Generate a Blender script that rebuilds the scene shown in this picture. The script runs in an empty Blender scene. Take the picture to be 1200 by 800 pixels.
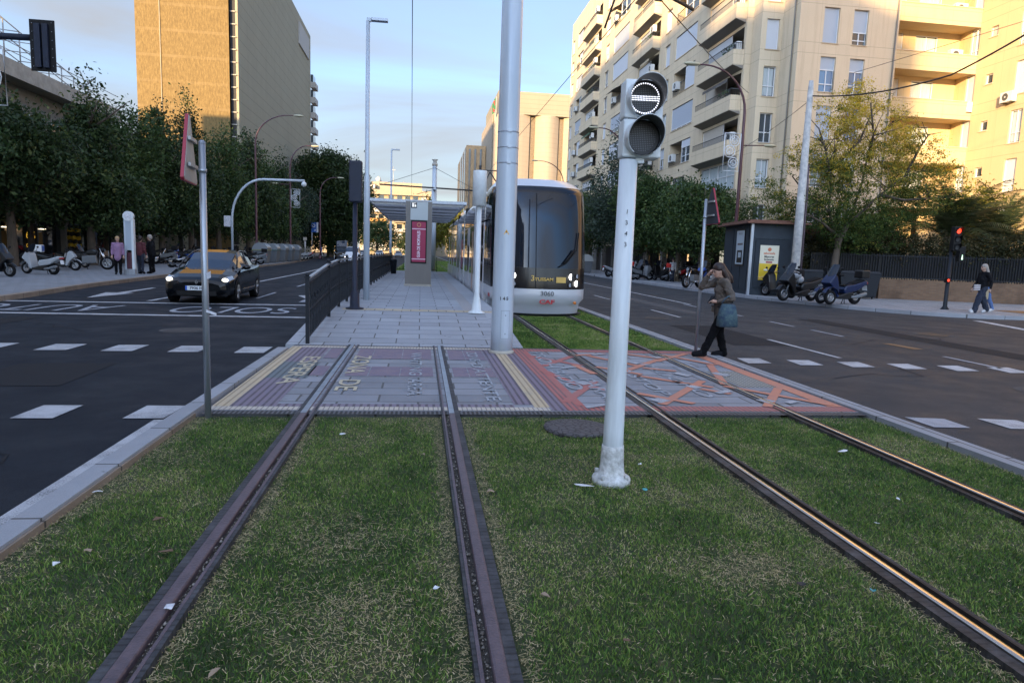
import bpy, bmesh, math, random
import numpy as np
from mathutils import Vector, Matrix

random.seed(7); rng = np.random.default_rng(11)
PI = math.pi
def R_(a): return math.radians(a)
def V(*a): return Vector(a)

# ------------------------------------------------------------------ camera
scn = bpy.context.scene
COL = scn.collection
cam_d = bpy.data.cameras.new("camera"); cam = bpy.data.objects.new("camera", cam_d); COL.objects.link(cam)
cam_d.sensor_width = 36.0; cam_d.lens = 791.0/1200.0*36.0
cam_d.clip_start = 0.05; cam_d.clip_end = 3000
rot = Matrix(((0.9905257839, -0.0170419304, -0.1362653435),
              (-0.1328929709, 0.1311541844, -0.9824143922),
              (0.0346140077, 0.9912154925, 0.1276468485)))
cam.matrix_world = Matrix.Translation((0, 0, 1.61)) @ rot.to_4x4()
scn.camera = cam

# ------------------------------------------------------------------ light
SUN_EL, SUN_AZ = 9.0, 210.0           # azimuth clockwise from +Y: the sun stands behind the camera, to the left
SUN_STRENGTH, SKY_STRENGTH, EXPOSURE = 3.0, 0.15, 2.2
world = bpy.data.worlds.new("World"); scn.world = world; world.use_nodes = True
wn, wl = world.node_tree.nodes, world.node_tree.links
wn.clear()
w_out = wn.new('ShaderNodeOutputWorld'); w_bg = wn.new('ShaderNodeBackground')
w_sky = wn.new('ShaderNodeTexSky'); w_sky.sky_type = 'NISHITA'; w_sky.sun_disc = False
w_sky.sun_elevation = R_(SUN_EL); w_sky.sun_rotation = R_(SUN_AZ)
w_sky.air_density = 1.0; w_sky.dust_density = 0.6; w_sky.ozone_density = 1.6
# thin cloud banks: stretched noise over the sky direction, flattened towards the horizon
w_tc = wn.new('ShaderNodeTexCoord'); w_sep = wn.new('ShaderNodeSeparateXYZ')
wl.new(w_tc.outputs['Generated'], w_sep.inputs[0])
def wmath(op, a, b=None, c=None):
    n = wn.new('ShaderNodeMath'); n.operation = op
    for i, v in enumerate((a, b, c)):
        if v is None: continue
        if isinstance(v, (int, float)): n.inputs[i].default_value = v
        else: wl.new(v, n.inputs[i])
    return n.outputs[0]
zz = wmath('ADD', wmath('MAXIMUM', w_sep.outputs[2], 0.0), 0.16)
cx_ = wmath('DIVIDE', w_sep.outputs[0], zz); cy_ = wmath('DIVIDE', w_sep.outputs[1], zz)
w_cmb = wn.new('ShaderNodeCombineXYZ'); wl.new(wmath('MULTIPLY', cx_, 0.55), w_cmb.inputs[0]); wl.new(wmath('MULTIPLY', cy_, 1.0), w_cmb.inputs[1])
w_no = wn.new('ShaderNodeTexNoise'); w_no.inputs['Scale'].default_value = 0.95; w_no.inputs['Detail'].default_value = 7; w_no.inputs['Roughness'].default_value = 0.5; w_no.inputs['Distortion'].default_value = 0.5
wl.new(w_cmb.outputs[0], w_no.inputs['Vector'])
w_rmp = wn.new('ShaderNodeValToRGB'); w_rmp.color_ramp.elements[0].position = 0.38; w_rmp.color_ramp.elements[1].position = 0.62
wl.new(w_no.outputs[0], w_rmp.inputs[0])
w_mix = wn.new('ShaderNodeMix'); w_mix.data_type = 'RGBA'
w_tint = wn.new('ShaderNodeMix'); w_tint.data_type = 'RGBA'; w_tint.blend_type = 'MULTIPLY'; w_tint.inputs[0].default_value = 1.0
w_tint.inputs[7].default_value = (0.62, 0.74, 0.96, 1)
wl.new(w_sky.outputs[0], w_tint.inputs[6])
wl.new(wmath('MULTIPLY', w_rmp.outputs[0], 0.85), w_mix.inputs[0])
wl.new(w_tint.outputs[2], w_mix.inputs[6])
w_mix.inputs[7].default_value = (1.10, 1.08, 1.08, 1)
# low haze bank along the horizon
w_hz = wn.new('ShaderNodeMapRange'); w_hz.interpolation_type = 'SMOOTHSTEP'
wl.new(w_sep.outputs[2], w_hz.inputs[0]); w_hz.inputs[1].default_value = 0.0; w_hz.inputs[2].default_value = 0.42; w_hz.inputs[3].default_value = 0.85; w_hz.inputs[4].default_value = 0.0
w_m2 = wn.new('ShaderNodeMix'); w_m2.data_type = 'RGBA'; wl.new(w_hz.outputs[0], w_m2.inputs[0]); wl.new(w_mix.outputs[2], w_m2.inputs[6]); w_m2.inputs[7].default_value = (1.08, 1.11, 1.17, 1)
# the side of the sky where the low sun stands is brighter than the side away from it
w_dot = wn.new('ShaderNodeVectorMath'); w_dot.operation = 'DOT_PRODUCT'; wl.new(w_tc.outputs['Generated'], w_dot.inputs[0])
w_dot.inputs[1].default_value = (math.sin(R_(SUN_AZ)), math.cos(R_(SUN_AZ)), 0.25)
w_mr = wn.new('ShaderNodeMapRange'); w_mr.interpolation_type = 'SMOOTHSTEP'; wl.new(w_dot.outputs['Value'], w_mr.inputs[0])
w_mr.inputs[1].default_value = -0.55; w_mr.inputs[2].default_value = 0.9; w_mr.inputs[3].default_value = 0.74; w_mr.inputs[4].default_value = 2.1
w_sc = wn.new('ShaderNodeVectorMath'); w_sc.operation = 'SCALE'; wl.new(w_m2.outputs[2], w_sc.inputs[0]); wl.new(w_mr.outputs[0], w_sc.inputs['Scale'])
wl.new(w_sc.outputs[0], w_bg.inputs[0]); w_bg.inputs[1].default_value = SKY_STRENGTH
wl.new(w_bg.outputs[0], w_out.inputs[0])

sun_d = bpy.data.lights.new("sun", 'SUN'); sun = bpy.data.objects.new("sun", sun_d); COL.objects.link(sun)
sun_d.energy = SUN_STRENGTH; sun_d.angle = R_(0.8); sun_d.color = (1.0, 0.68, 0.34)
_az, _el = R_(SUN_AZ), R_(SUN_EL)
to_sun = Vector((math.sin(_az)*math.cos(_el), math.cos(_az)*math.cos(_el), math.sin(_el)))
sun.rotation_euler = (-to_sun).to_track_quat('-Z', 'Y').to_euler()
sun.location = to_sun*200

vs = scn.view_settings
vs.view_transform = 'Standard'; vs.look = 'None'; vs.gamma = 1.0; vs.use_curve_mapping = False
vs.exposure = EXPOSURE

# ------------------------------------------------------------------ materials
MAT = {}
def _n(nt, t): return nt.nodes.new(t)
def mat(name, col, rough=0.6, metal=0.0, var=0.0, vscale=3.0, bump=0.0, bscale=30.0, spec=0.5, coat=0.0, emit=None, estr=0.0, alpha=1.0, stretch=None, col2=None, trans=0.0, per_island=False):
    m = bpy.data.materials.new(name); m.use_nodes = True; nt = m.node_tree; L = nt.links
    b = nt.nodes['Principled BSDF']
    b.inputs['Base Color'].default_value = (*col, 1); b.inputs['Roughness'].default_value = rough
    b.inputs['Metallic'].default_value = metal; b.inputs['Specular IOR Level'].default_value = spec
    b.inputs['Coat Weight'].default_value = coat; b.inputs['Alpha'].default_value = alpha
    b.inputs['Transmission Weight'].default_value = trans
    if emit: b.inputs['Emission Color'].default_value = (*emit, 1); b.inputs['Emission Strength'].default_value = estr
    if var or bump or col2:
        tc = _n(nt, 'ShaderNodeTexCoord'); mp = _n(nt, 'ShaderNodeMapping'); L.new(tc.outputs['Object'], mp.inputs[0])
        if stretch: mp.inputs['Scale'].default_value = stretch
    if var or col2:
        no = _n(nt, 'ShaderNodeTexNoise'); no.inputs['Scale'].default_value = vscale; no.inputs['Detail'].default_value = 8; no.inputs['Roughness'].default_value = 0.65
        L.new(mp.outputs[0], no.inputs['Vector'])
        rp = _n(nt, 'ShaderNodeValToRGB'); L.new(no.outputs[0], rp.inputs[0])
        rp.color_ramp.elements[0].position = 0.32; rp.color_ramp.elements[1].position = 0.68
        c2 = col2 if col2 else tuple(min(1, c*(1+var)) for c in col)
        c1 = col if col2 else tuple(c*(1-var) for c in col)
        rp.color_ramp.elements[0].color = (*c1, 1); rp.color_ramp.elements[1].color = (*c2, 1)
        L.new(rp.outputs[0], b.inputs['Base Color'])
        mr = _n(nt, 'ShaderNodeMapRange'); L.new(no.outputs[0], mr.inputs[0])
        mr.inputs[3].default_value = max(0, rough-0.1); mr.inputs[4].default_value = min(1, rough+0.12); L.new(mr.outputs[0], b.inputs['Roughness'])
    if bump:
        bn = _n(nt, 'ShaderNodeTexNoise'); bn.inputs['Scale'].default_value = bscale; bn.inputs['Detail'].default_value = 5
        L.new(mp.outputs[0], bn.inputs['Vector'])
        bu = _n(nt, 'ShaderNodeBump'); bu.inputs['Strength'].default_value = bump; bu.inputs['Distance'].default_value = 0.02
        L.new(bn.outputs[0], bu.inputs['Height']); L.new(bu.outputs[0], b.inputs['Normal'])
    MAT[name] = m
    return m

def mix_rgb(nt, fac, a, b, mode='MIX'):
    n = _n(nt, 'ShaderNodeMix'); n.data_type = 'RGBA'; n.blend_type = mode
    for i, v in ((0, fac), (6, a), (7, b)):
        if isinstance(v, (int, float)): n.inputs[i].default_value = v
        elif isinstance(v, tuple): n.inputs[i].default_value = (*v[:3], 1)
        else: nt.links.new(v, n.inputs[i])
    return n.outputs[2]
def nmath(nt, op, a, b=None):
    n = _n(nt, 'ShaderNodeMath'); n.operation = op
    for i, v in enumerate((a, b)):
        if v is None: continue
        if isinstance(v, (int, float)): n.inputs[i].default_value = v
        else: nt.links.new(v, n.inputs[i])
    return n.outputs[0]
def noise(nt, vec, scale, detail=6, rough=0.6, dist=0.0):
    n = _n(nt, 'ShaderNodeTexNoise'); n.inputs['Scale'].default_value = scale; n.inputs['Detail'].default_value = detail
    n.inputs['Roughness'].default_value = rough; n.inputs['Distortion'].default_value = dist
    if vec is not None: nt.links.new(vec, n.inputs['Vector'])
    return n.outputs[0]
def ramp(nt, v, stops):
    r = _n(nt, 'ShaderNodeValToRGB'); nt.links.new(v, r.inputs[0]); cr = r.color_ramp
    while len(cr.elements) < len(stops): cr.elements.new(0.5)
    for e, (p, c) in zip(cr.elements, stops):
        e.position = p; e.color = (*c, 1) if isinstance(c, tuple) else (c, c, c, 1)
    return r.outputs[0]
def newmat(name, rough=0.8):
    m = bpy.data.materials.new(name); m.use_nodes = True; MAT[name] = m
    nt = m.node_tree; b = nt.nodes['Principled BSDF']; b.inputs['Roughness'].default_value = rough
    tc = _n(nt, 'ShaderNodeTexCoord')
    return m, nt, b, tc.outputs['Object']
def mapping(nt, vec, scale=(1,1,1), rotz=0, loc=(0,0,0)):
    mp = _n(nt, 'ShaderNodeMapping'); nt.links.new(vec, mp.inputs[0]); mp.inputs['Scale'].default_value = scale
    mp.inputs['Rotation'].default_value = (0, 0, rotz); mp.inputs['Location'].default_value = loc; return mp.outputs[0]
def add_bump(nt, b, h, strength=0.3, dist=0.02):
    bu = _n(nt, 'ShaderNodeBump'); bu.inputs['Strength'].default_value = strength; bu.inputs['Distance'].default_value = dist
    nt.links.new(h, bu.inputs['Height']); nt.links.new(bu.outputs[0], b.inputs['Normal'])

def make_asphalt(name, base, tint):
    m, nt, b, oc = newmat(name, 0.7)
    fine = noise(nt, oc, 220, 3, 0.7); agg = ramp(nt, fine, [(0.30, tuple(c*0.45 for c in base)), (0.52, base), (0.72, tuple(c*2.3 for c in base))])
    streak = noise(nt, mapping(nt, oc, (0.9, 0.06, 1)), 1.0, 5, 0.6)
    big = noise(nt, oc, 0.35, 5, 0.6)
    c1 = mix_rgb(nt, ramp(nt, streak, [(0.35, 0.0), (0.7, 0.7)]), agg, tint, 'MULTIPLY')
    c2 = mix_rgb(nt, ramp(nt, big, [(0.4, 0.0), (0.65, 0.55)]), c1, (0.72, 0.72, 0.74), 'MULTIPLY')
    vor = _n(nt, 'ShaderNodeTexVoronoi'); vor.feature = 'DISTANCE_TO_EDGE'; vor.inputs['Scale'].default_value = 0.28
    nt.links.new(mapping(nt, oc, (1, 0.7, 1)), vor.inputs['Vector'])
    crk = nmath(nt, 'LESS_THAN', nmath(nt, 'ADD', vor.outputs[0], nmath(nt, 'MULTIPLY', noise(nt, oc, 3, 6, 0.8), 0.05)), 0.024)
    c3 = mix_rgb(nt, nmath(nt, 'MULTIPLY', crk, 0.4), c2, (0.015, 0.015, 0.016))
    nt.links.new(c3, b.inputs['Base Color'])
    nt.links.new(ramp(nt, noise(nt, oc, 1.3, 5), [(0.3, 0.55), (0.7, 0.8)]), b.inputs['Roughness'])
    add_bump(nt, b, fine, 0.35, 0.006)
    b.inputs['Specular IOR Level'].default_value = 0.10
    return m
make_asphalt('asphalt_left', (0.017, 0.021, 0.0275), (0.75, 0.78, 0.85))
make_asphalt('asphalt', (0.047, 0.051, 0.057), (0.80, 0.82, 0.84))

def make_paint(name, col, wear=0.5, under=None):
    m, nt, b, oc = newmat(name, 0.7)
    n1 = noise(nt, oc, 90, 4, 0.8); n2 = noise(nt, oc, 2.5, 6, 0.7)
    f = nmath(nt, 'ADD', nmath(nt, 'MULTIPLY', n1, 0.6), nmath(nt, 'MULTIPLY', n2, 0.4))
    nt.links.new(ramp(nt, f, [(0.5-wear*0.18, under or tuple(c*0.28 for c in col)), (0.52 if not under else 0.60, col), (0.8, tuple(min(1, c*1.15) for c in col))]), b.inputs['Base Color'])
    add_bump(nt, b, n1, 0.25, 0.004); return m
make_paint('road_paint', (0.42, 0.43, 0.45), 0.55); make_paint('road_paint_dim', (0.30, 0.32, 0.36), 0.75)
make_paint('rust_stain', (0.20, 0.11, 0.05), 0.7)

def make_paving(name, c, w, h, joint=0.012, var=0.12, rotz=0, jointcol=(0.09, 0.09, 0.09), wear=0.25):
    m, nt, b, oc = newmat(name, 0.75)
    bt = _n(nt, 'ShaderNodeTexBrick'); bt.inputs['Scale'].default_value = 1.0
    bt.inputs['Brick Width'].default_value = w; bt.inputs['Row Height'].default_value = h; bt.inputs['Mortar Size'].default_value = joint
    bt.inputs['Mortar Smooth'].default_value = 0.3; bt.inputs['Bias'].default_value = 0
    bt.inputs['Color1'].default_value = (*[v*(1-var) for v in c], 1); bt.inputs['Color2'].default_value = (*[v*(1+var) for v in c], 1)
    bt.inputs['Mortar'].default_value = (*jointcol, 1); bt.offset = 0.5
    nt.links.new(mapping(nt, oc, (1, 1, 1), rotz), bt.inputs['Vector'])
    st = noise(nt, oc, 1.1, 8, 0.7); gr = noise(nt, oc, 140, 3, 0.7); sp = noise(nt, oc, 9, 3, 0.5)
    c1 = mix_rgb(nt, ramp(nt, st, [(0.35, 0.0), (0.75, wear*1.8)]), bt.outputs[0], (0.55, 0.52, 0.5), 'MULTIPLY')
    c2 = mix_rgb(nt, 0.5, c1, ramp(nt, gr, [(0.25, 0.62), (0.75, 1.35)]), 'MULTIPLY')
    c3 = mix_rgb(nt, ramp(nt, sp, [(0.69, 0.0), (0.73, 0.55)]), c2, (0.06, 0.06, 0.06))
    nt.links.new(c3, b.inputs['Base Color'])
    add_bump(nt, b, nmath(nt, 'ADD', nmath(nt, 'MULTIPLY', bt.outputs[1], -1.0), nmath(nt, 'MULTIPLY', gr, 0.25)), 0.4, 0.008)
    return m
make_paving('platform_paving', (0.31, 0.33, 0.36), 0.8, 0.42)
make_paving('crossing_paving', (0.235, 0.245, 0.27), 0.85, 0.36, 0.014, 0.16)
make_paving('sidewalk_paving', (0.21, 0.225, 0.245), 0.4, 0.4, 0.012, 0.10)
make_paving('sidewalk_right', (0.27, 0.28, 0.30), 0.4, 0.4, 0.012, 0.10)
make_paving('platform_edge_paving', (0.35, 0.37, 0.40), 0.9, 1.0, 0.012, 0.05, PI/2)
make_paving('kerb_stone', (0.28, 0.295, 0.32), 1.0, 5.0, 0.012, 0.08, PI/2, (0.08, 0.08, 0.08))
make_paving('kerb_brown', (0.24, 0.19, 0.145), 1.0, 5.0, 0.012, 0.12, PI/2, (0.07, 0.06, 0.05), 0.5)
make_paving('brick_wall', (0.27, 0.155, 0.085), 0.24, 0.065, 0.01, 0.22, 0, (0.20, 0.16, 0.12), 0.35)
make_paving('tile_beige', (0.46, 0.39, 0.28), 0.4, 0.4, 0.01, 0.08)

def make_striped(name, base, line, period, axis=0, frac=0.32, wear=0.3, axis2=None):
    """ribbed tactile slabs: stripes across one axis (dots when a second axis is given)"""
    m, nt, b, oc = newmat(name, 0.75)
    sep = _n(nt, 'ShaderNodeSeparateXYZ'); nt.links.new(oc, sep.inputs[0])
    def band(ax):
        fr = nmath(nt, 'FRACT', nmath(nt, 'MULTIPLY', sep.outputs[ax], 1/period)); return nmath(nt, 'LESS_THAN', fr, frac)
    k = band(axis)
    if axis2 is not None: k = nmath(nt, 'MULTIPLY', k, band(axis2))
    st = noise(nt, oc, 5, 8, 0.75); gr = noise(nt, oc, 150, 3)
    c0 = mix_rgb(nt, k, base, line)
    c1 = mix_rgb(nt, ramp(nt, st, [(0.45, 0.0), (0.75, wear*1.6)]), c0, (0.2, 0.2, 0.215))
    c2 = mix_rgb(nt, 0.5, c1, ramp(nt, gr, [(0.25, 0.65), (0.75, 1.3)]), 'MULTIPLY')
    nt.links.new(c2, b.inputs['Base Color']); add_bump(nt, b, k, 0.5, 0.006); return m
make_striped('tactile_purple', (0.19, 0.155, 0.20), (0.085, 0.065, 0.085), 0.075, 0, 0.38, 0.25)
make_striped('tactile_slate', (0.13, 0.16, 0.17), (0.065, 0.075, 0.08), 0.075, 0, 0.38, 0.2)
make_striped('tactile_red', (0.38, 0.12, 0.105), (0.17, 0.085, 0.085), 0.06, 0, 0.4, 0.28)
make_striped('tactile_cream', (0.50, 0.40, 0.26), (0.30, 0.23, 0.14), 0.075, 0, 0.3, 0.3)
make_striped('tactile_cream_dots', (0.50, 0.45, 0.37), (0.25, 0.21, 0.20), 0.05, 0, 0.25, 0.3)
make_striped('tactile_grey', (0.33, 0.32, 0.32), (0.19, 0.18, 0.18), 0.05, 0, 0.4, 0.15, 1)
make_striped('drain_grate', (0.10, 0.10, 0.105), (0.012, 0.012, 0.012), 0.045, 0, 0.55, 0.1)
make_striped('mesh_grate', (0.30, 0.30, 0.27), (0.04, 0.04, 0.04), 0.06, 0, 0.6, 0.1, 1)
make_striped('roof_slats', (0.42, 0.43, 0.45), (0.16, 0.165, 0.18), 0.5, 1, 0.45, 0.1)
make_striped('rubber_strip', (0.030, 0.031, 0.035), (0.012, 0.012, 0.014), 0.045, 1, 0.3, 0.25)
make_striped('rubber_brown', (0.028, 0.023, 0.021), (0.012, 0.010, 0.009), 0.045, 1, 0.3, 0.25)
mat('stencil_purple', (0.155, 0.125, 0.175), 0.8, var=0.35, vscale=6, bump=0.2, bscale=120, col2=(0.21, 0.165, 0.19))
make_paint('paint_cream', (0.55, 0.47, 0.31), 0.9, (0.30, 0.28, 0.24)); make_paint('paint_red', (0.42, 0.10, 0.085), 0.9, (0.26, 0.16, 0.15))
make_paint('paint_orange', (0.54, 0.19, 0.11), 0.9, (0.33, 0.19, 0.16)); make_paint('paint_white_faded', (0.38, 0.41, 0.45), 0.5, (0.20, 0.215, 0.24))
make_paint('paint_white_letters', (0.46, 0.46, 0.48), 0.5, (0.20, 0.215, 0.24))

# lawn soil
m, nt, b, oc = newmat('lawn_soil', 0.95)
n1 = noise(nt, oc, 1.4, 8, 0.7); n2 = noise(nt, oc, 35, 5, 0.75)
f = nmath(nt, 'ADD', nmath(nt, 'MULTIPLY', n1, 0.55), nmath(nt, 'MULTIPLY', n2, 0.45))
nt.links.new(ramp(nt, f, [(0.36, (0.025, 0.042, 0.013)), (0.54, (0.055, 0.070, 0.024)), (0.64, (0.15, 0.125, 0.065)), (0.78, (0.30, 0.23, 0.14))]), b.inputs['Base Color'])
add_bump(nt, b, n2, 0.8, 0.03)
# vertex-coloured leaf / blade materials
def make_leaf(name, stops, rough=0.6, spec=0.25, transl=0.25):
    m = bpy.data.materials.new(name); m.use_nodes = True; MAT[name] = m; nt = m.node_tree
    b = nt.nodes['Principled BSDF']; b.inputs['Roughness'].default_value = rough; b.inputs['Specular IOR Level'].default_value = spec
    at = _n(nt, 'ShaderNodeAttribute'); at.attribute_name = 'tone'
    c = ramp(nt, at.outputs['Fac'], stops); nt.links.new(c, b.inputs['Base Color'])
    if transl:
        tr = _n(nt, 'ShaderNodeBsdfTranslucent'); nt.links.new(c, tr.inputs[0]); mx = _n(nt, 'ShaderNodeMixShader'); mx.inputs[0].default_value = transl
        nt.links.new(b.outputs[0], mx.inputs[1]); nt.links.new(tr.outputs[0], mx.inputs[2]); nt.links.new(mx.outputs[0], nt.nodes['Material Output'].inputs[0])
    return m
make_leaf('grass_blades', [(0.0, (0.024, 0.060, 0.011)), (0.35, (0.084, 0.170, 0.026)), (0.62, (0.215, 0.31, 0.058)), (0.72, (0.32, 0.27, 0.12)), (1.0, (0.60, 0.48, 0.29))], 0.65, 0.3, 0.2)
make_leaf('leaf_dark', [(0.0, (0.012, 0.024, 0.009)), (0.5, (0.028, 0.053, 0.015)), (0.85, (0.060, 0.088, 0.024)), (1.0, (0.11, 0.12, 0.032))], 0.55, 0.3)
make_leaf('leaf_mid', [(0.0, (0.022, 0.044, 0.015)), (0.5, (0.042, 0.078, 0.021)), (1.0, (0.095, 0.13, 0.032))], 0.55, 0.3)
make_leaf('leaf_blue', [(0.0, (0.018, 0.034, 0.022)), (0.6, (0.042, 0.066, 0.042)), (1.0, (0.07, 0.10, 0.06))], 0.5, 0.35)
make_leaf('leaf_yellow', [(0.0, (0.036, 0.070, 0.016)), (0.40, (0.095, 0.135, 0.028)), (0.58, (0.24, 0.22, 0.04)), (1.0, (0.62, 0.45, 0.05))], 0.6, 0.25, 0.35)
make_leaf('leaf_gold', [(0.0, (0.06, 0.07, 0.012)), (0.5, (0.16, 0.16, 0.02)), (1.0, (0.30, 0.27, 0.03))], 0.6, 0.25)
make_leaf('leaf_palm', [(0.0, (0.020, 0.032, 0.014)), (1.0, (0.06, 0.082, 0.032))], 0.5, 0.3)
make_leaf('leaf_hedge', [(0.0, (0.016, 0.022, 0.008)), (0.6, (0.045, 0.048, 0.018)), (1.0, (0.10, 0.070, 0.030))], 0.6, 0.25)

mat('bark', (0.085, 0.065, 0.048), 0.9, var=0.4, vscale=9, bump=0.6, bscale=25, stretch=(1, 1, 0.25))
mat('bark_pale', (0.15, 0.125, 0.095), 0.9, var=0.4, vscale=9, bump=0.6, bscale=25, stretch=(1, 1, 0.25))
mat('galvanised', (0.36, 0.39, 0.43), 0.42, 0.75, var=0.16, vscale=7, stretch=(1, 1, 0.15), bump=0.03)
mat('mast_paint', (0.44, 0.50, 0.56), 0.36, 0.1, var=0.11, vscale=5, stretch=(1.5, 1.5, 0.12), coat=0.15, bump=.06, bscale=9)
mat('white_paint', (0.60, 0.64, 0.66), 0.42, 0, var=0.13, vscale=7, stretch=(2, 2, 0.18), bump=0.08, bscale=14, coat=0.1)
mat('white_paint_chipped', (0.30, 0.30, 0.28), 0.6, 0, vscale=26, bump=0.4, bscale=40, col2=(.66, .67, .66), var=.3)
mat('signal_grey', (0.66, 0.70, 0.71), 0.42, 0, var=0.08, vscale=9, coat=0.1)
mat('signal_inside', (0.016, 0.016, 0.018), 0.5)
mat('visor_grey', (0.62, 0.65, 0.67), 0.3, 0, coat=0.2)
mat('lamp_led', (0.9, 0.9, 1.0), 0.4, emit=(0.86, 0.88, 1.0), estr=0.42)
mat('led_off', (0.10, 0.10, 0.11), 0.3)
mat('navy_paint', (0.010, 0.015, 0.032), 0.5, 0.0, var=0.2, vscale=6, spec=0.35)
mat('fence_dark', (0.009, 0.012, 0.017), 0.5, 0.0, var=0.25, vscale=8, spec=0.3)
mat('rail_top_metal', (0.42, 0.43, 0.44), 0.35, 0.8, var=0.15, vscale=9)
mat('rust_rail', (0.070, 0.052, 0.062), 0.5, 0.1, var=0.35, vscale=14, bump=0.25, bscale=60, col2=(0.125, 0.092, 0.105))
mat('rail_grey_steel', (0.27, 0.30, 0.34), 0.42, 0.5, var=0.25, vscale=10)
mat('polished_rail', (0.62, 0.54, 0.45), 0.16, 1.0, var=0.12, vscale=15, stretch=(1, 0.2, 1))
mat('rail_side', (0.035, 0.028, 0.024), 0.7, 0.0, var=0.3, vscale=15, spec=.2)
mat('groove_dirt', (0.022, 0.019, 0.017), 0.95, bump=0.9, bscale=70, var=0.6, vscale=40, col2=(0.09, 0.075, 0.06))
mat('red_rim', (0.30, 0.012, 0.035), 0.45, coat=0.1); mat('sign_back_grey', (0.34, 0.34, 0.33), 0.5, 0.4, var=0.15, vscale=6)
mat('sign_back_dark', (0.035, 0.042, 0.055), 0.45, 0.2); mat('sign_white', (0.75, 0.75, 0.74), 0.4)
mat('steel_brushed', (0.17, 0.158, 0.145), 0.5, 0.2, var=0.10, vscale=3, stretch=(1, 1, 0.1))
mat('totem_panel_grey', (0.42, 0.46, 0.46), 0.45); mat('magenta_poster', (0.30, 0.014, 0.065), 0.45)
mat('poster_pink_band', (0.62, 0.42, 0.52), 0.5); mat('poster_text', (0.78, 0.68, 0.76), 0.5); mat('poster_gold', (0.55, 0.30, 0.12), 0.5)
mat('black', (0.004, 0.004, 0.005), 0.5, spec=0.25); mat('black_gloss', (0.008, 0.008, 0.010), 0.12, coat=0.6); mat('rubber', (0.006, 0.006, 0.007), 0.8, spec=0.2)
mat('black_ink', (0.02, 0.02, 0.022), 0.6)
mat('yellow_warning', (0.75, 0.38, 0.01), 0.5); mat('blue_sign', (0.02, 0.10, 0.38), 0.45)
mat('wire', (0.018, 0.019, 0.021), 0.6); mat('wire_grey', (0.12, 0.13, 0.14), 0.5)
mat('glass_dark', (0.018, 0.024, 0.032), 0.05, 0, spec=0.8, coat=0.6); mat('glass_window', (0.045, 0.060, 0.075), 0.06, 0, spec=0.9, coat=0.3)
mat('glass_blue', (0.09, 0.16, 0.26), 0.08, 0, spec=0.9)
mat('window_frame_white', (0.66, 0.67, 0.68), 0.5); mat('curtain', (0.42, 0.47, 0.48), 0.9, var=0.25, vscale=3, stretch=(8, 8, 0.4))
mat('window_frame_dark', (0.05, 0.05, 0.05), 0.5)
def make_shutter(name, col):
    m, nt, b, oc = newmat(name, 0.6)
    sep = _n(nt, 'ShaderNodeSeparateXYZ'); nt.links.new(oc, sep.inputs[0])
    fr = nmath(nt, 'FRACT', nmath(nt, 'MULTIPLY', sep.outputs[2], 1/0.055))
    k = nmath(nt, 'LESS_THAN', fr, 0.2); nt.links.new(mix_rgb(nt, nmath(nt, 'MULTIPLY', k, 0.35), col, tuple(c*0.5 for c in col)), b.inputs['Base Color'])
    add_bump(nt, b, fr, 0.4, 0.01)
make_shutter('shutter_white', (0.58, 0.60, 0.64)); make_shutter('shutter_grey', (0.40, 0.44, 0.50)); make_shutter('shutter_beige', (0.52, 0.47, 0.40))
mat('ac_white', (0.60, 0.60, 0.58), 0.5, var=0.06, vscale=4); mat('ac_fan', (0.07, 0.07, 0.07), 0.6)
mat('railing_dark', (0.05, 0.055, 0.06), 0.5, 0.3)
mat('awning_dark', (0.10, 0.09, 0.08), 0.8, var=0.3)

def make_facade(name, col, z0, period, second, joint=0.03, stain=0.55, panel=None, jc=0.45):
    m, nt, b, oc = newmat(name, 0.85)
    sep = _n(nt, 'ShaderNodeSeparateXYZ'); nt.links.new(oc, sep.inputs[0])
    fr = nmath(nt, 'FRACT', nmath(nt, 'DIVIDE', nmath(nt, 'SUBTRACT', sep.outputs[2], z0), period))
    k1 = nmath(nt, 'LESS_THAN', fr, joint/period)
    k2 = nmath(nt, 'LESS_THAN', nmath(nt, 'ABSOLUTE', nmath(nt, 'SUBTRACT', fr, second/period)), joint*0.5/period)
    fv = nmath(nt, 'FRACT', nmath(nt, 'MULTIPLY', nmath(nt, 'ADD', sep.outputs[0], sep.outputs[1]), 1/3.35)); k3 = nmath(nt, 'MULTIPLY', nmath(nt, 'LESS_THAN', fv, 0.007), 0.55)
    k = nmath(nt, 'MAXIMUM', nmath(nt, 'MAXIMUM', k1, k2), k3)
    big = noise(nt, oc, 0.25, 7, 0.65); strk = noise(nt, mapping(nt, oc, (1.6, 1.6, 0.12)), 1.0, 6, 0.7); gr = noise(nt, oc, 25, 4, 0.7)
    c0 = mix_rgb(nt, ramp(nt, big, [(0.3, 0.0), (0.7, 0.5)]), col, tuple(c*0.82 for c in col))
    c1 = mix_rgb(nt, ramp(nt, strk, [(0.5, 0.0), (0.8, stain)]), c0, (col[0]*0.55, col[1]*0.5, col[2]*0.45))
    c2 = mix_rgb(nt, 0.35, c1, ramp(nt, gr, [(0.3, 0.75), (0.7, 1.2)]), 'MULTIPLY')
    c3 = mix_rgb(nt, nmath(nt, 'MULTIPLY', k, 0.6), c2, tuple(c*jc for c in col))
    nt.links.new(c3, b.inputs['Base Color']); add_bump(nt, b, gr, 0.25, 0.02); return m
make_facade('facade_beige', (0.66, 0.54, 0.375), 5.75, 2.85, 0.64)
make_facade('facade_pinkish', (0.64, 0.50, 0.34), 5.75, 2.85, 0.64)
make_facade('facade_ochre', (0.56, 0.43, 0.25), 5.75, 2.85, 0.64, 0.03, 0.25)
mat('facade_soffit', (0.22, 0.20, 0.17), 0.9)
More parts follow.
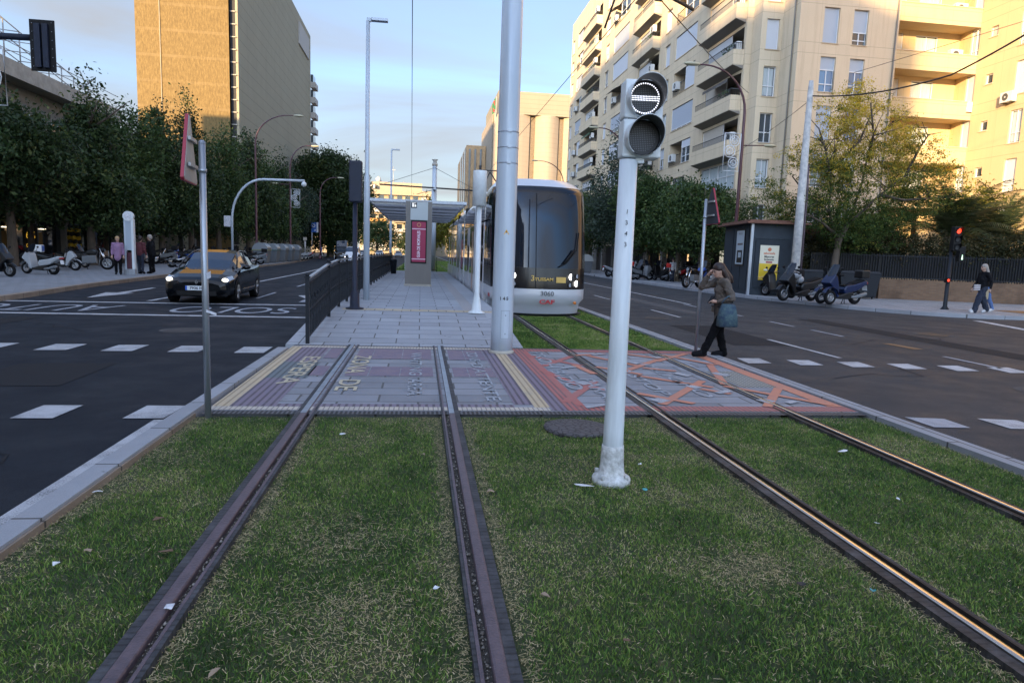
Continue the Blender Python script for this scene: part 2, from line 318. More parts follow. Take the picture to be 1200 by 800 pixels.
# tall slab: brown stippled tile front with pale floor bands and a panelled side
m, nt, b, oc = newmat('slab_front', 0.85)
sep = _n(nt, 'ShaderNodeSeparateXYZ'); nt.links.new(oc, sep.inputs[0])
fr = nmath(nt, 'FRACT', nmath(nt, 'DIVIDE', sep.outputs[2], 3.0)); k = nmath(nt, 'LESS_THAN', fr, 0.11)
st = noise(nt, mapping(nt, oc, (3.2, 3.2, 0.9)), 1.6, 6, 0.85); bg = noise(nt, oc, 0.12, 5)
c0 = ramp(nt, st, [(0.33, (0.095, 0.060, 0.018)), (0.5, (0.155, 0.102, 0.033)), (0.7, (0.235, 0.163, 0.062))])
c1 = mix_rgb(nt, nmath(nt, 'MULTIPLY', k, ramp(nt, noise(nt, oc, 0.5, 5, 0.7), [(0.35, 0.05), (0.65, 0.5)])), c0, (0.22, 0.155, 0.07))
c2 = mix_rgb(nt, ramp(nt, bg, [(0.35, 0.0), (0.7, 0.4)]), c1, (0.8, 0.8, 0.78), 'MULTIPLY')
nt.links.new(c2, b.inputs['Base Color'])
make_facade('slab_side', (0.33, 0.295, 0.205), 0.0, 3.0, 1.5, 0.07, 0.3, jc=0.35)
make_facade('far_panel', (0.34, 0.285, 0.215), 0.0, 2.2, 1.1, 0.09, 0.2, jc=0.7)
mat('far_slot', (0.16, 0.125, 0.085), 0.8, var=0.4, vscale=3, stretch=(1, 1, 3)); make_facade('far_top', (0.27, 0.24, 0.175), 0.0, 2.0, 1.0, 0.08, 0.2, jc=0.5)
mat('far_brick', (0.46, 0.31, 0.17), 0.85, var=0.25, vscale=2.5); mat('far_wall', (0.30, 0.25, 0.18), 0.8, var=0.1, vscale=1.5)
mat('far_band_orange', (0.52, 0.27, 0.08), 0.8); mat('far_white', (0.42, 0.40, 0.37), 0.8)
mat('shop_stone', (0.20, 0.19, 0.17), 0.8, var=0.2, vscale=2); mat('concrete', (0.38, 0.35, 0.30), 0.85, var=0.2, vscale=2, bump=0.2)
mat('shop_dark', (0.022, 0.020, 0.020), 0.7); mat('lit_warm', (0.8, 0.6, 0.35), 0.6, emit=(1.0, 0.62, 0.28), estr=0.3)
mat('lit_tube', (0.9, 0.8, 0.6), 0.6, emit=(1.0, 0.85, 0.6), estr=0.5); mat('lit_sign_yellow', (0.8, 0.6, 0.1), 0.6, emit=(1.0, 0.55, 0.05), estr=0.16)
mat('lit_sign_red', (0.6, 0.05, 0.02), 0.6, emit=(0.9, 0.10, 0.03), estr=0.18); mat('lit_white', (0.8, 0.8, 0.78), 0.6, emit=(1.0, 0.92, 0.7), estr=0.10)
mat('balloon_black', (0.012, 0.012, 0.013), 0.3); mat('balloon_yellow', (0.60, 0.38, 0.02), 0.35)

# ------------------------------------------------------------------ mesh building
class MB:
    def __init__(s): s.v = []; s.f = []; s.m = []; s.sm = []; s.mats = []
    def mi(s, m):
        if m not in s.mats: s.mats.append(m)
        return s.mats.index(m)
    def face(s, idx, m, smooth=False): s.f.append(tuple(idx)); s.m.append(s.mi(m)); s.sm.append(smooth)
    def add(s, vs_, fs, m, smooth=False):
        o = len(s.v); s.v.extend([tuple(v) for v in vs_])
        for f in fs: s.face([i+o for i in f], m, smooth)
        return s
    def quad(s, a, b, c, d, m): return s.add([a, b, c, d], [(0, 1, 2, 3)], m)
    def poly(s, pts, m): return s.add(pts, [tuple(range(len(pts)))], m)
    def box(s, x0, x1, y0, y1, z0, z1, m):
        x0, x1 = min(x0, x1), max(x0, x1); y0, y1 = min(y0, y1), max(y0, y1); z0, z1 = min(z0, z1), max(z0, z1)
        vs_ = [(x0,y0,z0),(x1,y0,z0),(x1,y1,z0),(x0,y1,z0),(x0,y0,z1),(x1,y0,z1),(x1,y1,z1),(x0,y1,z1)]
        return s.add(vs_, [(0,3,2,1),(4,5,6,7),(0,1,5,4),(1,2,6,5),(2,3,7,6),(3,0,4,7)], m)
    def obox(s, c, ax, ay, az, hx, hy, hz, m):
        c = Vector(c); ax, ay, az = Vector(ax).normalized()*hx, Vector(ay).normalized()*hy, Vector(az).normalized()*hz
        vs_ = [c+i*ax+j*ay+k*az for k in (-1, 1) for (i, j) in ((-1,-1),(1,-1),(1,1),(-1,1))]
        return s.add(vs_, [(0,3,2,1),(4,5,6,7),(0,1,5,4),(1,2,6,5),(2,3,7,6),(3,0,4,7)], m)
    def bar(s, p, q, w, h, m, up=(0,0,1)):
        p, q = Vector(p), Vector(q); d = (q-p); u = Vector(up)
        if abs(d.normalized().dot(u)) > 0.98: u = Vector((0,1,0))
        x = d.cross(u).normalized(); y = x.cross(d).normalized()
        return s.obox((p+q)/2, d, x, y, d.length/2, w/2, h/2, m)
    def ring(s, c, d, r, n, u=None, ry=None):
        c = Vector(c); d = Vector(d).normalized(); a = Vector((0,0,1)) if abs(d.z) < 0.9 else Vector((1,0,0))
        if u is not None: a = Vector(u)
        x = a.cross(d).normalized(); y = d.cross(x)
        return [c + x*(r*math.cos(2*PI*i/n)) + y*((ry if ry else r)*math.sin(2*PI*i/n)) for i in range(n)]
    def tube(s, pts, rad, m, n=10, cap=True, smooth=True):
        pts = [Vector(p) for p in pts]; k = len(pts); rad = rad if isinstance(rad, (list, tuple)) else [rad]*k
        o = len(s.v)
        u = None
        for i, p in enumerate(pts):
            d = (pts[min(i+1, k-1)]-pts[max(i-1, 0)])
            if d.length < 1e-9: d = Vector((0,0,1))
            d.normalize()
            if u is None: u = Vector((0,0,1)) if abs(d.z) < 0.9 else Vector((1,0,0))
            x = u.cross(d)
            if x.length < 1e-4: x = Vector((0,1,0)).cross(d)
            x.normalize(); y = d.cross(x)
            s.v.extend([tuple(p + x*(rad[i]*math.cos(2*PI*j/n)) + y*(rad[i]*math.sin(2*PI*j/n))) for j in range(n)])
            u = y
        for i in range(k-1):
            for j in range(n):
                a = o+i*n+j; b_ = o+i*n+(j+1) % n; s.face((a, b_, b_+n, a+n), m, smooth)
        if cap: s.face([o+j for j in range(n)][::-1], m); s.face([o+(k-1)*n+j for j in range(n)], m)
        return s
    def lathe(s, prof, m, n=20, c=(0,0,0), smooth=True, cap=True):
        """prof: (r, z) pairs bottom to top"""
        return s.tube([(c[0], c[1], c[2]+z) for r, z in prof], [max(r, 1e-4) for r, z in prof], m, n, cap, smooth)
    def sphere(s, c, r, m, n=10, k=7, sc=(1,1,1)):
        o = len(s.v); c = Vector(c)
        for i in range(1, k):
            t = PI*i/k
            for j in range(n):
                a = 2*PI*j/n; s.v.append(tuple(c+Vector((sc[0]*r*math.sin(t)*math.cos(a), sc[1]*r*math.sin(t)*math.sin(a), sc[2]*r*math.cos(t)))))
        top = len(s.v); s.v.append((c.x, c.y, c.z+sc[2]*r)); bot = len(s.v); s.v.append((c.x, c.y, c.z-sc[2]*r))
        for i in range(k-2):
            for j in range(n):
                a = o+i*n+j; b_ = o+i*n+(j+1) % n; s.face((a, a+n, b_+n, b_), m, True)
        for j in range(n):
            s.face((top, o+j, o+(j+1) % n), m, True); s.face((bot, o+(k-2)*n+(j+1) % n, o+(k-2)*n+j), m, True)
        return s
    def prism(s, pts, d, m, m2=None):
        """extrude the polygon pts by the vector d"""
        n = len(pts); o = len(s.v); d = Vector(d)
        s.v.extend([tuple(p) for p in pts]); s.v.extend([tuple(Vector(p)+d) for p in pts])
        s.face([o+i for i in range(n)][::-1], m); s.face([o+n+i for i in range(n)], m2 or m)
        for i in range(n): j = (i+1) % n; s.face((o+i, o+j, o+n+j, o+n+i), m)
        return s
    def disc(s, c, d, r, m, n=20, ry=None, u=None):
        o = len(s.v); s.v.extend([tuple(p) for p in s.ring(c, d, r, n, u, ry)]); s.face([o+i for i in range(n)], m); return s
    def loft(s, rings, m, smooth=True, cap=True, closed=True):
        o = len(s.v); n = len(rings[0])
        for r in rings: s.v.extend([tuple(p) for p in r])
        for i in range(len(rings)-1):
            for j in range(n if closed else n-1):
                a = o+i*n+j; b_ = o+i*n+(j+1) % n; s.face((a, b_, b_+n, a+n), m(i, j) if callable(m) else m, smooth)
        if cap:
            mm = m(0, 0) if callable(m) else m
            s.face([o+j for j in range(n)][::-1], mm); s.face([o+(len(rings)-1)*n+j for j in range(n)], mm)
        return s
    def build(s, name, parent=None, mats=None, loc=None, bevel=0.0, seg=2, recalc=False, **tags):
        me = bpy.data.meshes.new(name); me.from_pydata(s.v, [], s.f)
        for mn in s.mats: me.materials.append(MAT[mn])
        me.polygons.foreach_set('material_index', s.m); me.polygons.foreach_set('use_smooth', s.sm)
        if recalc:
            bm = bmesh.new(); bm.from_mesh(me); bmesh.ops.recalc_face_normals(bm, faces=bm.faces); bm.to_mesh(me); bm.free()
        me.update()
        o = bpy.data.objects.new(name, me); COL.objects.link(o)
        if parent is not None: o.parent = parent
        if loc is not None: o.location = loc
        if bevel:
            md = o.modifiers.new('bevel', 'BEVEL'); md.width = bevel; md.segments = seg; md.limit_method = 'ANGLE'; md.angle_limit = R_(40)
        tag(o, **tags); return o

def tag(o, label=None, cat=None, group=None, kind=None):
    if label: o['label'] = label
    if cat: o['category'] = cat
    if group: o['group'] = group
    if kind: o['kind'] = kind
    return o
def empty(name, loc=(0,0,0), rz=0.0, label=None, cat=None, group=None, scale=1.0):
    o = bpy.data.objects.new(name, None); COL.objects.link(o); o.location = loc; o.rotation_euler = (0, 0, rz); o.scale = (scale,)*3
    o.empty_display_size = 0.3
    return tag(o, label, cat, group)
def kids(o): return [c for c in bpy.data.objects if c.parent == o]
def copy_tree(o, parent=None):
    c = o.copy(); COL.objects.link(c); c.parent = parent
    for ch in kids(o): copy_tree(ch, c)
    return c
def copy_thing(o, loc, rz=0.0, label=None, scale=None, swap=None):
    c = copy_tree(o); c.location = loc; c.rotation_euler = (0, 0, rz)
    if scale is not None: c.scale = scale if isinstance(scale, (tuple, list)) else (scale,)*3
    if label: c['label'] = label
    return c
def text_mesh(txt, size, mat_name, name, parent=None, loc=(0,0,0), rot=None, extrude=0.0, align='CENTER', sx=1.0, spacing=1.0, bold=0.0, **tags):
    cu = bpy.data.curves.new(name, 'FONT'); cu.body = txt; cu.size = size; cu.align_x = align; cu.align_y = 'CENTER'; cu.extrude = extrude
    cu.space_character = spacing; cu.offset = bold; cu.resolution_u = 4
    t = bpy.data.objects.new('tmp', cu); COL.objects.link(t)
    dg = bpy.context.evaluated_depsgraph_get(); me = bpy.data.meshes.new_from_object(t.evaluated_get(dg)); bpy.data.objects.remove(t); bpy.data.curves.remove(cu)
    for v in me.vertices: v.co.x *= sx
    me.materials.clear(); me.materials.append(MAT[mat_name])
    o = bpy.data.objects.new(name, me); COL.objects.link(o); me.name = name
    M = Matrix.Translation(loc) @ (rot.to_4x4() if rot is not None else Matrix.Identity(4))
    me.transform(M)
    if parent is not None: o.parent = parent
    return tag(o, **tags)
def frame_rot(x, y):
    """matrix whose local x axis is x and local y axis is y"""
    x = Vector(x).normalized(); y = Vector(y).normalized(); z = x.cross(y)
    return Matrix((x, y, z)).transposed()
# ------------------------------------------------------------------ ground, roads, pavements
def sheet(name, pts, z, m, thick=0.0, kind='structure', **t):
    mb = MB(); p = [(x, y, z) for x, y in pts]
    if thick: mb.prism([(x, y, z-thick) for x, y in pts], (0, 0, thick), m)
    else: mb.poly(p, m)
    return mb.build(name, kind=kind, recalc=bool(thick), **t)
mat('earth', (0.12, 0.10, 0.08), 0.95, var=0.3, vscale=0.2)
sheet('ground', [(-1500, -1500), (1500, -1500), (1500, 1500), (-1500, 1500)], -0.2, 'earth')
ZR = -0.03
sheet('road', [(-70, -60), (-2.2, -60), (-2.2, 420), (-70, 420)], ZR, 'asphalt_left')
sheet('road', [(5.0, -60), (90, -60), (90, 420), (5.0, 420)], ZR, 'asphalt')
sheet('lawn_soil', [(-2.12, -60), (5.0, -60), (5.0, 6.66), (-2.12, 6.66)], -0.035, 'lawn_soil')
sheet('lawn_soil', [(1.80, 11.5), (5.0, 11.5), (5.0, 420), (1.80, 420)], -0.025, 'lawn_soil')
sheet('lawn_soil', [(-2.2, 47), (1.796, 47), (1.796, 420), (-2.2, 420)], -0.022, 'lawn_soil')

def strip(name, line, w, z, h, m, side=1, **t):
    """kerb or painted line of width w following a polyline, to the side of it"""
    mb = MB(); L_ = [Vector((x, y)) for x, y in line]; off = []
    for i, p in enumerate(L_):
        d = (L_[min(i+1, len(L_)-1)]-L_[max(i-1, 0)]).normalized(); off.append(p + Vector((-d.y, d.x))*w*side)
    for i in range(len(L_)-1):
        a, b_, c, d = L_[i], L_[i+1], off[i+1], off[i]
        if h:
            o = len(mb.v)
            for q in (a, b_, c, d): mb.v.append((q.x, q.y, z-h))
            for q in (a, b_, c, d): mb.v.append((q.x, q.y, z))
            for f in ((4,5,6,7), (0,1,5,4), (2,3,7,6)): mb.face([o+k for k in f], m)
            if i == 0: mb.face([o+3, o, o+4, o+7], m)
            if i == len(L_)-2: mb.face([o+1, o+2, o+6, o+5], m)
        else: mb.add([(q.x, q.y, z) for q in (a, b_, c, d)], [(0, 1, 2, 3)], m)
    return mb.build(name, kind='structure', recalc=True, **t)
def smooth_line(pts, n=4):
    out = []
    for i in range(len(pts)-1):
        p0 = Vector(pts[max(i-1, 0)]); p1 = Vector(pts[i]); p2 = Vector(pts[i+1]); p3 = Vector(pts[min(i+2, len(pts)-1)])
        for k in range(n):
            t = k/n; out.append(tuple(0.5*((2*p1)+(p2-p0)*t+(2*p0-5*p1+4*p2-p3)*t*t+(3*p1-p0-3*p2+p3)*t**3)))
    out.append(tuple(pts[-1])); return out
KL = smooth_line([(-14.0, -60), (-11.0, -10), (-10.6, 12), (-10.85, 19.2), (-11.6, 25.8), (-12.2, 36.7), (-12.4, 52), (-13.2, 73), (-16.5, 107), (-24, 150), (-45, 230), (-80, 330)])
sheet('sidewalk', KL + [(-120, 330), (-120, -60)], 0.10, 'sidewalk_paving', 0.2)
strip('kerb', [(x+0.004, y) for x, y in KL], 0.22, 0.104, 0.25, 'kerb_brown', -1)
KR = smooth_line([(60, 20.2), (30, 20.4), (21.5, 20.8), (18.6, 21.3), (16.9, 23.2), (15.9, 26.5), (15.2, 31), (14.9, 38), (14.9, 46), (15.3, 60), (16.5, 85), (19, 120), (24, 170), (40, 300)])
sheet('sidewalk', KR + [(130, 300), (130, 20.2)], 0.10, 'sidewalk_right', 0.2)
strip('kerb', [(x-0.004, y) for x, y in KR], 0.2, 0.104, 0.25, 'kerb_stone', 1)
# red-brown dropped patch at the far right corner
sheet('sidewalk_patch', [(22.0, 20.95), (30, 20.55), (30, 23.2), (22.0, 23.6)], 0.108, 'rust_stain')
# median kerbs
strip('kerb', [(-2.115, -60), (-2.115, 6.60), (-2.06, 11.0)], 0.155, 0.03, 0.2, 'kerb_stone', 1)
strip('kerb', [(-2.095, -60), (-2.095, 6.62)], 0.018, 0.012, 0.2, 'kerb_brown', 1)
strip('kerb', [(4.88, -60), (4.88, 420)], 0.20, 0.025, 0.2, 'kerb_stone', -1)
strip('painted_edge_line', [(-2.285, -60), (-2.285, 6.5)], 0.14, ZR+0.008, 0, 'road_paint', 1)

# ------------------------------------------------------------------ pedestrian crossing over the tracks
ZC = 0.0
sheet('crossing_paving', [(-2.05, 6.78), (4.875, 6.78), (4.875, 11.40), (-2.05, 11.40)], ZC, 'crossing_paving', 0.1)
def patch(name, x0, x1, y0, y1, m, dz=0.004, pts=None):
    mb = MB(); p = pts or [(x0, y0), (x1, y0), (x1, y1), (x0, y1)]
    mb.poly([(x, y, ZC+dz) for x, y in p], m); return mb.build(name, kind='structure')
patch('drain_channel', -2.05, 4.875, 6.64, 6.779, 'drain_grate', 0.0)
patch('drain_channel', -2.05, 4.875, 11.401, 11.52, 'drain_grate', 0.0)
patch('tactile_band', -2.045, -1.88, 6.95, 11.30, 'tactile_cream')
patch('tactile_band', -1.88, -1.44, 9.76, 11.20, 'tactile_purple'); patch('tactile_band', -1.88, -1.38, 8.5, 9.757, 'tactile_slate'); patch('tactile_band', -1.88, -1.44, 7.08, 8.497, 'tactile_purple')
patch('tactile_band', -2.045, 1.38, 6.80, 6.947, 'tactile_cream_dots')
patch('tactile_band', -1.88, 1.02, 6.95, 7.077, 'tactile_purple'); patch('tactile_band', -1.88, 1.23, 11.203, 11.39, 'tactile_cream_dots')
patch('tactile_band', 1.03, 1.23, 7.08, 11.2, 'tactile_purple'); patch('tactile_band', 1.233, 1.40, 6.95, 11.39, 'tactile_cream')
patch('tactile_band', 1.403, 1.56, 6.80, 11.39, 'tactile_purple'); patch('tactile_band', 1.563, 1.72, 6.80, 11.39, 'tactile_red')
patch('tactile_band', 1.723, 4.87, 11.10, 11.39, 'tactile_red'); patch('tactile_band', 1.723, 4.87, 6.80, 7.03, 'tactile_red')
for (a, b_) in ((-1.40, -1.2), (-0.94, -0.71), (-0.70, -0.26), (-0.245, 0.19), (0.46, 0.70), (0.715, 1.02)):
    patch('painted_block', a, b_, 10.10, 11.12, 'stencil_purple')
for (a, b_) in ((-1.40, -1.2), (-0.94, -0.66), (-0.64, -0.25), (-0.235, 0.19), (0.46, 0.66), (0.675, 1.02)):
    patch('painted_block', a, b_, 8.70, 9.42, 'stencil_purple')
patch('mesh_cover', 4.17, 4.70, 8.15, 9.35, 'mesh_grate')
def ptext(txt, x, y0, y1, h, m, dz=0.009):
    """stencilled word read by someone walking towards +x: letters run towards the camera"""
    o = text_mesh(txt, 1.0, m, 'stencilled_lettering', kind='structure', bold=.012); me = o.data
    xs = [v.co.x for v in me.vertices]; ys = [v.co.y for v in me.vertices]; lx, ly = max(xs)-min(xs), max(ys)-min(ys); mx, my = min(xs), (max(ys)+min(ys))/2
    for v in me.vertices:
        u = (v.co.x-mx)/lx; w = (v.co.y-my)/ly; v.co = (x+w*h, y1+(y0-y1)*u, ZC+dz)
    return o
ptext('ESPERA', -1.55, 8.1, 10.2, 0.24, 'paint_cream'); ptext('ZONA', -0.83, 8.85, 10.35, 0.25, 'paint_cream'); ptext('DE', -0.83, 7.75, 8.40, 0.25, 'paint_cream')
ptext('WAITING', -0.04, 8.75, 10.75, 0.17, 'paint_white_faded'); ptext('AREA', -0.04, 7.5, 8.5, 0.17, 'paint_white_faded')
ptext('ZONE', 0.84, 9.95, 10.9, 0.17, 'paint_white_faded'); ptext("D'ATTENTE", 0.84, 7.25, 9.7, 0.17, 'paint_white_faded')
ptext('PROHIBIDO', 1.93, 7.9, 11.0, 0.2, 'paint_white_faded'); ptext('PARAR', 2.2, 7.1, 8.6, 0.2, 'paint_white_faded')
ptext('PELIGRO', 3.45, 7.5, 9.9, 0.17, 'paint_white_faded'); ptext('NO STOP', 2.95, 7.6, 10.0, 0.17, 'paint_white_faded')
for (x, y, w, h) in ((1.95, 7.02, .42, .1), (2.95, 10.85, .3, .12), (3.9, 10.6, .2, .16), (3.3, 10.0, .14, .24), (3.7, 9.0, .16, .3), (3.5, 8.1, .18, .2), (2.75, 7.3, .22, .22), (4.3, 9.05, .2, .3), (4.05, 7.3, .2, .2), (4.35, 7.25, .25, .1), (2.1, 8.3, .2, .2), (3.75, 7.8, .3, .12), (2.15, 9.5, .3, .12)):
    c, s = math.cos(0.5), math.sin(0.5)
    patch('paint_dab', 0, 0, 0, 0, 'paint_white_letters', 0.0125, [(x+dx*c-dy*s, y+dx*s+dy*c) for dx, dy in ((-w/2, -h/2), (w/2, -h/3), (w/2.4, h/2), (-w/2.6, h/2.2))])
def pband(a, b_, w, m='paint_orange', dz=0.008):
    w = w*.85
    a, b_ = Vector(a), Vector(b_); d = (b_-a).normalized(); n = Vector((-d.y, d.x))*w/2
    patch('painted_band', 0, 0, 0, 0, m, dz, [tuple(a-n), tuple(b_-n), tuple(b_+n), tuple(a+n)])
for i, (a, b_) in enumerate([((1.62, 7.2), (2.28, 8.45)), ((2.0, 8.35), (2.35, 7.75)), ((1.72, 9.3), (2.0, 8.2)), ((1.74, 10.6), (2.4, 9.7)), ((1.8, 9.6), (2.45, 10.6)), ((2.3, 9.75), (2.42, 9.0)),
                            ((2.5, 10.7), (3.1, 10.95)), ((2.75, 10.7), (3.3, 9.7)), ((2.85, 9.15), (3.85, 10.4)), ((2.6, 9.6), (3.1, 9.0)), ((3.0, 8.9), (3.75, 8.1)),
                            ((2.7, 7.1), (3.8, 8.55)), ((3.3, 9.55), (3.72, 9.3)), ((3.55, 8.0), (3.8, 7.7)), ((2.62, 7.7), (3.1, 7.15)), ((3.75, 10.2), (4.6, 11.1)), ((3.45, 10.95), (3.95, 10.45)), ((4.0, 8.3), (4.5, 9.9)),
                            ((4.1, 10.9), (4.6, 9.9)), ((3.95, 8.2), (4.75, 7.1)), ((3.9, 7.0), (4.65, 8.1))]):
    pband(a, b_, 0.13, 'paint_orange' if i > 4 else 'paint_red', 0.007+0.0002*i)
patch('painted_band', 4.66, 4.86, 7.04, 11.09, 'paint_orange', 0.0055); patch('painted_band', 1.72, 1.80, 7.04, 11.09, 'paint_red', 0.0055)

# ------------------------------------------------------------------ tram platform
pp = MB(); XP0, XP1 = -2.2, 1.80
prof = [(11.52, 0.0), (15.2, 0.27), (46.5, 0.27), (46.51, 0.0)]
n0 = len(pp.v)
for y, z in prof:
    pp.v += [(XP0, y, z), (XP1, y, z), (XP1, y, -0.2), (XP0, y, -0.2)]
for i in range(3):
    a = n0+i*4; b_ = a+4
    pp.face((a, a+1, b_+1, b_), 'platform_paving'); pp.face((a+1, a+2, b_+2, b_+1), 'platform_edge_paving'); pp.face((a+3, a, b_, b_+3), 'kerb_stone')
pp.face((0, 3, 2, 1), 'platform_paving')
pp.build('platform', kind='structure')
def pslab(name, x0, x1, y0, y1, m, dz=0.004):
    def z(y): return (0.27*(y-11.52)/(15.2-11.52) if y < 15.2 else 0.27)+dz
    mb = MB(); ys = [y0, y1] if not (y0 < 15.2 < y1) else [y0, 15.2, y1]
    for a, b_ in zip(ys[:-1], ys[1:]): mb.quad((x0, a, z(a)), (x1, a, z(a)), (x1, b_, z(b_)), (x0, b_, z(b_)), m)
    return mb.build(name, kind='structure')
pslab('tactile_strip', -1.72, 1.78, 15.25, 15.75, 'tile_beige'); pslab('tactile_strip', 1.02, 1.32, 15.752, 46, 'tactile_grey')
pslab('platform_edge', 1.325, 1.80, 15.752, 46, 'platform_edge_paving'); pslab('platform_edge', 1.45, 1.80, 11.54, 15.248, 'platform_edge_paving')
pslab('kerb', -2.2, -1.95, 11.54, 46, 'platform_edge_paving')

# ------------------------------------------------------------------ painted road markings
def paint(name, pts, m='road_paint', dz=0.008): 
    mb = MB(); mb.poly([(x, y, ZR+dz) for x, y in pts], m); return mb.build(name, kind='structure')
for x in (-3.68, -2.72, -4.70, -5.7, -6.7, -7.7): paint('crossing_mark', [(x, 6.55), (x+0.36, 6.55), (x+0.38, 7.08), (x+0.02, 7.08)])
for x in (-10.5, -9.55, -8.55, -7.55, -6.6, -5.62, -4.70, -3.76, -2.80): paint('crossing_mark', [(x, 10.66), (x+0.43, 10.70), (x+0.43, 11.36), (x-0.01, 11.33)])
for i in range(11):
    x = 5.36+0.84*i; y = 10.32-0.13*i; paint('crossing_mark', [(x, y), (x+0.42, y+0.02), (x+0.48, y+0.56), (x+0.06, y+0.54)])
for i in range(7):
    x = 5.34+0.84*i; y = 6.22-0.06*i; paint('crossing_mark', [(x, y), (x+0.40, y-0.03), (x+0.42, y+0.36), (x+0.0, y+0.44)], 'road_paint_dim' if i == 0 else 'road_paint')
paint('crossing_mark', [(4.98, 10.75), (5.2, 10.7), (5.1, 11.2), (4.98, 11.25)])
paint('stop_line', [(-10.75, 15.75), (-2.35, 16.15), (-2.35, 16.42), (-10.75, 16.02)]); paint('stop_line', [(-10.85, 18.85), (-2.35, 19.7), (-2.35, 20.0), (-10.85, 19.1)])
def rtext(txt, cx, cy, w, h, slant=0.0):
    o = text_mesh(txt, 1.0, 'road_paint_dim', 'road_lettering', kind='structure', bold=.0); me = o.data
    xs = [v.co.x for v in me.vertices]; ys = [v.co.y for v in me.vertices]; lx, ly = max(xs)-min(xs), max(ys)-min(ys); mx, my = (max(xs)+min(xs))/2, (max(ys)+min(ys))/2
    for v in me.vertices: v.co = (cx-(v.co.x-mx)/lx*w, cy-(v.co.y-my)/ly*h+slant*(-(v.co.x-mx)/lx*w), ZR+0.009)
    for p in me.polygons: p.flip()
    return o
rtext('SOLO', -4.65, 17.8, 2.8, 1.7, 0.10); rtext('AUTO', -9.0, 17.4, 3.2, 1.65, 0.10)
def line(name, pts, w=0.12, m='road_paint', dz=0.008):
    mb = MB()
    for (x0, y0), (x1, y1) in zip(pts[:-1], pts[1:]):
        d = Vector((x1-x0, y1-y0)).normalized(); n = Vector((-d.y, d.x))*w/2
        mb.poly([(x0+n.x, y0+n.y, ZR+dz), (x0-n.x, y0-n.y, ZR+dz), (x1-n.x, y1-n.y, ZR+dz), (x1+n.x, y1+n.y, ZR+dz)], m)
    return mb.build(name, kind='structure')
line('lane_line', [(-7.5, 20.0), (-7.3, 30), (-7.4, 44), (-8.2, 66), (-11, 100), (-18, 145)], 0.16)
for y in range(22, 60, 7): line('lane_dash', [(-5.05, y), (-5.1, y+3.0)], 0.10, 'road_paint_dim')
paint('arrow_mark', [(-9.55, 25.8), (-9.40, 25.8), (-9.28, 22.9), (-9.0, 22.9), (-9.38, 20.6), (-9.85, 22.9), (-9.52, 22.9)])
paint('arrow_mark', [(-3.60, 25.9), (-3.45, 25.9), (-3.40, 24.0), (-3.0, 24.0), (-3.55, 22.1), (-4.1, 23.7), (-3.65, 24.0)])
paint('arrow_mark', [(-3.6, 20.9), (-3.4, 20.9), (-2.9, 22.6), (-3.6, 22.9)], 'road_paint_dim')
for y in (11.05, 18.6, 26, 34, 42, 50, 60): line('lane_dash', [(7.47, y), (7.5, y+2.6)], 0.10, 'road_paint' if y > 12 else 'road_paint')
for y in (10.1, 14.5, 16.6, 19.5, 23): line('lane_dash', [(9.82, y), (9.86, y+1.35)], 0.10, 'road_paint_dim')
line('lane_line', [(10.1, 24.2), (10.3, 32.9), (10.6, 60), (12, 110)], 0.12)
line('lane_line', [(18.2, 19.9), (17.2, 17.0), (16.6, 14.5)], 0.30); line('lane_line', [(19.9, 19.7), (19.6, 18.2)], 0.28)
paint('rust_stain', [(10.0, 12.4), (10.25, 12.45), (10.15, 13.3), (9.95, 13.35)], 'rust_stain')
line('lane_line', [(5.2, 12.0), (5.2, 120)], 0.1)
mat('asphalt_patch', (.020, .021, .024), .85, var=.4, vscale=60, bump=.4, bscale=120, spec=.15); mat('asphalt_worn', (.075, .075, .078), .8, var=.35, vscale=70, bump=.4, bscale=120, spec=.15); mat('cast_iron', (.035, .033, .032), .6, .3, bump=.6, bscale=60)
def rpatch(x0, x1, y0, y1, m_):
    paint('road_patch', [(x0, y0), (x1, y0+.05), (x1-.03, y1), (x0+.04, y1-.04)], m_, 0.0045)
rpatch(6.2, 7.5, 12.6, 16.4, 'asphalt_patch'); rpatch(11.2, 12.0, 9.0, 19.0, 'asphalt_patch'); rpatch(-5.2, -4.0, 8.0, 9.6, 'asphalt_patch'); rpatch(8.2, 8.9, 20, 29, 'asphalt_worn'); rpatch(-8.4, -7.8, 12.3, 15.2, 'asphalt_patch')
for (x, y, r_) in ((8.7, 8.1, .34), (6.6, 18.2, .32), (-4.4, 13.4, .34), (-6.6, 8.6, .30), (12.8, 15.3, .34), (-9.2, 30, .34)):
    mb = MB(); mb.disc((x, y, ZR+.011), (0, 0, 1), r_, 'cast_iron', 24); mb.disc((x, y, ZR+.006), (0, 0, 1), r_+.10, 'asphalt_worn', 20); mb.build('drain_cover', kind='structure')
random.seed(21)
for (x, y, dx, n) in ((-3.0, 5.2, -1, 9), (6.0, 9.0, 1, 12), (9.0, 13.0, 1, 12), (-6.0, 13, -1, 10), (7.0, 24.0, 1, 10)):
    pts = [(x, y)]
    for k in range(n): pts.append((pts[-1][0]+random.uniform(.0, .5)*dx, pts[-1][1]+random.uniform(-.25, .45)))
    line('tar_seam', pts, .022, 'asphalt_patch', .006)

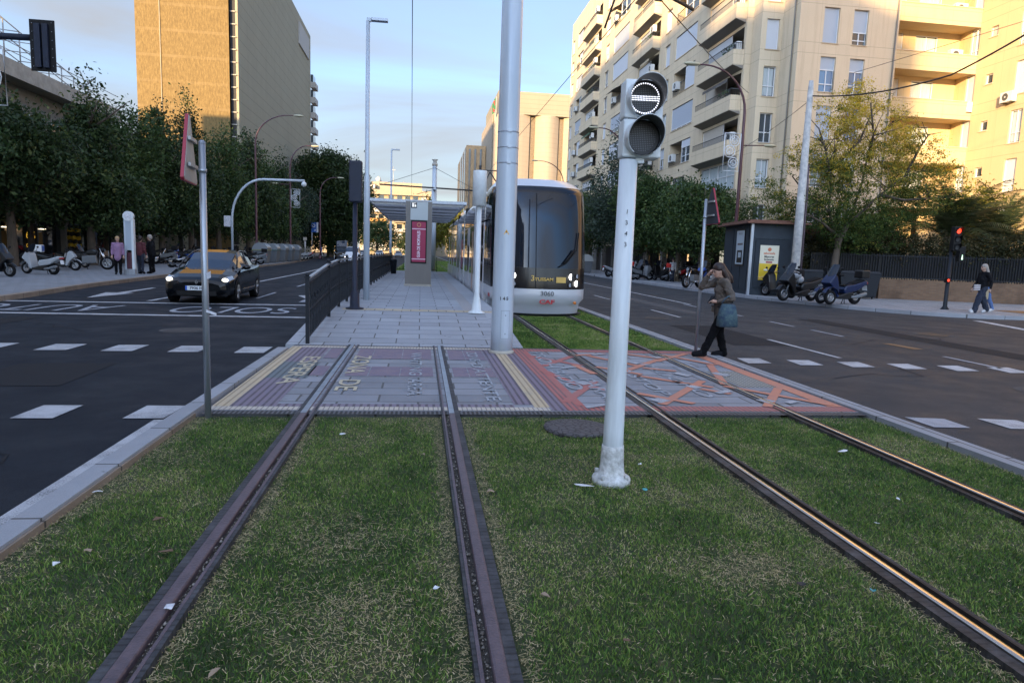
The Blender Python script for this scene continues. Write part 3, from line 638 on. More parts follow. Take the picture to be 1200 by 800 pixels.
# ------------------------------------------------------------------ rails
def rail(xs, head_left, label, worn):
    """xs: outer rubber edge, head outer, head inner, lip start, lip end, outer rubber edge (left to right order)"""
    y0, y1 = -30, 230
    t = empty('tram_rail', (0, 0, 0), 0, label, 'rail', 'rails of the two tram tracks')
    ys = [(-30, 6.64), (6.64, 11.52), (11.52, y1)] if xs[0] > 1.5 else [(-30, 6.64), (6.64, 11.62)]
    Y0, Y1 = ys[0][0], ys[-1][1]
    a, b_, c, d, e, f = xs
    hd = MB(); z = 0.014
    h0, h1 = (b_, c) if head_left else (d, e)
    l0, l1 = (d, e) if head_left else (b_, c)
    r = 0.009
    hd.loft([[(h0, y, -0.06), (h0, y, z-r), (h0+r*.5, y, z-r*.25), (h0+r*1.6, y, z), (h1-r*1.6, y, z), (h1-r*.5, y, z-r*.25), (h1, y, z-r), (h1, y, -0.06)] for y in (Y0, Y1)], 'rust_rail' if not worn else 'rail_side', smooth=False)
    if not worn: hd.box(h0+.004, h1-.004, 6.64, 11.62, 0.0, z+.002, 'rail_grey_steel')
    hd.build('rail_head', t)
    if worn:
        pz = MB(); cxx = (h0+h1)/2
        pz.loft([[(cxx-0.021, y, z-0.001), (cxx-0.018, y, z+0.003), (cxx, y, z+0.0045), (cxx+0.018, y, z+0.003), (cxx+0.021, y, z-0.001)] for y in (Y0, Y1)], 'polished_rail', smooth=True, cap=False, closed=False)
        pz.build('polished_band', t)
    lp = MB(); lp.box(l0, l1, Y0, Y1, -0.06, 0.008, 'rust_rail' if not worn else 'rail_side'); lp.build('check_lip', t)
    g = MB(); g0, g1 = (c, d); g.quad((g0, Y0, -0.022), (g1, Y0, -0.022), (g1, Y1, -0.022), (g0, Y1, -0.022), 'groove_dirt' if not worn else 'black'); g.build('groove', t)
    for (p, q) in ((a, b_), (e, f)):
        rb = MB(); rb.box(p, q-0.001 if q == b_ else q, Y0, Y1, -0.06, 0.006, 'rubber_brown' if worn else 'rubber_strip'); rb.build('rubber_strip', t)
    return t
rail((-1.182, -1.138, -1.074, -1.038, -1.022, -0.999), True, 'rusty left rail of the disused near track, nearest the left kerb', False)
rail((0.234, 0.252, 0.268, 0.306, 0.366, 0.415), False, 'rusty right rail of the disused near track, crossing the lawn near its middle', False)
rail((2.425, 2.492, 2.545, 2.585, 2.600, 2.622), True, 'polished rail with golden shine running beneath the left wheels of the tram', True)
rail((3.945, 3.965, 3.980, 4.020, 4.073, 4.118), False, 'polished rail running beneath the right wheels of the tram, nearest the right road', True)
# pebbles and rubbish lying in the grooves of the near track
mat('pebble_a', (0.13, 0.11, 0.09), 0.9); mat('pebble_b', (0.30, 0.27, 0.23), 0.9)
gb = MB()
for k in range(1500):
    cxg = (-1.058 if k % 2 else 0.29); y = 1.8+9*random.random()**1.4; s_ = random.uniform(0.002, 0.010)**1.0*(.5 if random.random() < .7 else 1)
    gb.sphere((cxg+random.uniform(-.014, .014), y, -0.018+s_*0.5), s_, 'pebble_a' if random.random() < .6 else 'pebble_b', 5, 4, (1, random.uniform(.8, 1.8), .7))
gb.build('groove_pebbles', kind='stuff', label='small stones and dirt lying in the rail grooves', cat='stones')

# ------------------------------------------------------------------ lawn blades
def blades(name, n, x0, x1, y0, y1, hmin, hmax, wid, skip, straw_bias=0.0, dens=None):
    x = rng.uniform(x0, x1, n); y = rng.uniform(y0, y1, n) if dens is None else y0+(y1-y0)*rng.random(n)**dens
    keep = np.ones(n, bool)
    for (a, b_, c, d) in skip: keep &= ~((x > a) & (x < b_) & (y > c) & (y < d))
    x, y = x[keep], y[keep]; n = len(x)
    # patchiness of the turf: bare, straw-coloured spots and the worn edges along rails and kerb
    def vn(s, seed):
        r = np.random.default_rng(seed); g = r.random((64, 64)); u = (x*s) % 63; v = (y*s) % 63
        iu, iv = u.astype(int), v.astype(int); fu, fv = u-iu, v-iv; fu = fu*fu*(3-2*fu); fv = fv*fv*(3-2*fv)
        return (g[iu, iv]*(1-fu)+g[iu+1, iv]*fu)*(1-fv)+(g[iu, iv+1]*(1-fu)+g[iu+1, iv+1]*fu)*fv
    pt = 0.32*vn(0.9, 1)+0.28*vn(2.3, 2)+0.22*vn(6.1, 3)+0.18*vn(14.0, 4)
    edge = np.zeros(n)
    for xe, w, k in ((-2.1, .24, 1.0), (-0.98, .13, .9), (0.21, .12, .95), (0.45, .12, .8), (-1.21, .06, .4), (2.40, .10, .7), (2.64, .07, .4), (4.85, .10, .5)):
        edge = np.maximum(edge, k*np.clip(1-np.abs(x-xe)/w, 0, 1))
    if y0 < 7: edge = np.maximum(edge, 0.75*np.clip(1-np.abs(y-6.6)/0.35, 0, 1))
    for (sx, sy, sr, k) in ((-0.42, 3.75, .34, .65), (-0.35, 2.9, .40, .55), (1.78, 3.25, .26, .9), (-1.95, 5.3, .35, .7), (0.25, 6.4, .4, .6), (1.2, 5.0, .5, .35), (-.5, 5.9, .5, .35), (.9, 3.7, .35, .4), (3.1, 4.9, .4, .3), (-1.55, 3.3, .25, .5)):
        edge = np.maximum(edge, k*np.exp(-(((x-sx)**2+(y-sy)**2)/(sr*sr))))
    straw = np.clip((pt-0.55)*2.6+edge*1.0+straw_bias+.03, 0, 1)
    keep = rng.random(n) > np.maximum(straw*0.25, edge*0.72)
    x, y, straw, pt = x[keep], y[keep], straw[keep], pt[keep]; n = len(x)
    is_s = rng.random(n) < straw*0.75+0.06
    h = rng.uniform(hmin, hmax, n)*np.where(is_s, 0.6, 1.0)*(1-0.45*straw); w = wid*rng.uniform(.7, 1.5, n)
    a = rng.uniform(0, 2*np.pi, n); lean = h*rng.uniform(.25, 1.3, n)*np.where(is_s, 1.9, 1.0); la = rng.uniform(0, 2*np.pi, n)
    z0 = -0.03
    ax, ay = np.cos(a)*w/2, np.sin(a)*w/2; lx, ly = np.cos(la)*lean, np.sin(la)*lean
    v = np.zeros((n, 5, 3))
    v[:, 0] = np.stack([x-ax, y-ay, np.full(n, z0)], 1); v[:, 1] = np.stack([x+ax, y+ay, np.full(n, z0)], 1)
    v[:, 2] = np.stack([x+ax*.8+lx*.4, y+ay*.8+ly*.4, z0+h*.62], 1); v[:, 3] = np.stack([x-ax*.8+lx*.4, y-ay*.8+ly*.4, z0+h*.62], 1)
    v[:, 4] = np.stack([x+lx, y+ly, z0+h*np.where(is_s, .8, 1.0)], 1)
    tone = np.where(is_s, rng.uniform(.72, 1.0, n), np.clip(rng.normal(.34+1.1*(pt-.47), .21, n), 0, .66))
    return fast_mesh(name, v.reshape(-1, 3), n, [(0, 1, 2, 3), (3, 2, 4)], 5, tone, 'grass_blades')
def fast_mesh(name, verts, n, pat, k, tone, m, parent=None):
    me = bpy.data.meshes.new(name)
    base = (np.arange(n)*k)[:, None]; loops = np.concatenate([base+np.array(p)[None, :] for p in pat], 1).reshape(-1)
    tot = np.tile([len(p) for p in pat], n); start = np.concatenate([[0], np.cumsum(tot)[:-1]])
    me.vertices.add(len(verts)); me.vertices.foreach_set('co', verts.reshape(-1).astype(np.float32))
    me.loops.add(len(loops)); me.loops.foreach_set('vertex_index', loops.astype(np.int32))
    me.polygons.add(len(tot)); me.polygons.foreach_set('loop_start', start.astype(np.int32)); me.polygons.foreach_set('loop_total', tot.astype(np.int32))
    me.update(calc_edges=True)
    at = me.attributes.new('tone', 'FLOAT', 'FACE'); at.data.foreach_set('value', np.repeat(tone, len(pat)).astype(np.float32))
    me.materials.append(MAT[m]); o = bpy.data.objects.new(name, me); COL.objects.link(o)
    if parent is not None: o.parent = parent
    return o
RS = [(-1.192, -0.998, -99, 999), (0.230, 0.426, -99, 999), (2.42, 2.627, -99, 999), (3.94, 4.122, -99, 999)]
g1 = blades('grass', 400000, -2.1, 4.88, 1.2, 6.64, .010, .028, .0040, RS+[(1.24, 1.86, 5.86, 6.46)], 0.0, 1.35)
tag(g1, 'short patchy green lawn with straw coloured spots around the near rails', 'grass', kind='stuff')
g2 = blades('grass', 130000, 1.80, 4.88, 11.52, 30, .018, .05, .009, RS, 0.06, 1.6)
tag(g2, 'green grass strip in front of and under the tram', 'grass', kind='stuff')
g3 = blades('grass', 60000, -2.2, 4.88, 47, 120, .04, .10, .03, [], 0.0, 1.6)
tag(g3, 'distant green lawn beyond the tram platform', 'grass', kind='stuff')

# dry clippings lying flat on the turf, thickest along the rails and the kerb
def straws(n):
    x = rng.uniform(-2.09, 4.86, n); y = 1.6+5.0*rng.random(n)**1.3
    ed = np.zeros(n)
    for xe, w in ((-2.09, .16), (-.97, .10), (.20, .09), (.45, .09), (2.40, .08), (2.65, .05), (4.84, .1)): ed = np.maximum(ed, np.clip(1-np.abs(x-xe)/w, 0, 1))
    for (sx, sy, sr, k) in ((-0.42, 3.75, .34, .8), (-0.35, 2.9, .40, .7), (1.78, 3.25, .26, 1.0), (0.25, 6.4, .4, .5), (-1.9, 5.3, .3, .7)): ed = np.maximum(ed, k*np.exp(-(((x-sx)**2+(y-sy)**2)/(sr*sr))))
    k = rng.random(n) < .035+.9*ed
    for (a, b_, c, d) in RS: k &= ~((x > a-.004) & (x < b_+.004))
    x, y = x[k], y[k]; n = len(x); a = rng.uniform(0, np.pi, n); l = rng.uniform(.012, .04, n); w = rng.uniform(.0012, .003, n); z = rng.uniform(-.026, -.006, n); t = rng.uniform(-.4, .4, n)*l
    dx, dy = np.cos(a)*l/2, np.sin(a)*l/2; px, py = -np.sin(a)*w/2, np.cos(a)*w/2
    v = np.stack([np.stack([x-dx-px, y-dy-py, z-t*.3], 1), np.stack([x+dx-px, y+dy-py, z+t*.3], 1), np.stack([x+dx+px, y+dy+py, z+t*.3], 1), np.stack([x-dx+px, y-dy+py, z-t*.3], 1)], 1)
    o = fast_mesh('dry_grass', v.reshape(-1, 3), n, [(0, 1, 2, 3)], 4, rng.uniform(.72, 1.0, n), 'grass_blades'); tag(o, 'dry straw coloured grass clippings along the rails and kerb', 'grass', kind='stuff')
straws(150000)
# manhole cover in the lawn
mt_, nt, b, oc = newmat('manhole_stone', 0.85)
vo = _n(nt, 'ShaderNodeTexVoronoi'); vo.inputs['Scale'].default_value = 16; vo.feature = 'DISTANCE_TO_EDGE'; nt.links.new(oc, vo.inputs['Vector'])
nt.links.new(ramp(nt, vo.outputs[0], [(0.02, (0.03, 0.026, 0.026)), (0.12, (0.085, 0.078, 0.08))]), b.inputs['Base Color']); add_bump(nt, b, vo.outputs[0], .6, .02)
mh = MB(); mh.lathe([(0.31, -0.035), (0.31, 0.002), (0.29, 0.006), (0.0, 0.006)], 'manhole_stone', 32, (1.50, 6.15, 0))
mh.build('manhole_cover', label='round cobbled grey manhole cover sunk in the lawn behind the white signal post', cat='manhole cover')
mat('awning_green', (.05, .11, .06), .8, var=.2); mat('awning_sand', (.42, .34, .22), .8, var=.15); mat('balcony_leaf', (.035, .07, .02), .6, var=.4, vscale=9)
# ------------------------------------------------------------------ buildings
class Face:
    """one flat wall: origin p, unit direction u along it, outward normal n"""
    def __init__(s, p, u, n): s.p = Vector((*p, 0)); s.u = Vector((*u, 0)).normalized(); s.n = Vector((*n, 0)).normalized()
    def at(s, a, z, out=0.0): q = s.p+s.u*a+s.n*out; return (q.x, q.y, z)
def wall(mb, F, w, z0, z1, rects, m, depth=0.22, reveal=None):
    xs = sorted(set([0, w]+[r[0] for r in rects]+[r[1] for r in rects])); zs = sorted(set([z0, z1]+[r[2] for r in rects]+[r[3] for r in rects]))
    def q(a, b_, c, d, mm):
        # orient outwards
        va, vb, vc = Vector(a), Vector(b_), Vector(c)
        mb.add([a, b_, c, d], [(0, 1, 2, 3)], mm)
    for i in range(len(xs)-1):
        for j in range(len(zs)-1):
            cx, cz = (xs[i]+xs[i+1])/2, (zs[j]+zs[j+1])/2
            if any(r[0] < cx < r[1] and r[2] < cz < r[3] for r in rects): continue
            q(F.at(xs[i], zs[j]), F.at(xs[i+1], zs[j]), F.at(xs[i+1], zs[j+1]), F.at(xs[i], zs[j+1]), m)
    for r in rects:
        a, b_, c, d = r[:4]; dp = r[4] if len(r) > 4 and r[4] else depth; rm = reveal or m
        q(F.at(a, c), F.at(a, c, -dp), F.at(a, d, -dp), F.at(a, d), rm); q(F.at(b_, c, -dp), F.at(b_, c), F.at(b_, d), F.at(b_, d, -dp), rm)
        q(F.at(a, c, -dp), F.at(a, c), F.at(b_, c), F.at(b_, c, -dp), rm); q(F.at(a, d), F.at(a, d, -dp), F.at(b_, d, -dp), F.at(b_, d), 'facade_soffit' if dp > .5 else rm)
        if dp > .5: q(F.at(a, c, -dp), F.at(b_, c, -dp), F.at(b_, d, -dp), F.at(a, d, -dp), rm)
def fbox(mb, F, a, b_, z0, z1, o0, o1, m):
    p = [F.at(a, z0, o0), F.at(b_, z0, o0), F.at(b_, z0, o1), F.at(a, z0, o1), F.at(a, z1, o0), F.at(b_, z1, o0), F.at(b_, z1, o1), F.at(a, z1, o1)]
    mb.add(p, [(0,3,2,1),(4,5,6,7),(0,1,5,4),(1,2,6,5),(2,3,7,6),(3,0,4,7)], m)
def window(F, a, b_, z0, z1, parent, kind='glass', out=-0.18, cols=2, transom=0.0, fr='window_frame_white', shut=0.0, shm='shutter_white', name='window'):
    """frame, panes and (when let down) roller shutter of one window"""
    mb = MB(); t = 0.055
    if kind == 'shutter': shut = 1.0
    zs = z1-(z1-z0)*shut
    if shut > 0:
        fbox(mb, F, a+.02, b_-.02, zs, z1-.02, out-.02, out+.03, shm)
        fbox(mb, F, a, a+.04, z0, z1, out, out+.05, fr); fbox(mb, F, b_-.04, b_, z0, z1, out, out+.05, fr)
    if shut < 0.98:
        g = 'glass_blue' if kind == 'blue' else 'glass_window'
        mb.add([F.at(a, z0, out), F.at(b_, z0, out), F.at(b_, zs, out), F.at(a, zs, out)], [(0, 1, 2, 3)], g)
        if kind == 'curtain': mb.add([F.at(a+.1, z0+.1, out+.004), F.at(b_-.1, z0+.1, out+.004), F.at(b_-.1, zs-.1, out+.004), F.at(a+.1, zs-.1, out+.004)], [(0, 1, 2, 3)], 'curtain')
        for c in range(cols+1):
            x = a+(b_-a)*c/cols; x0 = min(max(x-t/2, a), b_-t); fbox(mb, F, x0, x0+t, z0, zs, out, out+.05, fr)
        for z in ([z0, zs-t] + ([z0+(zs-z0)*transom] if transom else [])): fbox(mb, F, a, b_, z, z+t, out+.001, out+.052, fr)
    fbox(mb, F, a-.06, b_+.06, z0-.05, z0, out, .05, 'facade_pinkish')
    return mb.build(name, parent)
def aircon(F, a, z, parent, out=0.0, w=0.85, m='ac_white', turn=False):
    mb = MB(); fbox(mb, F, a, a+w, z, z+.6, out+.05, out+.38, m)
    for k in range(1): 
        c = F.at(a+w*.42, z+.3, out+.385); nn = F.n; mb.disc(c, nn, .22, 'ac_fan', 16)
        mb.disc(Vector(c)+nn*.004, nn, .05, m, 10)
    for e in (0.1, w-.14): fbox(mb, F, a+e, a+e+.04, z-.05, z-.001, out, out+.4, 'railing_dark')
    return mb.build('air_conditioner', parent)
def railing(F, a, b_, z0, z1, parent, out=0.0, side=0.0, m='railing_dark', name='railing'):
    mb = MB(); fbox(mb, F, a, b_, z1-.04, z1, out-.02, out+.02, m); fbox(mb, F, a, b_, z0, z0+.03, out-.015, out+.015, m)
    n = max(2, int((b_-a)/.13))
    for i in range(n+1):
        x = a+(b_-a)*i/n; fbox(mb, F, x-.009, x+.009, z0+.03, z1-.04, out-.009, out+.009, m)
    if side:
        for i in range(int(side/.13)+1):
            o = out-i*.13; fbox(mb, F, a-.009, a+.009, z0, z1-.04, o-.009, o+.009, m)
        fbox(mb, F, a-.02, a+.02, z1-.04, z1+.002, out-side, out, m)
    return mb.build(name, parent)
ZK = [5.75+2.85*k for k in range(-1, 10)]     # floor lines
ROOF = 32.6
def balcony(F, a, b_, zk, parent, proj=0.72, style=0, m='facade_beige'):
    """projecting balcony: solid parapet, sloping soffit, railing, half closed recess"""
    mb = MB()
    fbox(mb, F, a, b_, zk-.02, zk+.95, proj-.12, proj, m); fbox(mb, F, a, a+.12, zk-.02, zk+.95, 0.002, proj-.121, m); fbox(mb, F, b_-.12, b_, zk-.02, zk+.95, 0.002, proj-.121, m)
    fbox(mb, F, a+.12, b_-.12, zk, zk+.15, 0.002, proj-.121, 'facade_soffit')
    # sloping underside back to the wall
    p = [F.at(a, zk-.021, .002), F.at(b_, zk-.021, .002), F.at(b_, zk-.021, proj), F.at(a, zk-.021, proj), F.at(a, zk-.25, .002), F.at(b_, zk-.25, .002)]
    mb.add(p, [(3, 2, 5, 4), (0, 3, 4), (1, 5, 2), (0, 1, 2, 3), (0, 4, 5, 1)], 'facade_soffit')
    return mb.build('balcony', parent, recalc=True)
def main_block(name, label, y0, y1, bays, zvis0, zvis1, extra=None):
    """street block of the beige apartment house; bays: (kind, a, b) measured from y0 away from the camera"""
    F = Face((20.5, y0), (0, 1), (-1, 0)); t = empty(name, (0, 0, 0), 0, label, 'apartment block')
    W = y1-y0; rects = []; jobs = []
    r = random.Random(int(y0*10))
    for zi, zk in enumerate(ZK):
        if zk+2.85 > ROOF: continue
        for kind, a, b_ in bays:
            if kind == 'balc':
                if zk < 4: rects.append((a+.3, b_-.3, zk+.9, zk+2.5)); jobs.append(('bayshut', a+.3, b_-.3, zk, zi))
                elif zk < 7: rects.append((a+.1, b_-.1, zk+.7, zk+2.55)); jobs.append(('bay', a+.1, b_-.1, zk, zi))
                else: rects.append((a+.15, b_-.15, zk+.16, zk+2.40, 1.1)); jobs.append(('balc', a, b_, zk, zi))
            elif kind == 'flat':
                if zk < 7: rects.append((a+.8, b_-.8, zk+.95, zk+2.5)); jobs.append(('flatwin', a+.8, b_-.8, zk, zi))
                elif zk > 25: rects.append((a, b_, zk+.9, zk+2.6, 1.4)); jobs.append(('loggia', a, b_, zk, zi))
                else: rects.append((a, b_, zk+.68, zk+2.5, 1.1)); jobs.append(('loggia', a, b_, zk, zi))
            elif kind == 'nar': rects.append((a, b_, zk+.68, zk+2.5)); jobs.append(('nar', a, b_, zk, zi))
    body = MB(); wall(body, F, W, 2.9, ROOF, rects, 'facade_beige', 0.22)
    extra(body, t, r) if extra else None
    body.build('wall', t)
    for kind, a, b_, zk, zi in jobs:
        if kind == 'nar': window(F, a, b_, zk+.68, zk+2.5, t, r.choice(['glass', 'curtain', 'glass']), cols=2, transom=.3, shut=r.choice([0, 0, .45, 1.0]))
        elif kind == 'bayshut': window(F, a, b_, zk+.9, zk+2.5, t, 'shutter', out=.25, cols=3)
        elif kind == 'bay': window(F, a, (a+b_)/2, zk+.7, zk+2.55, t, 'curtain', cols=2, transom=.5); window(F, (a+b_)/2, b_, zk+.7, zk+2.55, t, 'curtain', cols=2, transom=.5)
        elif kind == 'flatwin': window(F, a, b_, zk+.95, zk+2.5, t, 'glass', cols=3, transom=.6, shut=r.choice([0, .2, .4]))
        elif kind == 'balc':
            balcony(F, a, b_, zk, t)
            mid = a+(b_-a)*r.uniform(.30, .45)
            window(F, mid, b_-.2, zk+.2, zk+2.5, t, 'glass', out=-.1 if r.random() < .8 else -1.0, cols=3, shut=r.choice([0.5, 1, 1, .75]), shm=r.choice(['shutter_white', 'shutter_grey', 'shutter_beige']))
            if r.random() < .4:
                aw = MB(); m2 = r.choice(['awning_green', 'awning_sand', 'awning_dark']); c0, c1 = a+.3, a+(b_-a)*r.uniform(.4, .75); aw.add([F.at(c0, zk+2.38, .03), F.at(c1, zk+2.38, .03), F.at(c1, zk+2.02, .85), F.at(c0, zk+2.02, .85), F.at(c0, zk+1.82, .86), F.at(c1, zk+1.82, .86)], [(0, 1, 2, 3), (3, 2, 5, 4)], m2); aw.build('awning', t)
            if r.random() < .45:
                pl_ = MB()
                for q in range(40): c_ = F.at(a+.5+r.random()*1.6, zk+1.0+r.random()*.45, .45+r.random()*.25); pl_.obox(c_, (r.random()-.5, r.random()-.5, r.random()-.5), (r.random()-.5, r.random(), .2), (0, 0, 1), .07, .05, .01, 'balcony_leaf')
                pl_.build('plants', t)
            if r.random() < .8: railing(F, a+.06, b_-.06, zk+.95, zk+1.38, t, .66, .6)
            if zk > 8 and r.random() < .85: aircon(F, a+.18, zk+(1.35 if r.random() < .5 else .9), t, out=(.30 if r.random() < .5 else .05))
            window(F, a+.3, mid-.1, zk+.2, zk+2.3, t, 'curtain', out=-1.05, cols=2, shut=r.choice([0, .4, 1.0]))
        elif kind == 'loggia':
            mid = a+(b_-a)*r.uniform(.35, .65); st = r.random()
            if st < .35: window(F, a+.02, b_-.02, zk+.70, zk+2.48, t, 'glass', out=-.1, cols=4, shut=r.choice([.9, 1.0, .7]), shm=r.choice(['shutter_white', 'shutter_grey']))
            else:
                window(F, a+.02, mid, zk+.70, zk+2.48, t, 'glass', out=-.1, cols=2, shut=r.choice([.0, .6, 1.0, .3]), transom=.4)
                window(F, mid+.1, b_-.1, zk+.70, zk+2.4, t, 'glass', out=-1.05, cols=2); railing(F, mid, b_, zk+.70, zk+1.5, t, .02)
                if r.random() < .55: aircon(F, (mid+b_)/2-.4, zk+.95, t, out=.0)
                if r.random() < .3:
                    aw = MB(); aw.add([F.at(mid+.2, zk+2.45, .02), F.at(b_-.2, zk+2.45, .02), F.at(b_-.2, zk+2.05, .75), F.at(mid+.2, zk+2.05, .75)], [(0, 1, 2, 3)], 'awning_dark'); aw.build('awning', t)
    return t, F
# near block with the folded corner beside the wing
CB = (22.3, 40.0)
def near_extra(body, t, r):
    F1 = Face(CB, (1, 0), (0, -1)); r1 = []
    for zi, zk in enumerate(ZK):
        if zk+2.85 > ROOF: continue
        r1 += [(1.55, 2.55, zk+.66, zk+2.72), (3.48, 4.45, zk+.66, zk+2.72)]
    wall(body, F1, 6.5, 0, ROOF, r1, 'facade_pinkish', .2)
    for i, q in enumerate(r1):
        zi, c = divmod(i, 2)
        k = 'shutter' if (zi in (2, 4) and c == 0) or zi > 6 else 'blue'
        window(F1, q[0], q[1], q[2], q[3], t, 'shutter' if k == 'shutter' else ('blue' if zi in (3, 2) else 'glass'), cols=2, transom=.34, shut=(.62 if (zi == 4 and c == 1) else (.35 if zi % 2 and k != 'shutter' else 0)), shm='shutter_grey' if zi < 6 else 'shutter_white')
    dp = MB(); dp.tube([(22.22, 40.5, 0), (22.22, 40.5, ROOF)], .05, 'facade_soffit', 8); dp.tube([(28.6, 39.93, 0), (28.6, 39.93, ROOF)], .05, 'facade_soffit', 8); dp.build('drain_pipe', t)
    F2 = Face((22.3, 40.0), (0, 1), (-1, 0)); wall(body, F2, 2.0, 0, ROOF, [], 'facade_beige')
    F3 = Face((20.9, 42.0), (1, 0), (0, -1)); r3 = [(.35, 1.20, zk+.66, zk+2.5) for zk in ZK if zk+2.85 < ROOF]
    wall(body, F3, 1.4, 0, ROOF, r3, 'facade_beige', .2)
    for i, q in enumerate(r3): window(F3, q[0], q[1], q[2], q[3], t, 'curtain' if i % 2 else 'glass', cols=2, transom=.34, shut=(1.0 if i in (4, 5, 7) else 0))
    F4 = Face((20.9, 42.0), (0, 1), (-1, 0)); wall(body, F4, 1.2, 0, ROOF, [], 'facade_beige')
    F5 = Face((20.5, 43.2), (1, 0), (0, -1)); wall(body, F5, .4, 0, ROOF, [], 'facade_beige')
    body.poly([(20.5, 43.2, ROOF), (20.9, 43.2, ROOF), (20.9, 42, ROOF), (22.3, 42, ROOF), (22.3, 40, ROOF), (28.8, 40, ROOF), (28.8, 66.5, ROOF), (20.5, 66.5, ROOF)], 'concrete')
    F8 = Face((28.8, 40.0), (0, 1), (1, 0)); wall(body, F8, 4.2, 0, ROOF, [], 'facade_ochre')
    # recess with long balconies facing the camera
    F6 = Face((28.8, 42.4), (1, 0), (0, -1)); r6 = []
    for zk in ZK:
        if zk+2.85 < ROOF: r6 += [(.2, 2.1, zk+.4, zk+2.45), (3.0, 4.6, zk+.75, zk+2.4)]
    wall(body, F6, 6.3, 0, ROOF, r6, 'facade_ochre', .15)
    for i, q in enumerate(r6):
        if i % 2 == 0: window(F6, q[0], q[1], q[2], q[3], t, 'shutter', cols=2, out=-.1, shm='shutter_beige')
        elif q[2] > 6: window(F6, q[0], q[1], q[2], q[3], t, 'curtain', cols=2, transom=.3, out=-.1)
    for zk in ZK[1:-1]:
        bp = MB(); bp.box(28.82, 34.99, 40.75, 40.95, zk-.25, zk+.85, 'facade_ochre'); bp.box(28.82, 34.99, 40.96, 42.39, zk-.2, zk-.02, 'facade_ochre'); bp.box(28.82, 34.99, 40.70, 41.0, zk+.852, zk+.90, 'facade_pinkish'); bp.build('balcony', t)
        if zk in ZK[4:6]: aircon(F6, 5.1, zk+.9, t, out=.3)
    # ground floor: columns, shops under a dark canopy
    sh = MB(); sh.box(21.2, 21.6, 43.2, 66.5, 0, 2.9, 'shop_dark'); sh.box(20.0, 21.2, 43.3, 66.4, 2.55, 2.9, 'awning_dark')
    for y in (47, 51.5, 56, 60.5, 65): sh.box(20.45, 20.9, y, y+.5, 0, 2.55, 'shop_stone')
    sh.build('shop_front', t)
    Fs = Face((21.2, 43.2), (0, 1), (-1, 0))
    for a, b_, m in ((1.6, 3.0, 'lit_white'), (4.4, 7.6, 'glass_dark'), (8.7, 9.7, 'lit_warm'), (9.9, 12.2, 'glass_dark'), (13.4, 16.8, 'glass_dark'), (18, 21.4, 'glass_dark')):
        s_ = MB(); fbox(s_, Fs, a, b_, .3, 2.4, .02, .05, m); fbox(s_, Fs, a-.05, b_+.05, 2.4, 2.5, .02, .09, 'window_frame_dark'); s_.build('shop_window', t)
    for a, m in ((14.5, 'lit_sign_red'), (18.8, 'lit_sign_red')):
        s_ = MB(); fbox(s_, Fs, a, a+1.6, 2.56, 2.85, 1.21, 1.26, m); s_.build('shop_sign', t)
near_bays = [('balc', .15, 6.1), ('flat', 8.3, 12.7), ('nar', 14.0, 15.2), ('balc', 16.6, 22.6)]
main_block('apartment_building', 'beige apartment block with stepped corner behind the street kiosk, right of the signal head', 43.2, 66.5, near_bays, 0, 22, near_extra)
def far_extra(body, t, r):
    body.poly([(20.5, 66.5, ROOF), (34, 66.5, ROOF), (34, 97, ROOF), (20.5, 97, ROOF)], 'concrete')
    F = Face((20.5, 97), (1, 0), (0, 1)); wall(body, F, 13.5, 0, ROOF, [], 'facade_beige')
    sh = MB(); sh.box(21.2, 21.6, 66.5, 97, 0, 2.9, 'shop_dark')
    for k in range(7): sh.box(20.45, 20.9, 67+4.2*k, 67.5+4.2*k, 0, 2.9, 'shop_stone')
    sh.build('shop_front', t)
    rf = MB(); rf.box(20.5, 20.8, 66.5, 97, ROOF, ROOF+.9, 'facade_beige'); rf.box(20.8, 34, 96.7, 97, ROOF, ROOF+.9, 'facade_beige'); rf.box(25, 31, 70, 90, ROOF, ROOF+2.7, 'facade_beige'); rf.build('parapet', t)
far_bays = [('flat', 3.0, 8.5), ('nar', 10.4, 11.8), ('balc', 14.0, 20.8), ('flat', 23.2, 26.6), ('nar', 28.6, 29.9)]
main_block('apartment_building', 'sunlit far end of the beige apartment house with many balconies above the tram roof', 66.5, 97.0, far_bays, 0, 33, far_extra)
# golden wing nearer to the camera
Fw = Face((35.0, 44.2), (0, -1), (-1, 0)); tw = empty('apartment_building', (0, 0, 0), 0, 'golden sunlit wing with small windows behind the palm and garden wall', 'apartment block'); wr = []
for zk in ZK:
    if zk+2.85 > ROOF: continue
    wr += [(2.75, 3.45, zk+.66, zk+2.6, 0), (4.3, 4.85, zk+1.75, zk+2.35, 0)] + [(a, a+.85, zk+.66, zk+2.6, 0) for a in (6.5, 10.5, 14.5)] + [(8.8, 9.4, zk+1.75, zk+2.35, 0)]
wb = MB(); wall(wb, Fw, 21, 0, ROOF, wr, 'facade_ochre', .18)
wall(wb, Face((35, 23.2), (1, 0), (0, -1)), 14, 0, ROOF, [], 'facade_ochre'); wall(wb, Face((28.8, 44.201), (1, 0), (0, 1)), 20, 0, ROOF, [], 'facade_ochre'); wb.poly([(35, 23.2, ROOF), (49, 23.2, ROOF), (49, 44.2, ROOF), (35, 44.2, ROOF)], 'concrete'); wb.build('wall', tw)
for i, q in enumerate(wr):
    c = i % 6
    if q[2] > 27: continue
    if c in (1, 5): window(Fw, q[0], q[1], q[2], q[3], tw, 'shutter' if i // 6 == 4 else 'glass', cols=1, out=-.14, shm='shutter_beige')
    else: window(Fw, q[0], q[1], q[2], q[3], tw, 'curtain', cols=2, transom=.3, out=-.14, shut=[1, 0, 1, 1, .0, 1, .6, 1, 0, 1][(i//6+c) % 10], shm='shutter_white')
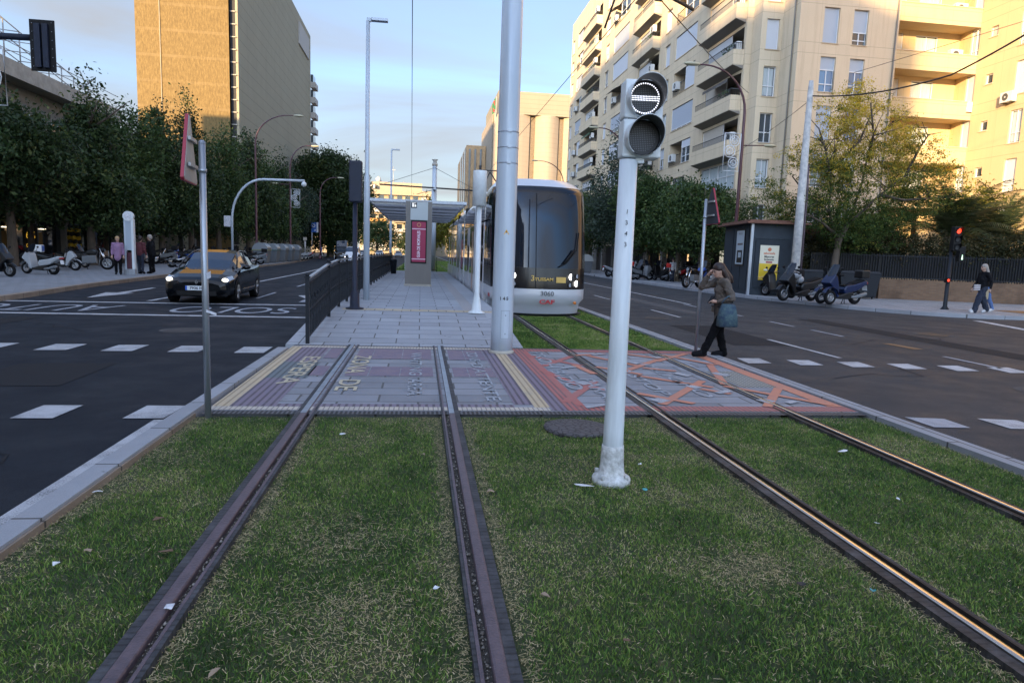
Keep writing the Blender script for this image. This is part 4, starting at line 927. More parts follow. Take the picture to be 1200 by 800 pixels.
for a, k in ((6.0, 5), (6.3, 3), (3.0, 3), (10.2, 4), (13.6, 5)): aircon(Fw, a-.9 if k == 5 else a-.3, ZK[k]+(1.9 if k == 5 else .25), tw, m='ac_white')

# tall slab on the left
ts = empty('tower_block', (0, 0, 0), 0, 'tall windowless golden brown slab tower above the trees on the left', 'tower block')
X0, X1, Y0, Y1, H = -34.6, -22.9, 91.0, 148.0, 44.0
b_ = MB(); b_.quad((X0, Y0, 0), (X1-.9, Y0, 0), (X1-.9, Y0, H), (X0, Y0, H), 'slab_front'); b_.quad((X0, Y1, 0), (X0, Y0, 0), (X0, Y0, H), (X0, Y1, H), 'slab_front')
b_.quad((X1, Y1, 0), (X0, Y1, 0), (X0, Y1, H), (X1, Y1, H), 'slab_front'); b_.quad((X0, Y0, H), (X1, Y0, H), (X1, Y1, H), (X0, Y1, H), 'concrete'); b_.build('wall', ts)
b_ = MB(); b_.quad((X1, Y0+1.0, 0), (X1, Y1, 0), (X1, Y1, H), (X1, Y0+1.0, H), 'slab_side'); b_.build('side_wall', ts)
b_ = MB(); b_.box(X1-.9, X1-.3, Y0+.55, Y0+1.2, 0, H, 'shop_dark'); b_.box(X1-.3, X1+.02, Y0+.6, Y0+.99, 0, H, 'slab_side')
for k in range(30): b_.box(X1-.85, X1-.2, Y0+.45, Y0+.6, 1.5*k, 1.5*k+.12, 'concrete')
b_.build('corner_slot', ts)
b_ = MB(); b_.box(-31.80, -31.72, Y0-.10, Y0-.01, 0, H, 'far_wall'); b_.build('drain_pipe', ts)
for k in range(8):
    b_ = MB(); z = 13+3.0*k; b_.box(X1+.01, X1+1.0, Y1-.2, Y1+3.5, z, z+1.1, 'far_white'); b_.box(X1+.01, X1+.5, Y1+.1, Y1+3.2, z+1.1, z+2.6, 'glass_window'); b_.build('balcony', ts)
b_ = MB(); b_.box(X1+.01, X1+.25, Y1-14, Y1-3, 38.6, 42.5, 'far_white'); b_.build('roof_sign', ts)

# low building with shops and a planted roof terrace, left
lo = empty('shop_building', (0, 0, 0), 0, 'low building with lit shops and a planted roof terrace behind the left trees', 'building')
b_ = MB(); XL = -26.0
b_.box(-44, XL, 34, 90, 3.6, 11.3, 'shop_stone'); b_.box(-44, XL-2.2, 34, 90, 0, 3.6, 'shop_dark'); b_.build('wall', lo)
b_ = MB(); b_.box(XL-.2, XL+1.2, 40, 62, 11.301, 12.3, 'concrete'); b_.box(-44, XL-.2, 34, 62, 11.301, 11.7, 'concrete'); b_.build('terrace_parapet', lo)
b_ = MB(); b_.box(-44, XL-3.0, 30, 47.3, 13.3, 14.3, 'shop_stone'); b_.box(-43, XL-4.0, 34, 45, 14.3, 16.0, 'concrete'); b_.box(-42, XL-4.4, 34, 47, 11.7, 13.3, 'shop_dark'); b_.build('roof', lo)
b_ = MB()
for k in range(9):
    y = 47.5+1.7*k; zt = 14.9-.28*k; b_.tube([(XL+.3, y, 12.3), (XL+.3, y, zt)], .04, 'sign_back_grey', 6); b_.tube([(XL-2.5, y, 12.3), (XL-2.5, y, zt+.2)], .04, 'sign_back_grey', 6)
    b_.tube([(XL+.3, y, zt), (XL-2.5, y, zt+.2)], .03, 'sign_back_grey', 6)
for xx, dz in ((XL+.3, 0), (XL-2.5, .2), (XL-1, .1)): b_.tube([(xx, 47, 15.0+dz), (xx, 61.5, 12.6+dz)], .035, 'sign_back_grey', 6)
for zz in (12.9, 13.4): b_.tube([(XL+.9, 45, zz), (XL+.9, 62, zz)], .025, 'sign_back_grey', 6)
b_.tube([(XL+.3, 56, 12.3), (XL+.3, 59, 14.0)], .07, 'sign_back_grey', 6); b_.tube([(XL+.3, 59, 12.3), (XL+.3, 57, 14.2)], .05, 'sign_back_grey', 6)
b_.build('pergola_frame', lo)
Fl = Face((XL-.6, 34), (0, 1), (1, 0))
for k in range(13):
    b_ = MB(); y = .6+4.2*k; fbox(b_, Fl, y-.5, y-.05, 0, 3.6, -.4, .3, 'shop_stone')
    m_ = ['glass_dark', 'lit_warm', 'glass_dark', 'glass_dark', 'glass_dark', 'glass_dark', 'glass_dark', 'lit_warm', 'glass_dark', 'lit_white'][k % 10]
    fbox(b_, Fl, y, y+3.6, .2, 3.0, -.1, -.05, 'glass_dark'); fbox(b_, Fl, y, y+3.6, 3.0, 3.5, -.1, .05, 'shop_dark')
    if m_ != 'glass_dark': fbox(b_, Fl, y+.3, y+.9, .3, 2.9, -.05, -.02, m_)
    if k in (2, 3, 4, 5): fbox(b_, Fl, y+.4, y+1.6, 2.2, 2.28, -.049, -.02, 'lit_tube'); fbox(b_, Fl, y+.5, y+1.1, .6, 2.0, -.049, -.03, 'far_band_orange')
    if k in (9, 10, 11): fbox(b_, Fl, y+.2, y+3.3, .2, 3.0, -.045, 0, 'slab_side')
    b_.build('shop_window', lo)
for k in range(12):
    for z in (4.8, 8.0): window(Face((XL, 34), (0, 1), (1, 0)), 1.5+4.4*k, 4.0+4.4*k, z, z+1.7, lo, 'glass', out=.01, cols=3)
# 60% poster and the shop names over the doors
po = MB(); po.box(-25.0, -24.95, 47.0, 48.6, .5, 2.5, 'black'); po.build('window_poster', lo)
text_mesh('60%', .62, 'lit_sign_yellow', 'poster_lettering', lo, (-24.94, 47.8, 1.75), frame_rot((0, 1, 0), (0, 0, 1)))
text_mesh('OFERTA', .30, 'lit_sign_yellow', 'poster_lettering', lo, (-24.94, 47.8, 1.1), frame_rot((0, 1, 0), (0, 0, 1)))
b_ = MB(); b_.box(-25.2, -25.0, 66.4, 68.0, 3.1, 3.6, 'lit_sign_yellow'); b_.build('shop_sign', lo)
# unseen blocks added on the left, outlines shaped to shade street and facades
def block(x0, x1, y0, y1, h, label, m='facade_beige', st=3.0):
    t = empty('apartment_building', (0, 0, 0), 0, label, 'apartment block', 'unseen blocks added on the left to shade the street')
    F = Face((x1, y0), (0, 1), (1, 0)); W = y1-y0; n = int(W/4.2); rects = []
    for i in range(n):
        for k in range(int(h/st)-1): rects.append((1.2+i*4.2, 3.0+i*4.2, 4.2+k*st, 5.8+k*st))
    b_ = MB(); wall(b_, F, W, 0, h, rects, m, .2)
    b_.quad((x0, y0, 0), (x1, y0, 0), (x1, y0, h), (x0, y0, h), m); b_.quad((x1, y1, 0), (x0, y1, 0), (x0, y1, h), (x1, y1, h), m); b_.quad((x0, y1, 0), (x0, y0, 0), (x0, y0, h), (x0, y1, h), m)
    b_.quad((x0, y0, h), (x1, y0, h), (x1, y1, h), (x0, y1, h), 'concrete')
    for q in rects: b_.add([F.at(q[0], q[2], -.18), F.at(q[1], q[2], -.18), F.at(q[1], q[3], -.18), F.at(q[0], q[3], -.18)], [(0, 1, 2, 3)], 'glass_window')
    b_.build('wall', t); return t
mat('stone_block', (.36, .34, .28), .85, var=.2, vscale=3, bump=.2)
mat('gate_metal', (.24, .27, .30), .5, .4, var=.1)
mat('paper', (.55, .56, .60), .8, var=.35, vscale=14)
mat('rust_brick', (.14, .045, .03), .85, var=.2)
block(-48, -30.5, -57, -40, 33.5, 'unseen apartment block behind the camera, shaped to shade the near right facade')
block(-48, -30.5, -66, -57, 36.0, 'unseen narrow apartment block behind the camera, shaped to shade the balcony recess')
block(-48, -30.5, -40, -22, 37.0, 'unseen taller apartment block behind the camera, shaped to shade the street and right facade')
block(-48, -30.5, -22, 3, 40.0, 'unseen tallest apartment block on the left, shaped to shade the middle of the right facade')
block(-38, -30.5, 3, 20, 31.0, 'unseen apartment block left of the view, shaped to shade the far end of the right facade')
block(-48, -30.5, -140, -66, 24.0, 'unseen lower apartment block furthest behind the camera, shaped to shade the street below the lit wing')

block(-48, -34, 38, 55, 24.0, 'unseen apartment block outside the left edge, added to shade the left street trees')
# far buildings
fb = empty('office_building', (0, 0, 0), 0, 'large pale office block with rounded piers and brown top floor behind the tram', 'office building')
b_ = MB(); YF = 160
for (x0, x1) in ((16.2, 24.6), (25.9, 31.4), (32.6, 39.5)):
    pts = []; n = 10
    for i in range(n+1):
        t_ = i/n; x = x0+(x1-x0)*t_; pts.append((x, YF-1.6*math.sin(PI*t_), 0))
    b_.prism([(x1, YF+1, 0), (x0, YF+1, 0)][::-1]+pts[::-1], (0, 0, 33.6), 'far_panel')
b_.build('pier', fb, recalc=True)
b_ = MB(); b_.box(16.2, 39.5, YF+.6, YF+30, 0, 33.5, 'far_slot'); b_.build('wall', fb)
b_ = MB(); b_.box(17.0, 39, YF-1.0, YF+29, 33.601, 38.6, 'far_top'); b_.build('roof', fb)
b_ = MB(); b_.box(16.0, 16.6, YF+1.5, YF+30, 0, 33.9, 'far_panel'); b_.build('side_wall', fb)
b_ = MB(); b_.box(11.0, 15.9, 175, 215, 0, 28.5, 'far_brick')
for k in range(3): b_.box(10.9, 11.0, 178+9*k, 182+9*k, 0, 28, 'glass_window')
wgt = empty('office_building', (0, 0, 0), 0, 'brown brick wing with vertical windows left of the pale office block', 'office building'); b_.build('wall', wgt)
b_ = MB()
for k in range(3):
    b_.box(11.6+1.4*k, 12.1+1.4*k, 174.9, 174.99, 1, 27.6, 'glass_window')
b_.build('window', wgt)
fl = empty('flag', (16.4, 158, 0), 0, 'small green and red flag on a pole beside the pale office block', 'flag')
b_ = MB(); b_.tube([(0, 0, 28), (0, 0, 37)], .06, 'far_white', 6); b_.build('flagpole', fl)
b_ = MB()
mat('flag_green', (0.02, 0.13, 0.05), .8); mat('flag_white', (.5, .5, .5), .8); mat('flag_red', (.35, .03, .03), .8)
for i, m_ in enumerate(('flag_green', 'flag_red', 'flag_green')):
    b_.loft([[(-.1-.5*i*.35, .0, 36.6-1.2*j-.5*i), (-.1-.5*(i+1)*.35-.25, .12*math.sin(j*2), 36.2-1.15*j-.5*i)] for j in range(3)], m_, closed=False, cap=False)
b_.build('cloth', fl)
# apartment house closing the street, Y = 230
fr = empty('apartment_building', (0, 0, 0), 0, 'white and orange apartment house with antennas closing the street behind the platform', 'apartment block')
b_ = MB(); x0, x1, y0, h = -20.0, 2.5, 230, 19.6
b_.box(x0, x1, y0, y0+20, 0, h, 'far_wall'); b_.box(x0+3.5, x1-2.4, y0+3, y0+18, h+1.6, h+4.4, 'far_wall'); b_.box(x0+.5, x0+4.8, y0+.5, y0+10, h+1.6, h+3.3, 'far_white'); b_.build('wall', fr)
b_ = MB(); b_.box(x0-.6, x1+.6, y0-1.3, y0+20, h, h+1.6, 'far_wall'); b_.build('roof', fr)
for k in range(6):
    z = 1.5+3.1*k
    b_ = MB(); b_.box(x0+.5, x0+8.5, y0-1.4, y0-.01, z, z+1.0, 'far_band_orange' if k % 2 or k == 5 else 'far_white'); b_.box(x0+11, x1-.5, y0-1.4, y0-.01, z, z+1.0, 'far_wall' if k % 2 else 'far_white'); b_.build('balcony', fr)
    for x in (x0+1, x0+3.4, x0+6, x0+9.2, x0+12, x0+14.6, x0+17.2, x0+20):
        b_ = MB(); b_.box(x, x+1.7, y0-.05, y0-.012, z+1.1, z+2.6, 'glass_dark' if random.random() < .7 else 'shutter_grey'); b_.build('window', fr)
b_ = MB()
for x, zt in ((-18.5, 27), (-14.5, 26.3), (-13.8, 25.8), (-9.5, 29.5), (-6.0, 25)): b_.tube([(x, y0+6, h+1), (x, y0+6, zt)], .09, 'sign_back_grey', 5); b_.box(x-.6, x+.6, y0+5.9, y0+6.1, zt-1.2, zt-1.0, 'far_white')
b_.sphere((-14.5, y0+5, 25.0), .8, 'far_white', 10, 6, (1, .3, 1)); b_.build('antenna', fr)
b_ = MB(); b_.box(-80, -26, 250, 275, 0, 16, 'far_wall'); t_ = b_.build('apartment_building', label='pale distant building mostly hidden behind the big dark round tree', cat='apartment block')
b_ = MB(); b_.box(3.5, 10, 240, 262, 0, 10, 'far_wall'); b_.box(3.4, 10.1, 239.9, 262.1, 10, 10.6, 'far_white'); t_ = b_.build('apartment_building', label='small distant building at the end of the tram line', cat='apartment block')

# ------------------------------------------------------------------ trees
def leaf_cloud(name, blobs, n, size, m, parent, seed=0, gap=0.35, flat=1.0, tone=(0.45, 0.22), top_tone=0.0, fine=26, zsplit=None, inner=.25, droop=0.0):
    """thousands of small leaf faces gathered in clumps through the volume of the crown"""
    r = np.random.default_rng(seed); vol = np.array([b[3]*b[4]*b[5] for b in blobs]); pr = vol/vol.sum()
    nc = max(8, n//fine); bi = r.choice(len(blobs), nc, p=pr); B = np.array(blobs)[bi]
    d = r.normal(size=(nc, 3)); d /= np.linalg.norm(d, axis=1)[:, None]
    rad = np.where(r.random(nc) < inner, r.uniform(.2, .75, nc), r.uniform(.78, 1.06, nc)+r.normal(0, .05, nc))
    C = B[:, :3]+d*B[:, 3:6]*rad[:, None]
    if gap:
        u = np.sin(C[:, 0]*1.7+seed)+np.sin(C[:, 1]*1.9+seed*2)+np.sin(C[:, 2]*2.3+seed*3); C = C[u > -3+gap*4.2]; nc = len(C)
    cs = size*r.uniform(1.6, 3.6, nc); ct = r.normal(tone[0], tone[1], nc)
    if zsplit is not None: ct += np.clip((C[:, 2]-zsplit[0])/zsplit[1], -1, 1)*zsplit[2]
    ct += top_tone*np.clip(d[:nc, 2], 0, 1) if top_tone else 0
    P = np.repeat(C, fine, 0)+r.normal(size=(nc*fine, 3))*np.repeat(cs, fine)[:, None]*np.array([1, 1, flat]); N = len(P)
    a = r.normal(size=(N, 3)); a /= np.linalg.norm(a, axis=1)[:, None]; b_ = r.normal(size=(N, 3)); b_ -= (a*b_).sum(1)[:, None]*a; b_ /= np.linalg.norm(b_, axis=1)[:, None]
    s_ = size*r.uniform(.5, 1.25, N)[:, None]
    v = np.stack([P-a*s_, P-b_*s_*.5-a*s_*.1, P+a*s_, P+b_*s_*.5-a*s_*.1], 1)
    tn = np.clip(np.repeat(ct, fine)+r.normal(0, .10, N), 0, 1)
    return fast_mesh(name, v.reshape(-1, 3), N, [(0, 1, 2, 3)], 4, tn, m, parent)
def limbs(mb, base, top, r0, n, spread, m, seed, rise=.8):
    r = random.Random(seed); base, top = Vector(base), Vector(top)
    pts = [base+(top-base)*t+Vector((r.uniform(-.12, .12), r.uniform(-.12, .12), 0))*(t*2) for t in (0, .25, .5, .75, 1)]
    mb.tube([base+Vector((0, 0, -.15)), base+Vector((0, 0, .12))]+pts[1:], [r0*1.35, r0*1.1, r0*.9, r0*.8, r0*.6, r0*.3], m, 9)
    for k in range(n):
        t = r.uniform(.42, .95); p = base+(top-base)*t; a = 2*PI*k/n+r.uniform(-.5, .5); L_ = spread*r.uniform(.6, 1.1)
        q = p+Vector((math.cos(a)*L_*.5, math.sin(a)*L_*.5, L_*.4*rise)); e = p+Vector((math.cos(a)*L_, math.sin(a)*L_, L_*.85*rise))
        mb.tube([p, q, e], [r0*.42, r0*.26, r0*.08], m, 6)
        for j in range(2):
            e2 = q+Vector((r.uniform(-1, 1), r.uniform(-1, 1), r.uniform(.2, .9)))*L_*.45; mb.tube([q, e2], [r0*.16, r0*.04], m, 5)
def tree(name, loc, h, w, clear, label, m='leaf_dark', n=9000, size=.16, seed=1, bark='bark', r0=.17, shape='oval', group=None, cat='tree', **kw):
    t = empty(name, loc, 0, label, cat, group); mb = MB(); limbs(mb, (0, 0, 0), (0, 0, h*.8), r0, 7, w*.75, bark, seed); mb.build('trunk', t)
    r = random.Random(seed); bl = []
    ch = h-clear
    if shape == 'oval':
        bl.append((0, 0, clear+ch*.42, w*.72, w*.72, ch*.40))
        for k in range(9):
            a = 2*PI*k/9+r.uniform(-.3, .3); zz = clear+ch*r.uniform(.18, .7); rr = w*r.uniform(.42, .68)
            bl.append((math.cos(a)*rr, math.sin(a)*rr, zz, w*r.uniform(.3, .46), w*r.uniform(.3, .46), ch*r.uniform(.16, .26)))
        for k in range(4): bl.append((r.uniform(-.3, .3)*w, r.uniform(-.3, .3)*w, clear+ch*r.uniform(.72, .88), w*r.uniform(.18, .34), w*r.uniform(.18, .34), ch*r.uniform(.10, .2)))
    elif shape == 'spire':
        for k in range(11):
            f = k/10; a = r.uniform(0, 2*PI); bl.append((math.cos(a)*w*.3*(1-f), math.sin(a)*w*.3*(1-f), clear+ch*(.12+.8*f), w*(.75-.62*f)*r.uniform(.8, 1.15), w*(.75-.62*f)*r.uniform(.8, 1.15), ch*.13*r.uniform(.8, 1.2)))
    elif shape == 'dome':
        bl.append((0, 0, clear+ch*.45, w*.9, w*.9, ch*.5))
        for k in range(16):
            a = 2*PI*k/16; e = r.uniform(-.3, 1.2); bl.append((math.cos(a)*math.cos(e)*w*.8, math.sin(a)*math.cos(e)*w*.8, clear+ch*.45+math.sin(e)*ch*.42, w*.26, w*.26, ch*.16))
    leaf_cloud('crown', bl, n, size, m, t, seed, **kw)
    return t
GL = 'street trees along the left pavement'
left_trees = [(-22.5, 32, 8.0, 4.2, 'leaf_mid'), (-21, 38.5, 8.9, 3.9, 'leaf_dark'), (-19.6, 44.0, 10.5, 3.5, 'leaf_dark'), (-20.5, 50.0, 10.8, 3.4, 'leaf_mid'), (-19.5, 55.0, 12.4, 3.2, 'leaf_dark'),
              (-19.3, 61.0, 13.6, 3.2, 'leaf_dark'), (-19.0, 68.0, 12.8, 3.5, 'leaf_mid'), (-18.3, 76.0, 13.5, 3.8, 'leaf_dark'), (-18.8, 85.0, 12.5, 4.2, 'leaf_mid'), (-19.0, 96.0, 13.5, 4.6, 'leaf_dark'), (-21.0, 110, 14.0, 5.2, 'leaf_blue')]
lt_labels = ['leafy dark tree cut off by the left edge of the photograph', 'dark street tree behind the red scooters at far left', 'dense street tree beside the old woman in the lilac coat', 'low dark street tree between the shops and the white totem',
             'street tree with pointed top in front of the shop with the yellow sign', 'tall pointed street tree before the left edge of the golden slab tower', 'street tree before the golden slab tower, left of the sign pole', 'tall spire topped street tree right behind the red edged sign',
             'broad street tree beside the dark corner of the slab tower', 'tall street tree above the row of grey waste containers', 'bluish green street tree beside the purple lamp post with the light decoration']
for i, (x, y, h, w, m_) in enumerate(left_trees):
    tree('street_tree', (x, y, .1), h, w*1.06, 2.5, lt_labels[i], m_, 26000 if i < 6 else 20000, .13 if i < 7 else .17, 20+i, 'bark', .24, 'spire' if i in (2, 4, 5, 7, 8, 9) else 'oval', GL, gap=.12 if i in (2, 4, 5, 7, 8, 9) else .05, inner=.35)
for i, (x, y) in enumerate(((-24.5, 47), (-24.8, 58), (-24.6, 66), (-23.5, 78))):
    tree('street_tree', (x, y, .1), (8.0, 7.6, 8.0, 8.4)[i], 3.2, 2.6, ['second row tree hiding the shop building near the 60% poster', 'second row tree behind the white totem', 'second row tree behind the black car', 'second row tree beneath the slab tower'][i], 'leaf_dark', 16000, .18, 60+i, 'bark', .2, 'oval', GL, gap=.05, inner=.4)
tree('round_tree', (-16.4, 128, 0), 19.0, 7.4, 2.4, 'huge round dark green tree at the bend of the left road', 'leaf_dark', 90000, .24, 41, 'bark', .6, 'dome', None, gap=.0, inner=.4)
tree('round_tree', (-27.0, 138, 0), 17.0, 7.5, 2.6, 'dark tree behind the blue and white parking sign', 'leaf_dark', 30000, .3, 42, 'bark', .5, 'oval', None, gap=.0)
tree('pine_tree', (-11.5, 185, 0), 9.5, 5.5, 2.0, 'dark green tree under the left part of the shelter roof', 'leaf_mid', 7000, .3, 43, 'bark', .4, 'dome')
tree('lit_tree', (1.5, 150, 0), 12.6, 6.0, 2.0, 'yellow green tree showing above the shelter roof', 'leaf_gold', 9000, .28, 44, 'bark', .4, 'oval', None, gap=.08)
tree('lit_tree', (8.0, 140, 0), 10.5, 4.2, 1.5, 'yellow green tree beneath the shelter roof beside the tram', 'leaf_gold', 7000, .25, 45, 'bark', .35, 'oval', None, gap=.08)
tree('dark_tree', (-3.5, 215, 0), 8.0, 5.0, 1.0, 'small dark tree at the street end behind the totem', 'leaf_dark', 4000, .3, 46, 'bark', .35)
tree('dark_tree', (13.0, 190, 0), 9.0, 6.0, 1.0, 'dark tree behind the rear of the tram', 'leaf_mid', 4000, .3, 47, 'bark', .35)
GR = 'street trees along the right pavement'
rt = [(17.8, 60.0, 12.8, 3.6, 'leaf_blue', 'tall bluish green street tree between tram and signal post'), (17.6, 51.5, 8.4, 2.9, 'leaf_mid', 'street tree just right of the white signal post'), (18.2, 46.6, 7.2, 2.4, 'leaf_mid', 'rounded street tree behind the parked motorcycles'),
      (18.2, 42.4, 6.7, 2.3, 'leaf_mid', 'low street tree behind the triangular sign on the right'), (17.6, 70.5, 8.5, 3.2, 'leaf_mid', 'street tree beside the right edge of the tram'), (18.3, 83, 9, 3.5, 'leaf_mid', 'street tree hidden behind the tram')]
for i, (x, y, h, w, m_, lb) in enumerate(rt):
    tree('street_tree', (x, y, .1), h, w*1.1, 2.0, lb, m_, 24000, .12, 80+i, 'bark_pale', .17, 'oval', GR, gap=.06, inner=.3)
tree('shrub', (18.6, 37.5, .1), 5.2, 1.5, 1.8, 'small bushy tree behind the kiosk roof', 'leaf_mid', 3500, .09, 90, 'bark', .07, 'oval', None, gap=.2, cat='shrub')

# large locust tree with yellowing leaves beside the pale pole
lt = empty('yellowing_tree', (19.75, 30.3, .1), 0, 'big loose tree with yellow autumn leaves above the garden wall', 'tree'); mb = MB()
br = [((0, 0, -.1), (-.05, 0, 1.4), (.1, .1, 2.6), (.5, 0, 3.6)), ((.1, .1, 2.4), (-.6, 0, 4.2), (-.5, .2, 6.2), (-.3, 0, 8.6)), ((.5, 0, 3.5), (1.8, -.2, 4.9), (3.2, 0, 5.9), (4.6, .2, 6.3)), ((.4, 0, 3.2), (1.4, .6, 5.6), (1.6, .6, 7.4), (2.6, .3, 8.6)),
      ((-.5, 0, 4.0), (-1.7, .3, 4.9), (-2.6, 0, 5.6)), ((1.8, -.2, 4.9), (2.9, -.5, 4.7), (4.7, -.4, 4.9), (6.2, -.2, 5.0)), ((-.5, .2, 6.0), (.5, -.2, 7.3), (1.3, 0, 9.2)), ((0, 0, 2.9), (-1.2, -.5, 3.5), (-2.4, -.6, 4.0)), ((1.6, .6, 6.6), (.9, -.6, 7.6), (.4, -.9, 8.9)),
      ((3.2, 0, 5.9), (3.9, .2, 7.2), (4.2, 0, 7.9)), ((-.5, .1, 5.2), (-1.2, -.3, 6.8), (-1.6, -.2, 7.8))]
for i, b0 in enumerate(br): mb.tube(b0, [.24, .18, .15, .09][:len(b0)] if i == 0 else [(.075, .05, .028, .008)[min(k, 3)] for k in range(len(b0))], 'bark', 8)
rr_ = random.Random(5)
for b0 in br[1:]:
    for k in range(7):
        t = rr_.uniform(.3, 1); i = min(int(t*(len(b0)-1)), len(b0)-2); p = Vector(b0[i]).lerp(Vector(b0[i+1]), t*(len(b0)-1)-i); q = p+Vector((rr_.uniform(-1, 1), rr_.uniform(-1, 1), rr_.uniform(-.2, 1)))*1.0; mb.tube([p, q], [.028, .008], 'bark', 5)
mb.build('trunk', lt)
bl = [(-1.4, 0, 4.4, 1.9, 1.6, 1.1), (-.4, 0, 6.0, 1.9, 1.6, 1.3), (1.6, .2, 5.6, 2.0, 1.7, 1.4), (3.6, 0, 5.2, 1.9, 1.5, 1.1), (5.0, 0, 5.2, 1.6, 1.3, .9), (-.2, 0, 8.2, 1.5, 1.3, 1.2), (1.6, 0, 8.0, 1.8, 1.4, 1.1), (.6, 0, 9.3, 1.2, 1.0, .8), (-1.9, 0, 6.6, 1.0, .9, .8), (3.3, .2, 7.3, 1.6, 1.2, .9), (0.6, -.2, 3.6, 1.9, 1.4, .9), (2.8, -.3, 3.9, 1.7, 1.2, .8), (-2.3, 0, 3.7, 1.0, .9, .6), (-2.9, .3, 5.0, 1.2, .9, .8), (1.3, -.5, 2.9, 1.7, 1.0, .7), (0.2, .4, 3.0, 1.5, .9, .8), (4.9, .2, 6.4, 1.3, 1.0, .7), (-3.0, .2, 3.9, .9, .7, .6)]
bl = [(a*1.04+.05, b+.3, c, d*1.12, e, f*1.15) for a, b, c, d, e, f in bl]
leaf_cloud('crown', bl, 95000, .050, 'leaf_yellow', lt, 77, gap=.33, flat=.6, tone=(.48, .22), zsplit=(5.8, 2.4, .40), inner=.55)  # leaf tone shifts towards yellow with height
# dark green broad-leaved tree low behind the scooters
tree('dark_tree', (22.8, 32.6, .1), 4.6, 1.9, 1.2, 'dark shrub like tree against the garden fence behind the blue scooter', 'leaf_mid', 6000, .10, 91, 'bark', .09, 'oval', None, gap=.15)
# palms behind the hedge
def palm(loc, h, L_, nf, label, seed):
    t = empty('palm_tree', loc, 0, label, 'palm', 'palms behind the garden wall'); r = random.Random(seed); mb = MB(); mb.tube([(0, 0, -.1), (0, 0, h*.5), (0, 0, h)], [.34, .30, .34], 'bark', 10); mb.build('trunk', t)
    vv, tn = [], []
    for k in range(nf):
        a = 2*PI*k/nf+r.uniform(-.2, .2); el = r.uniform(.35, 1.42); l = L_*r.uniform(.75, 1.1); prev = None; n = 22
        d = Vector((math.cos(a), math.sin(a), 0)); sd = Vector((-math.sin(a), math.cos(a), 0))
        for i in range(n+1):
            s_ = i/n; p = Vector((0, 0, h))+d*(l*s_*math.cos(el*(1-.35*s_)))+Vector((0, 0, l*(math.sin(el)*s_*1.50-(.62+.25*math.cos(el))*s_*s_*.85)))
            if prev is not None:
                w = (.62*math.sin(PI*min(1, s_*.88+.10))+.04)*L_/3
                dirp = (p-prev).normalized(); 
                for sg in (-1, 1):
                    for q in (0, .5):
                        b0 = prev.lerp(p, q); tip = b0+sd*sg*w+dirp*w*.55+Vector((0, 0, -w*.30+r.uniform(-.05, .05))); wd = dirp*.024*L_/3
                        vv += [b0-wd, b0+wd, tip+wd*.2, tip-wd*.2]; tn.append(r.uniform(0, 1))
                vv += [prev+sd*.02, p+sd*.02, p-sd*.02, prev-sd*.02]; tn.append(.2)
            prev = p
    fast_mesh('fronds', np.array([list(v) for v in vv]), len(tn), [(0, 1, 2, 3)], 4, np.array(tn), 'leaf_palm', t)
palm((27.3, 32.2, 0), 3.3, 3.9, 26, 'tall dark palm with arching fronds behind the hedge at right', 3)
palm((31.0, 33.0, 0), 3.0, 3.5, 24, 'dark palm cut off by the right edge of the photograph', 4)
palm((23.4, 33.4, 0), 2.3, 2.6, 34, 'smaller dark palm between the yellowing tree and the taller palm', 6)
tree('lit_tree', (32.5, 36.5, 0), 6.6, 2.1, 1.5, 'bright yellow green tree top at the right edge above the palms', 'leaf_gold', 7000, .10, 92, 'bark', .12, 'oval', None, gap=.1)

# garden wall, fence and hedge on the right
gwp = [(19.2, 31.5), (22.3, 30.4), (28.3, 28.2), (42, 23.2)]
def along(pts, f):
    for a, b_ in zip(pts[:-1], pts[1:]): f(Vector((*a, 0)), Vector((*b_, 0)))
mb = MB(); 
along(gwp[1:], lambda a, b_: mb.obox((a+b_)/2+Vector((0, 0, .5)), b_-a, Vector((0, 0, 1)).cross(b_-a), (0, 0, 1), (b_-a).length/2+.1, .16, .56, 'brick_wall2'))
m, nt, bb, oc = newmat('brick_wall2', .85)
_br = _n(nt, 'ShaderNodeTexBrick'); _br.inputs['Scale'].default_value = 1; _br.inputs['Brick Width'].default_value = .25; _br.inputs['Row Height'].default_value = .065; _br.inputs['Mortar Size'].default_value = .008
_br.inputs['Color1'].default_value = (.14, .078, .042, 1); _br.inputs['Color2'].default_value = (.19, .108, .058, 1); _br.inputs['Mortar'].default_value = (.13, .10, .075, 1)
_sp = _n(nt, 'ShaderNodeSeparateXYZ'); nt.links.new(oc, _sp.inputs[0]); _cb = _n(nt, 'ShaderNodeCombineXYZ'); nt.links.new(_sp.outputs[0], _cb.inputs[0]); nt.links.new(_sp.outputs[2], _cb.inputs[1]); nt.links.new(_cb.outputs[0], _br.inputs['Vector'])
nt.links.new(mix_rgb(nt, ramp(nt, noise(nt, oc, .9, 6, .7), [(.45, 0.0), (.7, .8)]), _br.outputs[0], (.45, .42, .4), 'MULTIPLY'), bb.inputs['Base Color'])
mb.build('garden_wall', label='low brown brick garden wall along the right pavement', cat='wall')
gf = empty('garden_fence', (0, 0, 0), 0, 'dark vertical bar fence on top of the brick garden wall', 'fence')
